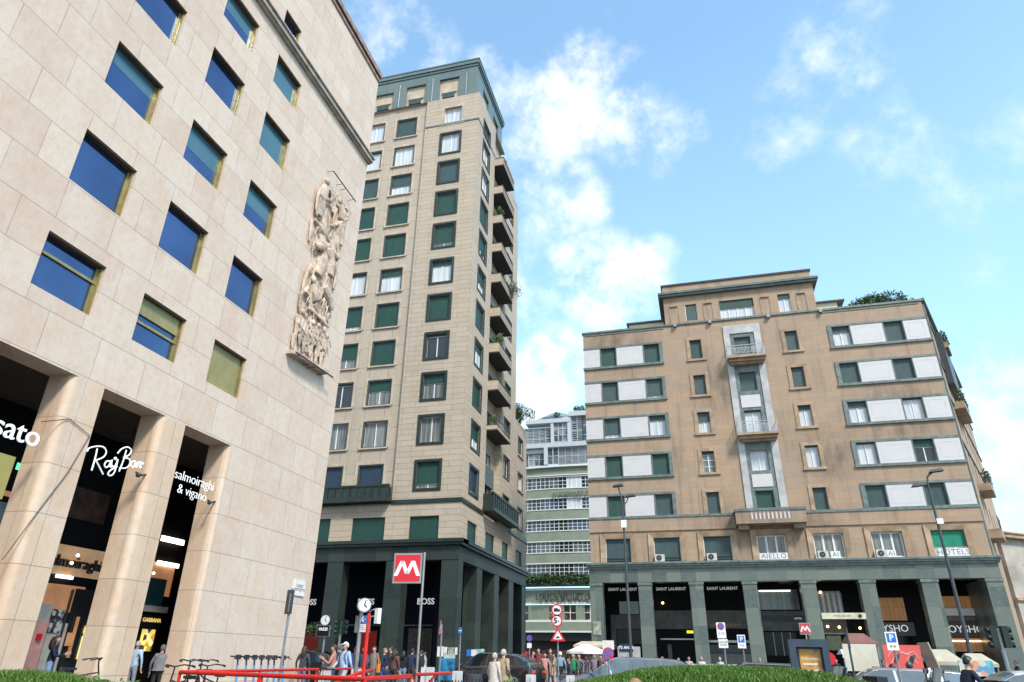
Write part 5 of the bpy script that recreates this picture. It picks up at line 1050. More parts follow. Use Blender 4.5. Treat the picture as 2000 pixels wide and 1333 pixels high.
# road signs
def rnd(root,c,Y,r,kind):
    f=yf(Y); n=(0,-1,0); MB().disc((c.x,Y-.03,c.z),n,r,.012,28).build('red_ring',SIGNRED,root)
    MB().disc((c.x,Y-.042,c.z),n,r*.76,.004,28).build('white_disc',WHITE if kind!='np' else BLUE,root)
c0=at(1088,1192,25); root=sg('road_sign','lorry and weight ban signs above a red speed bump triangle on one pole',c0.x,25.06,0,c0.z+.25)
rnd(root,c0,25,.2,'t'); b_=MB(); g_=yf(24.95); b_.fb(g_,c0.x-.1,c0.x+.04,c0.z-.03,c0.z+.06,0,.006).fb(g_,c0.x+.05,c0.x+.11,c0.z-.03,c0.z+.03,0,.006).fb(g_,c0.x-.11,c0.x+.12,c0.z-.05,c0.z-.035,0,.006); b_.build('lorry_symbol',BLACK,root)
c1=at(1088,1213,25); rnd(root,c1,25,.2,'5'); text('5',.26,BLACK,g_,c1.x-.045,c1.z,.002,'number',parent=root,ext=.003,bold=.008); text('t',.12,BLACK,g_,c1.x+.07,c1.z-.02,.002,'unit',parent=root,ext=.003)
c2=at(1090,1243,25)
def tri(root,c,Y,s,sym=True,fr=None):
    fr=fr or yf(Y); t=lambda k,o=0:[(c.x-k,c.z-k*.62+o),(c.x+k,c.z-k*.62+o),(c.x,c.z+k*1.1+o)]
    MB().prism(fr,t(s),.03,.042).build('red_triangle',SIGNRED,root); MB().prism(fr,t(s*.62),.042,.046).build('white_triangle',WHITE,root)
    if sym: MB().prism(fr,[(c.x-s*.32,c.z-s*.24),(c.x+s*.32,c.z-s*.24),(c.x+s*.18,c.z-s*.1),(c.x+s*.0,c.z+s*.02),(c.x-s*.18,c.z-s*.1)],.046,.05).build('bump_symbol',BLACK,root)
tri(root,c2,25,.26)
c=at(862,1230,28); fr=F((c.x*(1-.6),28-c.x*.8,0),(.6,.8,0)); root=sg('road_sign','red and white triangular warning sign seen at an angle before the dark pillars',c.x,28.05,0,c.z+.2)
fr=F((c.x,28,0),(.55,-.83,0)); cc=Vector((0,0,c.z)); tri(root,cc,28,.33,True,fr)
c=at(899,1233,30); root=sg('road_sign','small blue square sign on a thin pole beside the corner of the dark arcade',c.x,30.05,0,c.z+.15); MB().fb(yf(30),c.x-.08,c.x+.08,c.z-.1,c.z+.12,0,.02).build('blue_plate',BLUE,root); MB().fb(yf(30),c.x-.07,c.x+.07,c.z-.0,c.z+.03,.02,.022).build('white_bar',WHITE,root)
c=at(1034,1247,40); root=sg('road_sign','small purple round sign over a white plate near the crowd by the green building',c.x,40.05,0,c.z+.1); MB().disc((c.x,40,c.z),(0,-1,0),.16,.02).build('round_plate',plain('sign_purple',(.16,.08,.4),.4),root); MB().fb(yf(40),c.x-.13,c.x+.13,c.z-.5,c.z-.25,0,.02).build('white_plate',WHITE,root)
def np_(root,c,Y,r,red=True):
    MB().disc((c.x,Y-.02,c.z),(0,-1,0),r,.01,24).build('red_ring',SIGNRED,root); MB().disc((c.x,Y-.03,c.z),(0,-1,0),r*.78,.004,24).build('blue_disc',BLUE,root)
    f=yf(Y-.034); d=r*.6; w_=r*.1; MB().prism(f,[(c.x-d-w_,c.z+d-w_),(c.x-d+w_,c.z+d+w_),(c.x+d+w_,c.z-d+w_),(c.x+d-w_,c.z-d-w_)],0,.004).build('red_bar',SIGNRED,root)
c=at(1188,1277,24.5); root=sg('road_sign','round red and blue no parking sign behind the grey estate car',c.x,24.55,0,c.z+.1); np_(root,c,24.5,.19); MB().fb(yf(24.6),c.x-.19,c.x+.19,c.z+.12,c.z+.4,0,.015).build('white_plate',PAPER,root)
c=at(1408,1227,30); root=sg('road_sign','white board with a small no parking circle and lines of text on a pole',c.x+.05,30.05,0,c.z+.1); f=yf(30)
MB().fb(f,c.x-.17,c.x+.17,c.z-.37,c.z+.2,0,.02).build('white_plate',WHITE,root); MB().fb(f,c.x-.15,c.x+.2,c.z-.72,c.z-.4,0,.02).build('white_plate',WHITE,root); np_(root,c+Vector((0,0,.06)),30,.13)
text('0-24',.12,BLUE,f,c.x,c.z-.2,.021,'lettering',parent=root,ext=.002); text('LUN-VEN\nZONA',.09,BLACK,f,c.x+.03,c.z-.56,.021,'lettering',parent=root,ext=.002)
def park(px,py,Y,w,label,p2=None):
    c=at(px,py,Y); root=sg('parking_sign',label,c.x+.03,Y+.05,0,c.z+.1,.025); f=yf(Y); MB().fb(f,c.x-w,c.x+w,c.z-w*1.9,c.z+w*1.3,0,.015).build('white_plate',WHITE,root); MB().fb(f,c.x-w*.78,c.x+w*.78,c.z-w*.55,c.z+w*1.05,.015,.018).build('blue_square',BLUE,root)
    text('P',w*1.5,WHITE,f,c.x,c.z+w*.22,.0185,'letter_p',parent=root,ext=.001,bold=w*.03)
    if p2: 
        MB().ball((c.x-w*.3,Y-.02,c.z-w*1.2),(w*.2,.004,w*.2),8,6).build('symbol',plain('sym_green',(.1,.35,.12),.5),root); MB().ball((c.x+w*.3,Y-.02,c.z-w*1.2),(w*.2,.004,w*.25),8,6).build('symbol',plain('sym_orange',(.6,.25,.05),.5),root)
    else: text('0-24',w*.6,BLACK,f,c.x,c.z-w*1.2,.0155,'lettering',parent=root,ext=.001)
park(1448,1251,30,.15,'blue and white parking sign in front of the fourth green pillar'); park(1741,1249,20,.13,'blue and white parking sign in front of the red painting',True)
# information frame
a=at(1538,1249,18); c=at(1614,1249,18); xm=(a.x+c.x)/2; root=thing('information_frame','dark blue-grey trapezoid frame holding an orange and white poster behind the grass','information board',(xm,18,0)); f=F((0,18,0),(1,0,0)); FR=plain('frame_blue_grey',(.035,.055,.085),.5)
z1=a.z; w_=MB()
w_.prism(f,[(a.x,0.1),(a.x+.16,.1),(a.x+.14,z1-.16),(a.x-.0,z1)],-.15,.12); w_.prism(f,[(c.x-.14,.1),(c.x,.1),(c.x,z1),(c.x-.14,z1-.16)],-.15,.12); w_.prism(f,[(a.x,z1),(a.x+.14,z1-.16),(c.x-.14,z1-.16),(c.x,z1)],-.15,.12)
w_.build('frame',FR,root); MB().fb(f,a.x+.12,c.x-.12,.2,z1-.14,-.1,-.02).build('back_panel',FR,root)
x0,x1=a.x+.2,c.x-.18; zt=z1-.2; OR=plain('poster_orange',(.62,.33,.07),.5,0,.25,4)
MB().fb(f,x0,x1,zt-.42,zt,-.02,.0).build('poster_top',OR,root); MB().fb(f,x0,x1,zt-.72,zt-.42,-.02,.0).build('poster_photo',checker('poster_people',[(.75,.75,.75),(.1,.08,.1),(.8,.8,.85),(.25,.15,.3),(.6,.5,.45)],14,.5),root); MB().fb(f,x0,x1,zt-.8,zt-.72,-.02,.001).build('poster_strip',plain('poster_blue',(.15,.45,.6),.5),root)
text('Performance',.075,WHITE,f,(x0+x1)/2,zt-.2,.003,'lettering',parent=root,ext=.002); MB().fb(f,x0+.06,x0+.36,zt-.33,zt-.29,.0,.003).build('text_line',PAPER,root); MB().fb(f,x0+.32,x0+.42,zt-.05,zt,.0,.003).build('corner_mark',BLUE,root)
# paintings for sale
def paint(px0,py0,px1,py1,Y,mat,label,tilt=0,name='painting',group=None,h=None,marks=None):
    a=at(px0,py0,Y); c=at(px1,py1,Y); root=thing(name,label,'painting',((a.x+c.x)/2,Y,0),0,group); f=F((a.x,Y,0),(math.cos(tilt),math.sin(tilt),0)); W=(c.x-a.x)
    MB().fb(f,0,W,c.z,a.z,0,.04).build('canvas',mat,root); MB().tube([f.p(W*.25,0,-.1),f.p(W*.25,a.z,-.02)],.02,6).build('easel_leg',BLK2,root); MB().tube([f.p(W*.75,0,-.1),f.p(W*.75,a.z,-.02)],.02,6).build('easel_leg',BLK2,root)
    return root,f,W,c.z,a.z
pale=NB('pale_map_paint'); ff=pale.noise(pale.pos(),2.2,7,.7,1.5,.4,.62); f2_=pale.noise(pale.pos((1,1,1.6)),4,6,.7,2,.45,.6); pale.l(pale.mix(f2_,pale.mix(ff,(.62,.52,.38),(.66,.62,.50)),(.5,.58,.55)),pale.b.inputs['Base Color'])
redp=NB('red_painting'); ff=redp.noise(redp.pos(),1.4,4,.6,2,.6,.66); redp.l(redp.mix(ff,(.66,.10,.09),(.7,.25,.22)),redp.b.inputs['Base Color'])
paint(1644,1258,1720,1312,27,pale.m,'large pale map-like painting on an easel left of the red painting')
root,f,W,z0,z1=paint(1722,1260,1806,1312,26,redp.m,'large red painting with thin white lines and grey horn shapes')
l_=MB(); 
for pts in ([(.1,.55),(.2,.75),(.4,.8),(.6,.65),(.8,.75),(.92,.5)],[(.15,.3),(.3,.6),(.5,.7),(.7,.6),(.85,.3)],[(.55,.2),(.62,.5),(.8,.62)]): l_.tube([f.p(u*W,z0+v*(z1-z0),.045) for u,v in pts],.008,5)
l_.build('white_lines',PAPER,root); h_=MB()
for cx,cy in ((.35,.6),(.75,.55)): h_.tube([f.p((cx-.06)*W,z0+(cy-.25)*(z1-z0),.046),f.p(cx*W,z0+cy*(z1-z0),.046),f.p((cx+.08)*W,z0+(cy+.08)*(z1-z0),.046)],[.05,.07,.015],6)
h_.build('horn_shape',DGREY,root)
q=at(1800,1256,26.3); o=MB().hexa([(q.x+.3,26.4,.0),(q.x+.6,26.1,.0),(q.x+.65,26.15,.0),(q.x+.35,26.45,.0),(q.x-.12,26.4,q.z),(q.x+.14,26.2,q.z+.02),(q.x+.19,26.25,q.z+.02),(q.x-.07,26.45,q.z)]).build('painting',plain('canvas_back',(.35,.28,.22),.8)); tag(o,'brown back of a canvas leaning beside the red painting','painting')
ART=checker('colourful_painting',[(.1,.3,.45),(.7,.6,.45),(.15,.45,.5),(.65,.3,.2),(.5,.55,.5)],5,.6)
paint(1870,1290,1945,1322,26,ART,'wide colourful turquoise and orange painting behind the man in navy')
for q,(x0,y0,x1,y1,m_,lb) in enumerate(((855,1263,866,1283,PAPER,'white print on a stand left of the row of small pictures'),(868,1264,873,1277,PAPER,'narrow white print, second in the row of small pictures'),(876,1265,886,1280,plain('sketch_grey',(.5,.5,.48),.7,0,.3,12),'grey sketch, third in the row of small pictures'),(889,1265,893,1279,PAPER,'thin white print at the right end of the row by the pole'),
    (912,1269,920,1282,BLUE,'small blue picture above the bonnet of the black car'),(921,1269,931,1282,PAPER,'white picture next to the small blue one'),(932,1268,946,1285,ART,'multicoloured picture right of the white one near the corner pillar'),(1021,1272,1034,1288,plain('red_white_art',(.6,.08,.08),.5,0,.6,6),'red and white picture left of the café crowd'),
    (858,1286,887,1330,plain('blue_bag_art',(.03,.25,.5),.5,0,.4,5),'bright blue wrapped display under the small pictures'),(868,1278,888,1306,plain('pale_green_art',(.5,.58,.5),.6,0,.2,5),'pale green map board under the small pictures'))):
    Y=(31,31,31,31,36,36,36,39,29,30)[q]; a=at(x0,y0,Y); c=at(x1,y1,Y); root=thing('picture',lb,'picture',((a.x+c.x)/2,Y,0)); MB().fb(yf(Y),a.x,c.x,c.z,a.z,0,.04).build('print',m_,root); MB().tube([((a.x+c.x)/2,Y+.02,0),((a.x+c.x)/2,Y+.02,a.z)],.02,6).build('stand',BLK2,root)
# awnings, umbrellas
CAN=plain('canvas_beige',(.44,.40,.31),.8,0,.08)
def awning(px0,px1,pyt,pyb,Y,label,mat=CAN,d=1.2,trim=None):
    a=at(px0,pyb,Y); c=at(px1,pyb,Y); zt=at(px0,pyt,Y).z; root=thing('market_awning',label,'awning',((a.x+c.x)/2,Y,0)); x0,x1,z0=a.x,c.x,a.z
    xa,xb=x0+.15*(x1-x0),x1-.3*(x1-x0); b=MB()
    T=[(xa,Y+d*.5,zt),(xb,Y+d*.5,zt)]; lo=[(x0,Y,z0),(x1,Y,z0),(x1,Y+d,z0),(x0,Y+d,z0)]
    b.hexa([lo[0],lo[1],lo[2],lo[3],(xa,Y+d*.45,zt),(xb,Y+d*.45,zt),(xb,Y+d*.55,zt),(xa,Y+d*.55,zt)]); b.box(x0,x1,Y-.02,Y,z0-.12,z0); b.build('canopy',mat,root)
    for x in (x0+.05,x1-.05): MB().tube([(x,Y+.05,0),(x,Y+.05,z0)],.03,6).build('leg',GREY,root)
    MB().fb(yf(Y),x0+.15,x1-.15,.7,.9,-d,-.1).build('table',plain('stall_table',(.08,.08,.09),.6),root)
awning(1814,1885,1268,1292,30,'plain beige market awning right of the red painting'); awning(1890,1950,1276,1296,31,'beige market awning behind the lamp post at the right')
awning(1655,1715,1236,1256,30,'reddish brown market roof with a pale cap behind the pale painting',plain('brown_canvas',(.22,.10,.08),.8),1.4)
awning(1120,1195,1252,1260,42,'long cream café awning above the white umbrella',plain('cream_canvas',(.55,.46,.32),.8),2)
awning(1645,1665,1268,1278,28,'white awning edge between the information frame and the pale painting',PAPER)
c=at(1145,1258,34); root=thing('umbrella','white market umbrella beside the café crowd','umbrella',(c.x,34,0)); u=MB(); zb=at(1145,1273,34).z; n=8; R_=.95
for k in range(n):
    a0,a1=2*math.pi*k/n,2*math.pi*(k+1)/n; p0=(c.x+R_*math.cos(a0),34+R_*math.sin(a0),zb); p1=(c.x+R_*math.cos(a1),34+R_*math.sin(a1),zb); pm=(c.x+R_*.5*math.cos((a0+a1)/2),34+R_*.5*math.sin((a0+a1)/2),(zb+c.z)/2+.03)
    u.poly([p0,p1,pm]); u.poly([p0,pm,(c.x,34,c.z)]); u.poly([pm,p1,(c.x,34,c.z)]); u.poly([p0,(p0[0],p0[1],zb-.1),(p1[0],p1[1],zb-.1),p1])
u.build('canopy',WHITE,root); MB().tube([(c.x,34,0),(c.x,34,c.z)],.03,8).build('pole',GREY,root)
a=at(1206,1263,36); c=at(1250,1290,36); o=MB().fb(yf(36),a.x,c.x,.1,a.z,-.5,0).build('kiosk',plain('kiosk_grey',(.42,.42,.40),.6)); tag(o,'grey poster kiosk between the umbrella and the first green pillar','kiosk')
p_=at(1209,1258,36); q_=at(1237,1273,36); MB().fb(yf(36),p_.x,q_.x,q_.z,p_.z,0.0,.03).build('poster',plain('navy_poster',(.01,.03,.08),.4),o); text('70 ANNI',.19,LITW,yf(36),(p_.x+q_.x)/2,(p_.z+q_.z)/2,.032,'lettering',parent=o,ext=.003)
# white barrier strip behind grass
a=at(1268,1293,31); c=at(1560,1300,31); root=thing('barrier_rail','long low white rail behind the grass mound','rail',((a.x+c.x)/2,31,0)); MB().box(a.x,c.x,30.97,31.03,1.18,1.27).build('rail',WHITE,root)
for k in range(6): x=a.x+(c.x-a.x)*k/5; MB().box(x-.03,x+.03,31.03,31.08,0,1.2).build('rail_post',GREY,root)
# planters beside the arcade
for k,(px,lb) in enumerate(((1393,'white cloth bundle'),(1365,'white cloth bundle'))): pass
# concrete blocks
def block(px,py,Y,w,h,label):
    c=at(px,py,Y); root=thing('bollard_block',label,'block',(c.x,Y,0),0,'pale stone blocks along the kerb'); b=MB(); b.box(c.x-w,c.x+w,Y-w,Y+w,0,h); b.build('block',plain('pale_block',(.62,.62,.62),.7,0,.12,4),root)
    MB().box(c.x-w*.06,c.x+w*.06,Y-w-.01,Y-w,.1,h-.06).build('groove',GREY,root)
for px,py,Y,w,h,lb in ((836,1302,21,.155,1.08,'tall pale block between the crowd and the red railing'),(894,1307,22,.125,.98,'pale block in front of the bonnet of the black car'),(1037,1312,22,.125,.92,'pale block at the tail of the black car'),(1114,1313,22,.11,.92,'pale block at the front of the grey estate car'),(698,1298,21,.12,1.0,'pale block behind the red post'),(637,1296,20,.13,1.05,'pale block next to the dark hatchback')): block(px,py,Y,w,h,lb)
c=at(925,1310,15); root=thing('litter_bin','dark slatted litter bin in front of the black car','litter bin',(c.x,15,0)); MB().tube([(c.x,15,.05),(c.x,15,1.03)],[.15,.185],14).build('bin',DGREY,root,smooth=40)
b=MB(); 
for k in range(14): a_=k*math.pi/7; b.tube([(c.x+.16*math.cos(a_),15+.16*math.sin(a_),.1),(c.x+.192*math.cos(a_),15+.192*math.sin(a_),.95)],.012,5)
b.build('slats',BLK2,root)
a=at(1652,1228,22); root=thing('sign_post','thin grey post in front of the pale map-like painting','post',(a.x,22,0)); MB().tube([(a.x,22,0),(a.x,22,a.z)],.028,8).box(a.x-.03,a.x+.03,21.94,22.0,a.z-.5,a.z-.3).build('pole',DGREY,root)
c=at(1620,1287,23); root=thing('road_sign','round red sign half hidden behind the information frame','sign',(c.x,23,0)); MB().tube([(c.x,23.03,0),(c.x,23.03,c.z)],.025,6).build('pole',GREY,root); MB().disc((c.x,23,c.z),(0,-1,0),.17,.02,20).build('round_plate',SIGNRED,root)
bush('planter_shrub','green shrub behind the FAZZI board in front of the red lit window','shrub',(at(617,1234,33).x,33,at(617,1234,33).z),(.95,.5,.35),700,.12,LEAF)
# waste: bench top
c=at(885,1326,13); root=thing('bench','dark slatted bench by the red railing','bench',(c.x,13,0))
MB().box(c.x-.45,c.x+.35,12.9,13.3,.82,.86).build('seat',DGREY,root); 
for x in (-.4,.3): MB().box(c.x+x-.03,c.x+x+.03,12.95,13.25,0,.82).build('leg',DGREY,root)
s_=MB()
for k in range(14): s_.tube([(c.x-.42+k*.056,12.9,.98-.02),(c.x-.42+k*.056,12.9,.86)],.012,5)
s_.build('slats',BLK2,root)
# ================================================================== KICK SCOOTERS, BIKES
SB=plain('scooter_blue',(.05,.28,.55),.4); PINKP=plain('scooter_pink',(.6,.12,.2),.4)
def scooter(label):
    root=thing('kick_scooter',label,'scooter',(0,0,0),0,'kick scooters parked in a row')
    MB().tube([(.0,0,.2),(-.13,0,.98)],[.032,.026],8).build('stem',SB,root,local=True); MB().tube([(-.13,0,.98),(-.16,0,1.18)],.024,8).build('head_tube',BLK2,root,local=True)
    MB().tube([(-.16,-.24,1.2),(-.14,-.12,1.19),(-.16,0,1.17),(-.14,.12,1.19),(-.16,.24,1.2)],.02,8).box(-.2,-.1,-.05,.05,1.12,1.24).tube([(-.12,-.12,1.18),(-.02,-.2,1.14)],.012,5).tube([(-.12,.12,1.18),(-.02,.2,1.14)],.012,5).build('handlebar',BLK2,root,local=True)
    MB().box(-.95,-.1,-.08,.08,.12,.17).build('deck',DGREY,root,local=True)
    for x in (.05,-1.0):
        w_=MB().disc((x,-.03,.12),(0,1,0),.12,.06,16).build('wheel',BLACK,root,local=True)
    return root
sc0=scooter('blue kick scooter with black handlebar'); SCL=['first from the left, nearest the parked bicycles','second from the left','third from the left','fourth from the left, with pink marks on the stem','fifth from the left','sixth from the left','rightmost, behind the sign post']
def dup(root,loc,rz,label):
    r=root.copy(); C.objects.link(r); r.location=loc; r.rotation_euler=(0,0,rz); r['label']=label
    for ch in list(root.children):
        c=ch.copy(); C.objects.link(c); c.parent=r
        for g in ch.children:
            d=g.copy(); C.objects.link(d); d.parent=c
    return r
for k,px in enumerate((472,491,506,519,532,545,562)):
    Y=17.6+.25*k; p=at(px,1284,Y); lb='blue kick scooter with black handlebar, '+SCL[k]
    if k==0: sc0.location=(p.x,Y,0.1); sc0.rotation_euler=(0,0,R(-20)); sc0['label']=lb
    else: r=dup(sc0,(p.x,Y,.1),R(-20+5*((k*3)%4)),lb)
def bike(loc,rz,label,h=1.0,basket=False):
    root=thing('bicycle',label,'bicycle',loc,rz,'bicycles parked by the metro stairs'); fr=MB()
    for a_,b_ in (((-.55,0,.34),(-.1,0,.3)),((-.1,0,.3),(-.2,0,.85)),((-.1,0,.3),(.38,0,.75)),((-.2,0,.72),(.4,0,.82)),((-.55,0,.34),(-.18,0,.75)),((.55,0,.34),(.38,0,.95))): fr.tube([a_,b_],.018,6)
    fr.build('frame',BLK2,root,local=True)
    MB().tube([(.38,0,.93),(.36,0,1.08)],.016,6).tube([(.2,-.28,1.1),(.36,-.2,1.12),(.38,0,1.08),(.36,.2,1.12),(.2,.28,1.1)],.016,6).tube([(.2,-.3,1.1),(.1,-.3,1.08)],.022,6).tube([(.2,.3,1.1),(.1,.3,1.08)],.022,6).build('handlebar',BLACK,root,local=True)
    MB().hexa([(-.36,-.09,.86),(-.05,-.02,.87),(-.05,.02,.87),(-.36,.09,.86),(-.36,-.09,.93),(-.05,-.02,.92),(-.05,.02,.92),(-.36,.09,.93)]).build('saddle',BLACK,root,local=True)
    for x in (-.55,.55):
        w_=MB(); pts=[(x+.33*math.cos(t),0,.34+.33*math.sin(t)) for t in [2*math.pi*k/20 for k in range(21)]]; w_.tube(pts,.018,6,caps=False); o=w_.build('wheel',BLACK,root,local=True)
        s_=MB()
        for k in range(10): t=k*math.pi/5; s_.tube([(x,0,.34),(x+.32*math.cos(t),0,.34+.32*math.sin(t))],.003,3)
        s_.build('spokes',GREY,o,local=True)
    if not basket: return root
    k_=MB().box(.42,.72,-.16,.16,.72,.76) ; k_.box(.42,.44,-.16,.16,.76,.92).box(.7,.72,-.16,.16,.76,.95).box(.44,.7,-.16,-.14,.76,.94).box(.44,.7,.14,.16,.76,.94).build('basket',DGREY,root,local=True)
    return root
for k,(px,py,Y,rz,lb) in enumerate(((362,1296,13.4,160,'black bicycle leftmost in the cluster, handlebar turned towards the pillar'),(385,1292,14.4,150,'black bicycle with raised handlebar in the middle of the cluster'),(402,1293,14.9,140,'black bicycle behind the middle one of the cluster'),(422,1296,15.2,155,'black bicycle at the right of the cluster next to the scooters'))):
    p=at(px,py,Y); bike((p.x,Y,0.1 if py<1296 else 0),R(rz),lb)
p=at(150,1325,13.8); bike((p.x,13.8,.1),R(60),'dark bicycle parked inside the arcade entrance behind the woman in navy')
p=at(660,1322,14); bike((p.x,14,0),R(200),'black bicycle behind the lower red rail, under the group of people')
# ================================================================== CARS
def car(name,label,prof,L,W,loc,rz,paint,wheels,wr=.34,dark=True,group=None,tail=None):
    """prof: stations (x, sill z, belt z, top z, half width belt, half width top, side-glass flag, top-glass flag)"""
    pf=[]; 
    for i in range(len(prof)-1):
        A_,B_=prof[i],prof[i+1]; n_=1 if (B_[0]-A_[0])<.12 else 4; Z_=prof[max(i-1,0)]; D_=prof[min(i+2,len(prof)-1)]
        for k in range(n_):
            t=k/n_
            def v_(j):
                sc=B_[0]-A_[0]; m0=(B_[j]-Z_[j])/(B_[0]-Z_[0]) if B_[0]!=Z_[0] else 0; m1=(D_[j]-A_[j])/(D_[0]-A_[0]) if D_[0]!=A_[0] else 0
                return (2*t**3-3*t*t+1)*A_[j]+(t**3-2*t*t+t)*m0*sc*.8+(-2*t**3+3*t*t)*B_[j]+(t**3-t*t)*m1*sc*.8
            pf.append((A_[0]+(B_[0]-A_[0])*t,)+tuple(v_(j) for j in range(1,6))+(A_[6],A_[7]))
    prof=pf+[prof[-1]]
    root=thing(name,label,'car',loc,rz,group); body=MB(); gl=MB(); ws=MB()
    def ring(s):
        x,zs,zb,zt,wb,wt=s[:6]; P=[(x,0,zs),(x,wb*.92,zs),(x,wb*.99,zs+.12),(x,wb*1.01,(zs+zb)/2+.02),(x,wb*.97,zb-.06),(x,wb*.94,zb),(x,wt,zt-.04 if zt-zb>.2 else zt-.01),(x,wt*.8,zt),(x,0,zt+.015)]
        return P
    for s0,s1 in zip(prof,prof[1:]):
        A,B=ring(s0),ring(s1)
        for sgn in (1,-1):
            for k in range(8):
                q=[A[k],A[k+1],B[k+1],B[k]]; q=[(p[0],p[1]*sgn,p[2]) for p in q]
                if sgn<0: q=q[::-1]
                tgt=body
                if k==5 and s0[6]: tgt=gl
                if k in (6,7) and s0[7]: tgt=ws
                tgt.poly(q)
    for s,fl in ((prof[0],1),(prof[-1],0)):
        A=ring(s); P=A+[(p[0],-p[1],p[2]) for p in A[::-1][1:-1]]
        body.poly(P if fl else P[::-1])
    # weld
    def fin(b,nm,mt,par,ang=35):
        o=b.build(nm,mt,par,local=True); bm=bmesh.new(); bm.from_mesh(o.data); bmesh.ops.remove_doubles(bm,verts=bm.verts,dist=.002); bmesh.ops.recalc_face_normals(bm,faces=bm.faces); bm.to_mesh(o.data); bm.free(); o.data.shade_smooth(); o.data.set_sharp_from_angle(angle=R(ang)); return o
    bo=fin(body,'body',paint,root); 
    if gl.f: fin(gl,'side_window',CARD if paint is PBK else CARG,root)
    if ws.f: fin(ws,'windscreen',CARD if paint is PBK else CARG,root)
    wb=prof[len(prof)//2][4]
    g_=[s for s in prof if s[6] or 0]; i0=prof.index(g_[0]); i1=prof.index(g_[-1])+1; S_=prof[i0:i1+1]
    for sgn in (1,-1):
        MB().tube([(s[0],sgn*s[4]*.945,s[2]+.01) for s in S_],.007,6).build('chrome_strip',CHR,root,local=True)
        MB().tube([(s[0],sgn*(s[5]+.006),s[3]-.045) for s in S_],.007,6).build('chrome_strip',CHR,root,local=True)
    for x in wheels:
        for sgn in (1,-1):
            arch=MB().disc((x,sgn*(wb*.985),wr+.03),(0,sgn,0),wr*1.2,.03,24).build('wheel_arch',BLACK,root,local=True)
            wh=MB().tube([(x,sgn*(wb-.2),wr),(x,sgn*(wb-.02),wr),(x,sgn*(wb+.03),wr)],[wr,wr,wr*.93],24).build('wheel',plain('tyre',(.015,.015,.015),.85),root,local=True,smooth=40)
            rm=MB(); y=sgn*(wb+.032); rm.disc((x,y,wr),(0,sgn,0),wr*.16,.02,12)
            for k in range(10):
                t=k*math.pi/5; d=Vector((math.cos(t),0,math.sin(t))); s_=Vector((-math.sin(t),0,math.cos(t))); c_=Vector((x,y,wr)); n_=Vector((0,sgn*.015,0))
                rm.hexa([c_-s_*.025,c_+s_*.025,c_+s_*.025+n_,c_-s_*.025+n_,c_+d*wr*.68-s_*.014,c_+d*wr*.68+s_*.014,c_+d*wr*.68+s_*.014+n_,c_+d*wr*.68-s_*.014+n_])
            rm.tube([(x+wr*.7*math.cos(t),y,wr+wr*.7*math.sin(t)) for t in [2*math.pi*k/24 for k in range(25)]],.014,6,caps=False)
            rm.build('rim',plain('alloy',(.5,.5,.52),.3,.8,.05),wh,local=True)
    x0,x1=prof[0],prof[-1]
    for sgn in (1,-1):
        MB().box(x1[0]-.12,x1[0]+.01,sgn*x1[4]*.9-.14,sgn*x1[4]*.9+.14,x1[2]-.2,x1[2]-.08).build('headlight',GC,root,local=True)
        MB().box(x0[0]-.015,x0[0]+.2,sgn*x0[4]*.86-.12,sgn*x0[4]*.86+.12,x0[2]-.14,x0[2]-.05).build('tail_light',TAILM if not tail else tail,root,local=True)
        mx=[s for s in prof if s[6]][-1]; MB().ball((mx[0]+.1,sgn*(mx[4]+.08),mx[2]+.08),(.06,.11,.075),8,6).build('mirror',paint,root,local=True)
        hb=MB()
        for s in prof[len(prof)//3:len(prof)//3+2]: hb.box(s[0],s[0]+.16,sgn*(s[4]*1.0)-.01,sgn*(s[4]*1.0)+.01,s[2]-.14,s[2]-.11)
        hb.build('door_handle',GREY,root,local=True)
    return root
CARD=glassm('car_glass_dark',(.008,.01,.012),.02,0,1.45,.2); CARG=glassm('car_glass',(.16,.20,.23),.03,.35,1.55,.3); TAILM=plain('tail_red',(.5,.01,.01),.25,0,0,emit=((1,.05,.03),.35))
CHR=plain('chrome',(.7,.7,.72),.15,.9,0); PBK=plain('paint_black',(.008,.009,.012),.22,0,0,coat=1); PGY=plain('paint_grey_blue',(.16,.19,.24),.25,.5,0,coat=1); PSV=plain('paint_silver',(.42,.42,.45),.25,.6,0,coat=1); PW_=plain('paint_white_silver',(.62,.62,.64),.25,.3,0,coat=1)
def suv(): return [(-2.3,.45,.95,1.0,.80,.70,0,0),(-2.2,.3,1.08,1.14,.92,.74,0,0),(-2.05,.28,1.1,1.2,.94,.66,0,1),(-1.35,.26,1.08,1.52,.95,.60,1,1),(-1.0,.26,1.06,1.58,.95,.60,1,0),(-.5,.26,1.04,1.62,.95,.60,1,0),(-.1,.26,1.03,1.62,.95,.60,0,0),(-.04,.26,1.03,1.62,.95,.60,1,0),(.5,.26,1.02,1.58,.95,.60,1,1),(1.15,.26,1.0,1.12,.95,.70,0,0),(1.3,.28,.99,1.06,.94,.75,0,0),(2.0,.3,.86,.95,.92,.75,0,0),(2.3,.4,.72,.78,.82,.68,0,0)]
def wagon(): return [(-2.35,.4,.8,.85,.76,.62,0,0),(-2.28,.25,.95,1.05,.87,.70,0,1),(-1.75,.22,.95,1.36,.88,.56,1,0),(-1.2,.22,.94,1.42,.88,.56,0,0),(-1.14,.22,.94,1.42,.88,.56,1,0),(-.1,.22,.92,1.45,.88,.56,0,0),(-.04,.22,.92,1.45,.88,.56,1,0),(.45,.22,.9,1.42,.88,.56,1,1),(1.2,.24,.87,.98,.88,.68,0,0),(1.4,.24,.86,.92,.87,.72,0,0),(2.1,.26,.72,.78,.84,.70,0,0),(2.35,.36,.6,.66,.74,.6,0,0)]
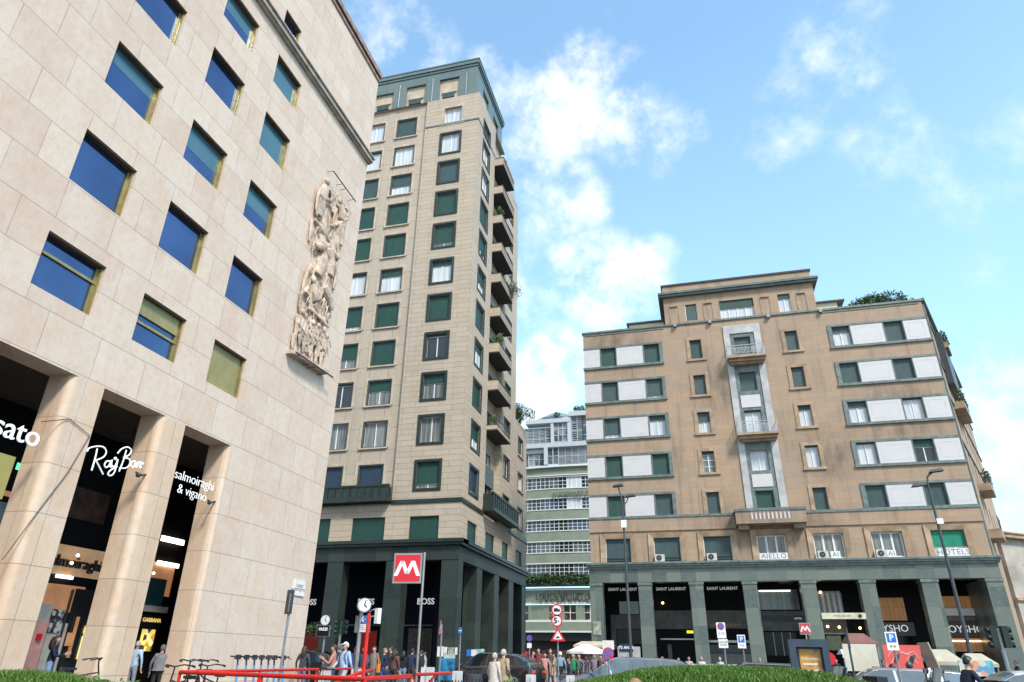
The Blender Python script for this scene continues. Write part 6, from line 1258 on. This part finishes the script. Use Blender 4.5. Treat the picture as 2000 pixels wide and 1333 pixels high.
a=at(962,1300,33); car('parked_car','black coupe-style suv with its tail to the right, crossing behind the couple',suv(),4.6,1.9,(a.x,33,0),R(172),PBK,(-1.42,1.4),.37)
a=at(1222,1300,26); car('parked_car','grey-blue estate car heading left, half hidden by the grass mound',wagon(),4.7,1.8,(a.x+.1,26,0),R(176),PGY,(-1.4,1.42),.33)
a=at(655,1285,30); car('parked_car','dark hatchback with a red tail light just right of the cream building',suv(),4.6,1.9,(a.x-2.1,30.2,0.02),R(-170) if 0 else R(172),PBK,(-1.42,1.4),.36)
a=at(1752,1315,23); car('parked_car','silver saloon with chrome window line in the lower right, in front of the paintings',wagon(),4.7,1.8,(a.x-.25,23,-.2),R(179),PSV,(-1.4,1.42),.33)
a=at(1960,1311,18); car('parked_car','white-silver car at the right edge beside the man in navy',wagon(),4.7,1.8,(a.x+.45,18,-.21),R(180),PW_,(-1.4,1.42),.33)
a=at(1475,1300,28); car('parked_car','dark car of which only the roof shows above the grass',wagon(),4.7,1.8,(a.x,28.5,-.1),R(180),PBK,(-1.4,1.42),.33)
# scooters (motor)
def moto(loc,rz,label,mat):
    root=thing('motor_scooter',label,'motor scooter',loc,rz)
    MB().hexa([(-.8,-.16,.45),(-.1,-.17,.3),(-.1,.17,.3),(-.8,.16,.45),(-.85,-.13,.72),(-.05,-.15,.62),(-.05,.15,.62),(-.85,.13,.72)]).hexa([(.25,-.2,.35),(.42,-.15,.35),(.42,.15,.35),(.25,.2,.35),(.15,-.22,.95),(.3,-.12,1.0),(.3,.12,1.0),(.15,.22,.95)]).box(-.1,.3,-.14,.14,.28,.34).build('body',mat,root,local=True)
    MB().hexa([(-.8,-.15,.72),(-.1,-.13,.68),(-.1,.13,.68),(-.8,.15,.72),(-.78,-.13,.82),(-.12,-.11,.76),(-.12,.11,.76),(-.78,.13,.82)]).build('saddle',BLACK,root,local=True)
    MB().tube([(.2,-.34,1.06),(.26,0,1.02),(.2,.34,1.06)],.02,6).tube([(.24,-.25,1.05),(.26,-.3,1.22)],.01,5).tube([(.24,.25,1.05),(.26,.3,1.22)],.01,5).ball((.26,-.31,1.25),(.02,.07,.045),8,6).ball((.26,.31,1.25),(.02,.07,.045),8,6).build('handlebar',BLACK,root,local=True)
    MB().hexa([(.28,-.14,1.0),(.34,-.14,1.0),(.34,.14,1.0),(.28,.14,1.0),(.18,-.18,1.3),(.2,-.18,1.3),(.2,.18,1.3),(.18,.18,1.3)]).build('windshield',GC,root,local=True)
    MB().box(-.95,-.65,-.17,.17,.82,1.1).build('top_case',BLACK,root,local=True)
    for x in (-.6,.55): MB().disc((x,-.05,.25),(0,1,0),.25,.1,18).build('wheel',plain('tyre',(.015,.015,.015),.85),root,local=True)
for px,py,Y,rz,lb,m_ in ((1632,1302,20,150,'dark motor scooter just right of the information frame',BLK2),(1650,1304,19,130,'grey motor scooter beside the pale painting',GREY),(1835,1305,17,160,'black motor scooter between the silver saloon and the man in navy',BLK2),(1852,1306,16.4,140,'second black motor scooter, closest to the man in navy',BLACK),(1125,1300,36,20,'dark motor scooter below the white umbrella',BLK2),(1700,1303,26,20,'dark motor scooter behind the roof of the silver saloon',BLK2)):
    p=at(px,py,Y); moto((p.x,Y,-.02),R(rz),lb,m_)
#PEOPLE
# ================================================================== PEOPLE
POSES={}
def pose_mesh(key):
    if key in POSES: return POSES[key]
    P=dict(he=(-.01,.27,1.15),hh=(.08,.27,.90),le=(-.01,-.27,1.15),lh=(.06,-.27,.90),lk=(.03,-.10,.50),la=(.0,-.11,.08),rk=(.03,.10,.50),ra=(.0,.11,.08),sp=0,hz=0)
    Q={'stand':{},'walk':dict(rk=(.2,.09,.52),ra=(.22,.09,.08),lk=(-.05,-.09,.5),la=(-.3,-.09,.14),hh=(-.12,.26,.93),lh=(.24,-.25,.98),le=(.04,-.27,1.15)),
       'phone':dict(he=(.1,.28,1.14),hh=(.34,.1,1.22),le=(.1,-.28,1.14),lh=(.34,-.1,1.2)),'talk':dict(he=(.1,.3,1.14),hh=(.3,.24,1.28)),'hip':dict(he=(-.08,.31,1.17),hh=(.04,.22,1.0),le=(-.05,-.3,1.15),lh=(.1,-.2,1.03)),
       'cross':dict(he=(.12,.28,1.16),hh=(.24,-.05,1.2),le=(.12,-.28,1.16),lh=(.24,.06,1.16)),'lean':dict(sp=.14,he=(.3,.26,1.14),hh=(.55,.14,1.16),le=(.28,-.28,1.14),lh=(.53,-.1,1.14)),
       'sit':dict(rk=(.46,.14,.48+.42),ra=(.44,.14,.08+.4),lk=(.46,-.12,.48+.42),la=(.46,-.14,.08+.4),he=(.12,.28,1.16),hh=(.34,.12,1.04),le=(.12,-.28,1.16),lh=(.34,-.1,1.04))}[key]
    P.update(Q); s=P['sp']
    J=[('pel',(0,0,.93),.135),('sp',(.01+s*.2,0,1.13),.125),('ch',(.01+s*.8,0,1.33),.145),('nk',(s,0,1.46),.06),('nk2',(.015+s*1.1,0,1.53),.05),('hd',(.025+s*1.2,0,1.61),.075),('ht',(.02+s*1.2,0,1.67),.06),
       ('rs',(s,.165,1.42),.068),('re',P['he'],.045),('rh',P['hh'],.03),('ls',(s,-.165,1.42),.068),('le',P['le'],.045),('lh',P['lh'],.03),
       ('rhp',(0,.09,.88),.095),('rk',P['rk'],.062),('ra',P['ra'],.042),('rt',(P['ra'][0]+.17,P['ra'][1]+.02,P['ra'][2]-.045),.036),('lhp',(0,-.09,.88),.095),('lk',P['lk'],.062),('la',P['la'],.042),('lt',(P['la'][0]+.17,P['la'][1]-.02,P['la'][2]-.045),.036)]
    E=[('pel','sp'),('sp','ch'),('ch','nk'),('nk','nk2'),('nk2','hd'),('hd','ht'),('ch','rs'),('rs','re'),('re','rh'),('ch','ls'),('ls','le'),('le','lh'),('pel','rhp'),('rhp','rk'),('rk','ra'),('ra','rt'),('pel','lhp'),('lhp','lk'),('lk','la'),('la','lt')]
    bm=bmesh.new(); sk=bm.verts.layers.skin.verify(); V={}
    for n,c,r in J:
        v=bm.verts.new(c); q=v[sk]; q.radius=(r,r*1.0) if n not in('pel','sp','ch') else (r*.95,r*1.12); q.use_root=(n=='pel'); V[n]=v
    for a,b in E: bm.edges.new((V[a],V[b]))
    # hand: palm and five fingers each side
    for h,e,sg_ in (('rh','re',1),('lh','le',-1)):
        d=(V[h].co-V[e].co).normalized(); side=Vector((1,0,0)) if abs(d.z)>.6 else Vector((0,0,1)); pm=bm.verts.new(V[h].co+d*.07); pm[sk].radius=(.026,.03); bm.edges.new((V[h],pm)); nrm=d.cross(side).normalized()*sg_; wd=d.cross(nrm).normalized()
        for k,(o,l) in enumerate(((-.028,.07),(-.010,.08),(.010,.076),(.028,.06))):
            a=bm.verts.new(pm.co+wd*o+d*.03); b=bm.verts.new(a.co+d*l*.55-nrm*.008); c=bm.verts.new(b.co+d*l*.35-nrm*.03)
            for v,r in ((a,.0095),(b,.0085),(c,.007)): v[sk].radius=(r,r)
            bm.edges.new((pm,a)); bm.edges.new((a,b)); bm.edges.new((b,c))
        t=bm.verts.new(V[h].co+d*.04-wd*.035); t2=bm.verts.new(t.co+d*.04-wd*.018-nrm*.012); t[sk].radius=(.012,.012); t2[sk].radius=(.009,.009); bm.edges.new((V[h],t)); bm.edges.new((t,t2))
    me=bpy.data.meshes.new('p'); bm.to_mesh(me); bm.free(); o=bpy.data.objects.new('p',me); C.objects.link(o); o.modifiers.new('s','SKIN').use_smooth_shade=True; m_=o.modifiers.new('u','SUBSURF'); m_.levels=2; m_.render_levels=2
    dg=bpy.context.evaluated_depsgraph_get(); dg.update(); r=bpy.data.meshes.new_from_object(o.evaluated_get(dg)); bpy.data.objects.remove(o)
    D={n:Vector(c) for n,c,_ in J}
    # head shaping + material by region
    hc=D['hd']+Vector((0,0,.005))
    for v in r.vertices:
        q=v.co-hc
        if q.length<.14 and v.co.z>1.53:
            if abs(q.y)<.022 and q.x>.05 and -.035<q.z<.02: v.co.x+=.016
    def reg(c):
        if c.z>1.475 and abs(c.y)<.12: return 0
        best=None
        for nm,a,b in (('t','pel','sp'),('t','sp','ch'),('t','ch','nk'),('t','ch','rs'),('t','ch','ls'),('t','rs','re'),('t','re','rh'),('t','ls','le'),('t','le','lh'),('l','rhp','rk'),('l','rk','ra'),('l','lhp','lk'),('l','lk','la'),('s','ra','rt'),('s','la','lt')):
            A,B=D[a],D[b]; t=max(0,min(1,(c-A).dot(B-A)/(B-A).length_squared)); d_=(c-(A+(B-A)*t)).length
            if best is None or d_<best[0]: best=(d_,nm,t,a)
        if best[3] in('re','le') and best[2]>.93: return 0
        if c.z<.95 and abs(c.y)<.2 and best[1]=='t' and best[3] in('pel',): return 2
        return {'t':1,'l':2,'s':3}[best[1]]
    hb=bmesh.new(); hb.from_mesh(r); sv=bmesh.ops.create_uvsphere(hb,u_segments=16,v_segments=12,radius=1)['verts']
    for v in sv:
        z=v.co.z; tp=1-.28*max(0,-z-.1); q=Vector((v.co.x*.098*tp+.012*(z<-.3),v.co.y*.078*tp,z*.122))
        if v.co.x>.85 and abs(v.co.y)<.3 and -.35<z<.15: q.x+=.014
        v.co=hc+q
    hb.to_mesh(r); hb.free()
    r.materials.clear()
    for _ in range(4): r.materials.append(None)
    mi=[reg(p.center) for p in r.polygons]; r.polygons.foreach_set('material_index',mi); r.shade_smooth(); POSES[key]=(r,hc); return POSES[key]
SK=[plain('skin_light',(.50,.30,.22),.5,0,.05),plain('skin_tan',(.36,.20,.13),.5,0,.05),plain('skin_dark',(.10,.05,.03),.5,0,.05)]
HC={'br':plain('hair_brown',(.05,.025,.012),.6,0,.3,20),'bk':plain('hair_black',(.012,.01,.009),.5,0,.3,20),'bl':plain('hair_blond',(.32,.2,.09),.6,0,.3,20),'gy':plain('hair_grey',(.45,.44,.42),.7,0,.2,20),'wh':plain('cap_white',(.7,.7,.68),.7),'gc':plain('cap_grey',(.10,.10,.11),.8)}
def cloth(c): 
    return plain('cloth_%02d%02d%02d'%tuple(int(x*99) for x in c),c,.85,0,.12,9)
SHOE=plain('shoe_dark',(.03,.025,.025),.6); SHOEW=plain('shoe_white',(.6,.6,.58),.6)
def person(label,loc,rz,h=1.72,pose='stand',top=(.05,.05,.06),legs=(.04,.05,.09),hair='br',long=False,skin=0,coat=None,bag=None,cap=False,pack=None,helmet=None,shoe=None,vest=None):
    me,hc=pose_mesh(pose); k=h/1.745
    root=thing('person',label,'person',loc,rz)
    o=bpy.data.objects.new('body',me); C.objects.link(o); o.parent=root; root.scale=(k,k,k)
    for i,m_ in enumerate((SK[skin],cloth(top),cloth(legs),shoe or SHOE)): o.material_slots[i].link='OBJECT'; o.material_slots[i].material=m_
    hb=MB(); c=hc
    hm=HC[hair]
    # hair cap: half shell over the back and crown
    nu,nv=16,9
    for a in range(nv):
        for b in range(nu):
            q=[]
            for da,db in ((0,0),(1,0),(1,1),(0,1)):
                ph=math.pi*.62*(a+da)/nv; th=2*math.pi*(b+db)/nu; lim=1.0
                x=math.cos(th)*math.sin(ph); y=math.sin(th)*math.sin(ph); z=math.cos(ph)
                zm=-.35+.85*max(0,min(1,(x+.35)/.75)); z=max(z,zm)
                rr=1.0+.06*noise.noise(Vector((x*4,y*4,z*4)))
                q.append(c+Vector((-.010+x*.106*rr,y*.088*rr,.012+z*.124*rr)))
            hb.poly(q)
    hb.build('hair' if not cap else 'cap',hm,root,local=True,smooth=60)
    if cap: MB().hexa([c+Vector(v) for v in ((.07,-.07,.06),(.19,-.05,.045),(.19,.05,.045),(.07,.07,.06),(.07,-.07,.075),(.19,-.05,.055),(.19,.05,.055),(.07,.07,.075))]).build('cap_peak',hm,root,local=True)
    if long:
        l_=MB(); l_.tube([c+Vector((-.05,0,.06)),c+Vector((-.085,0,-.06)),c+Vector((-.10,0,-.2)),c+Vector((-.10,0,-.3))],[.09,.105,.10,.05],10); l_.build('long_hair',hm,root,local=True,smooth=60)
    f_=MB()
    for s in (1,-1): f_.ball(c+Vector((.092,s*.032,.008)),(.006,.011,.007),8,6)
    f_.build('eye',BLACK,root,local=True); f_=MB()
    for s in (1,-1): f_.ball(c+Vector((.0,s*.079,-.005)),(.018,.01,.03),8,6)
    f_.build('ear',SK[skin],root,local=True); MB().ball(c+Vector((.092,0,-.058)),(.006,.022,.006),8,6).build('mouth',plain('lips',(.35,.1,.09),.5),root,local=True)
    if coat:
        q=MB(); q.tube([(0,0,1.44),(0,0,1.30),(0,0,1.0),(0,0,coat[1])],[.11,.195,.185,.235],14); q.v=[Vector((v.x*.82,v.y,v.z)) for v in q.v]
        q.build('coat',cloth(coat[0]),root,local=True,smooth=60)
    if pack: MB().hexa([(-.3,-.14,1.0),(-.13,-.15,1.0),(-.13,.15,1.0),(-.3,.14,1.0),(-.26,-.12,1.42),(-.12,-.13,1.42),(-.12,.13,1.42),(-.26,.12,1.42)]).tube([(-.12,.1,1.42),(.02,.12,1.47),(.13,.11,1.35),(.06,.14,1.1)],.016,6).tube([(-.12,-.1,1.42),(.02,-.12,1.47),(.13,-.11,1.35),(.06,-.14,1.1)],.016,6).build('backpack',cloth(pack),root,local=True)
    if bag: MB().hexa([(-.12,.33,.72),(.16,.33,.72),(.16,.42,.72),(-.12,.42,.72),(-.10,.34,1.05),(.14,.34,1.05),(.14,.41,1.05),(-.10,.41,1.05)]).tube([(-.05,.37,1.05),(.0,.25,1.38),(.1,.37,1.05)],.012,6).build('bag',cloth(bag),root,local=True)
    if helmet: MB().ball(c+Vector((0,0,.03)),(.135,.12,.14),14,10).box(c.x+.09,c.x+.14,-.09,.09,c.z-.03,c.z+.05).build('helmet',helmet,root,local=True,smooth=50)
    return root
def pp(px,py,h,Y=None):
    """ground point of a person of height h whose head top is seen at px,py"""
    if Y is None:
        d=ray(px,py); Y=d.y*(h-H)/d.z if d.z>0 else 20
        Y=max(9,min(Y,45))
    p=at(px,py,Y); return (p.x,Y,0)
L_=[
('woman with long brown hair and dark jacket beside the corner of the cream building',596,1262,1.70,None,100,dict(top=(.04,.045,.06),legs=(.10,.16,.28),hair='br',long=True)),
('person in a dusty pink top left of the man in the black jacket',655,1259,1.70,None,200,dict(top=(.45,.2,.17),legs=(.05,.07,.14),hair='br',pose='talk')),
('man in a black jacket and grey cap seen from behind in the waiting group',665,1260,1.78,None,80,dict(top=(.02,.02,.022),legs=(.06,.06,.06),hair='gc',cap=True,coat=((.02,.02,.022),.85))),
('man in a pale blue shirt and white cap with backpack straps',677,1254,1.78,None,250,dict(top=(.38,.50,.75),legs=(.4,.42,.46),hair='wh',cap=True,pack=(.03,.04,.1),pose='walk')),
('man in dark clothes just left of the street clock pole',697,1263,1.72,None,150,dict(top=(.02,.02,.03),legs=(.03,.03,.05),hair='bk',skin=1)),
('person in dark navy between the clock pole and the red post',713,1264,1.70,None,60,dict(top=(.05,.06,.12),legs=(.04,.04,.06),hair='bl')),
('tall man in a long grey-brown coat carrying an orange bag',733,1262,1.80,None,250,dict(top=(.20,.17,.15),legs=(.1,.09,.09),coat=((.20,.17,.15),.45),pose='walk',bag=(.75,.22,.02))),
('blond person in a navy jacket and jeans walking right of the orange bag',752,1266,1.70,None,0,dict(top=(.01,.015,.05),legs=(.05,.10,.25),hair='bl',pose='walk',shoe=SHOEW)),
('person in dark blue behind the brown jacket',765,1263,1.70,34,200,dict(top=(.04,.07,.16),legs=(.03,.04,.08),hair='br')),
('woman with reddish brown hair and brown jacket over the pale block',772,1268,1.66,None,75,dict(top=(.12,.06,.045),legs=(.02,.02,.03),hair='br',long=True)),
('woman in a black top and light jeans carrying a cream tote bag',789,1271,1.64,None,100,dict(top=(.012,.012,.015),legs=(.22,.35,.50),hair='bk',long=True,bag=(.6,.55,.42))),
('man in navy just left of the metro sign pole',806,1266,1.74,None,90,dict(top=(.015,.025,.07),legs=(.04,.04,.05),hair='bk')),
('man in black clothes just right of the metro sign pole',824,1270,1.72,None,170,dict(top=(.012,.012,.016),legs=(.012,.012,.016),hair='br',coat=((.012,.012,.016),.6))),
('person in a striped black and white top behind the man in black',831,1273,1.68,None,190,dict(top=(.35,.35,.36),legs=(.6,.6,.6),hair='bk',shoe=SHOEW)),
('white-haired woman in a cream coat on the left of the strolling couple',966,1275,1.62,20.5,60,dict(top=(.55,.50,.44),legs=(.4,.37,.33),hair='gy',coat=((.55,.50,.44),.75))),
('white-haired man in a khaki jacket on the right of the strolling couple',983,1268,1.74,20.8,60,dict(top=(.34,.26,.16),legs=(.3,.32,.22),hair='gy',pose='hip',coat=((.34,.26,.16),.82))),
('woman in pink holding a bag left of the warning sign pole',1064,1275,1.66,None,280,dict(top=(.5,.25,.22),legs=(.25,.2,.15),hair='br',bag=(.5,.25,.2))),
('person in beige just left of the warning sign pole',1083,1276,1.68,None,200,dict(top=(.42,.33,.2),legs=(.5,.4,.28),hair='bk',pose='cross')),
('man in a denim shirt and jeans seen from behind under the warning triangle',1094,1273,1.74,None,95,dict(top=(.22,.33,.45),legs=(.28,.38,.5),hair='wh')),
('person in dark clothes between the black car and the woman in pink',1046,1284,1.60,None,0,dict(top=(.05,.04,.05),legs=(.05,.06,.12),hair='br')),
('person in a red-brown top in the café crowd near the purple sign',1040,1271,1.70,38,0,dict(top=(.35,.08,.08),legs=(.05,.05,.1),hair='bk')),
('woman in purple leaning on a table right of the umbrella pole',1145,1281,1.62,None,270,dict(top=(.28,.16,.26),legs=(.05,.05,.08),hair='br',long=True,pose='cross')),
('person in navy standing left of the white umbrella',1112,1284,1.60,30,200,dict(top=(.04,.05,.1),legs=(.05,.05,.08),hair='bk')),
('person in green shirt left of the white umbrella',1119,1276,1.70,36,270,dict(top=(.02,.22,.08),legs=(.03,.03,.04),hair='bk')),
('person in grey under the left side of the white umbrella',1131,1277,1.68,38,250,dict(top=(.2,.17,.18),legs=(.05,.05,.06),hair='br')),
('person in mauve under the right side of the white umbrella',1160,1278,1.68,38,290,dict(top=(.25,.2,.24),legs=(.05,.05,.06),hair='bl')),
('person in dark red at the right edge of the white umbrella',1174,1279,1.66,37,240,dict(top=(.2,.08,.1),legs=(.05,.05,.06),hair='bk')),
('person in maroon in front of the café windows',1052,1266,1.74,42,260,dict(top=(.2,.05,.06),legs=(.03,.03,.04),hair='bk')),
('person in dark grey in front of the café windows, near the sign pole',1075,1268,1.72,42,260,dict(top=(.08,.07,.08),legs=(.03,.03,.04),hair='bl')),
('man in a navy polo shirt leaning forward beside the white-silver car',1870,1281,1.76,15.3,10,dict(top=(.008,.012,.03),legs=(.01,.012,.02),hair='bk',pose='lean',skin=0)),
('man in a dark suit at the right edge of the square',1984,1292,1.66,None,180,dict(top=(.02,.02,.03),legs=(.02,.02,.03),hair='bk',skin=1,pose='phone')),
('dark-haired man in grey in front of the red painting',1722,1288,1.62,None,20,dict(top=(.12,.12,.16),legs=(.05,.05,.06),hair='bk',skin=1)),
('rider in a black helmet behind the silver saloon roof',1742,1299,1.42,24.8,90,dict(top=(.05,.05,.06),helmet=BLACK,hair='bk')),
('rider in a dark helmet and red jacket in front of the red painting',1774,1294,1.5,24.8,60,dict(top=(.6,.04,.03),helmet=DGREY,hair='bk')),
('man in black between the information frame and the pale painting',1632,1289,1.64,None,270,dict(top=(.015,.015,.02),legs=(.02,.02,.02),hair='bk')),
('person in a salmon top behind the white rail',1283,1289,1.62,None,180,dict(top=(.55,.25,.2),legs=(.1,.1,.1),hair='br')),
('person in cream behind the white rail, near the second green pillar',1294,1287,1.62,None,180,dict(top=(.55,.45,.33),legs=(.1,.1,.1),hair='bl')),
('person in a dark top inside the second arcade bay',1325,1289,1.60,None,270,dict(top=(.1,.1,.14),legs=(.05,.05,.05),hair='bk')),
('person in pale pink inside the second arcade bay',1345,1285,1.66,None,270,dict(top=(.5,.38,.36),legs=(.1,.1,.1),hair='br')),
('person with folded white cloth in front of the third green pillar',1370,1287,1.64,None,270,dict(top=(.6,.62,.66),legs=(.3,.3,.3),hair='gy')),
('person in white in front of the roller shutter',1406,1287,1.64,None,250,dict(top=(.62,.62,.64),legs=(.2,.2,.2),hair='gy')),
('person in tan in front of the fourth green pillar',1484,1288,1.64,None,250,dict(top=(.45,.28,.18),legs=(.2,.2,.2),hair='bl')),
]
for lb,px,py,h,Y,rz,kw in L_:
    if Y: h=at(px,py,Y).z
    person(lb,pp(px,py,h,Y),R(rz),h,**kw)
# arcade people (floor at 0.14)
p=atx(113,1241,-18.6); person('woman in a navy top and light blue jeans looking at her phone',(p.x,p.y,.14),R(40),p.z-.14,pose='phone',top=(.008,.01,.05),legs=(.22,.34,.55),hair='br',long=True)
p=atx(271,1252,-17.6); person('man in a pale blue shirt partly hidden behind the second cream pillar',(p.x,p.y,.1),R(100),p.z-.1,top=(.42,.52,.66),legs=(.25,.27,.32),hair='gy')
p=atx(318,1269,-16.9); person('person in a grey hooded jacket in the third arcade opening',(p.x,p.y,-.05),R(120),1.66,top=(.16,.16,.17),legs=(.02,.02,.025),hair='gc',cap=True,coat=((.16,.16,.17),.95))
p=at(1240,1326,6.6); person('person whose head just shows in front of the grass mound',(p.x,6.6,p.z-1.72),R(80),1.72,hair='bl',top=(.2,.2,.2))
# ================================================================== GRASS AND PLANTS
GR=NB('grass_blades'); ff=GR.noise(GR.pos(),9,4,.6,0,.3,.7); f2_=GR.noise(GR.pos(),1.2,3,.5,0,.3,.7)
GR.l(GR.mix(f2_,GR.mix(ff,(.030,.115,.006),(.085,.19,.014)),(.075,.14,.014)),GR.b.inputs['Base Color']); GR.b.inputs['Roughness'].default_value=.45
SOIL=plain('mound_soil',(.03,.08,.01),.9)
def mound(ridge,yc,wy,name):
    xs=np.array([p[0] for p in ridge]); zs=np.array([p[1] for p in ridge])
    return lambda x,y: np.interp(x,xs,zs)*np.exp(-((y-yc)/wy)**2)
def grass(ridge,yc,wy,xr,yr,n,label_kind,bh=.07):
    hf=mound(ridge,yc,wy,''); nx,ny=60,30; X=np.linspace(xr[0]-.6,xr[1]+.6,nx); Yv=np.linspace(yr[0]-1.5,yr[1]+2,ny); m_=MB()
    ox=(X[0]+X[-1])/2
    vs=[(x,y,float(hf(x,y))+.0) for y in Yv for x in X]; fs=[[j*nx+i,j*nx+i+1,(j+1)*nx+i+1,(j+1)*nx+i] for j in range(ny-1) for i in range(nx-1)]
    m_.v=[Vector(v) for v in vs]; m_.f=fs; m_.m=[0]*len(fs); o=m_.build('grass_mound',SOIL,smooth=80); o['kind']='structure'
    x=rng.uniform(xr[0],xr[1],n); y=rng.uniform(yr[0],yr[1],n); z=hf(x,y); hh=bh*(.55+.7*rng.random(n))*(1+.3*np.sin(x*3.1)*np.sin(y*2.7)); a=rng.uniform(0,6.28,n); w_=.004+.003*rng.random(n); lx=rng.normal(0,.35,n)*hh; ly=rng.normal(0,.35,n)*hh
    v=np.zeros((n,5,3)); ca,sa=np.cos(a)*w_,np.sin(a)*w_
    v[:,0]=np.stack([x-ca,y-sa,z-.01],1); v[:,1]=np.stack([x+ca,y+sa,z-.01],1); v[:,2]=np.stack([x+ca*.8+lx*.4,y+sa*.8+ly*.4,z+hh*.6],1); v[:,3]=np.stack([x-ca*.8+lx*.4,y-sa*.8+ly*.4,z+hh*.6],1); v[:,4]=np.stack([x+lx,y+ly,z+hh],1)
    me=bpy.data.meshes.new('grass'); me.vertices.add(n*5); me.vertices.foreach_set('co',v.ravel())
    b=np.arange(n)[:,None]*5; lo=np.concatenate([b+np.array([[0,1,2,3]]),b+np.array([[3,2,4]])],1).ravel(); me.loops.add(len(lo)); me.loops.foreach_set('vertex_index',lo.astype(np.int32))
    st=np.empty((n,2),np.int32); st[:,0]=np.arange(n)*7; st[:,1]=np.arange(n)*7+4; me.polygons.add(n*2); me.polygons.foreach_set('loop_start',st.ravel()); me.update(calc_edges=True); me.validate(); me.materials.append(GR.m)
    o=bpy.data.objects.new('grass',me); C.objects.link(o); o['kind']='stuff'; o['label']=label_kind; o['category']='grass'
grass([(-4.2,0),(-3,.45),(-2.3,.78),(-1.6,1.02),(-.8,1.15),(.1,1.22),(.8,1.21),(1.3,1.13),(1.75,1.02),(2.3,.6),(3.4,0)],9,2.6,(-2.6,2.5),(7.6,10.2),95000,'bright green lawn covering the low mound in the foreground',.075)
grass([(-12,1.05),(-9,1.1),(-7,1.07),(-6.2,1.0),(-5.5,.86),(-4.6,.45),(-3.8,0)],6.3,2.0,(-8.3,-4.8),(5.0,7.3),45000,'bright green lawn at the lower left corner before the arcade',.07)
def lowplant(px,Y,zt,label,n=420,w=.5):
    p=at(px,1325,Y); b=MB()
    for k in range(5): leaves(b,(p.x+random.uniform(-w,w)*.7,Y+random.uniform(-.2,.2),zt-.15-random.random()*.15),(w*.45,.25,.16),n//5,.07)
    root=thing('low_shrub',label,'shrub',(p.x,Y,0)); b.build('foliage',LEAFB,root); s_=MB()
    for k in range(5): x=p.x+random.uniform(-w,w)*.6; s_.tube([(x,Y,0),(x+.05,Y,zt-.15)],.012,5)
    s_.build('stem',MATS['bark'],root)
lowplant(965,12,1.03,'low leafy shrub at the feet of the strolling couple'); lowplant(1020,12.2,1.02,'low leafy shrub under the rear wheel of the black car',300,.4); lowplant(1062,12,.99,'low leafy shrub left of the grass mound',260,.35); lowplant(1100,12.3,.97,'small low leafy shrub touching the grass mound',220,.3)
lowplant(205,8.2,1.05,'pale green leafy shrub at the foot of the second cream pillar',260,.35); lowplant(330,8.6,1.0,'small pale green shrub in front of the parked bicycles',160,.25); lowplant(128,7.6,1.03,'small leafy shrub beside the lower left lawn',120,.2)
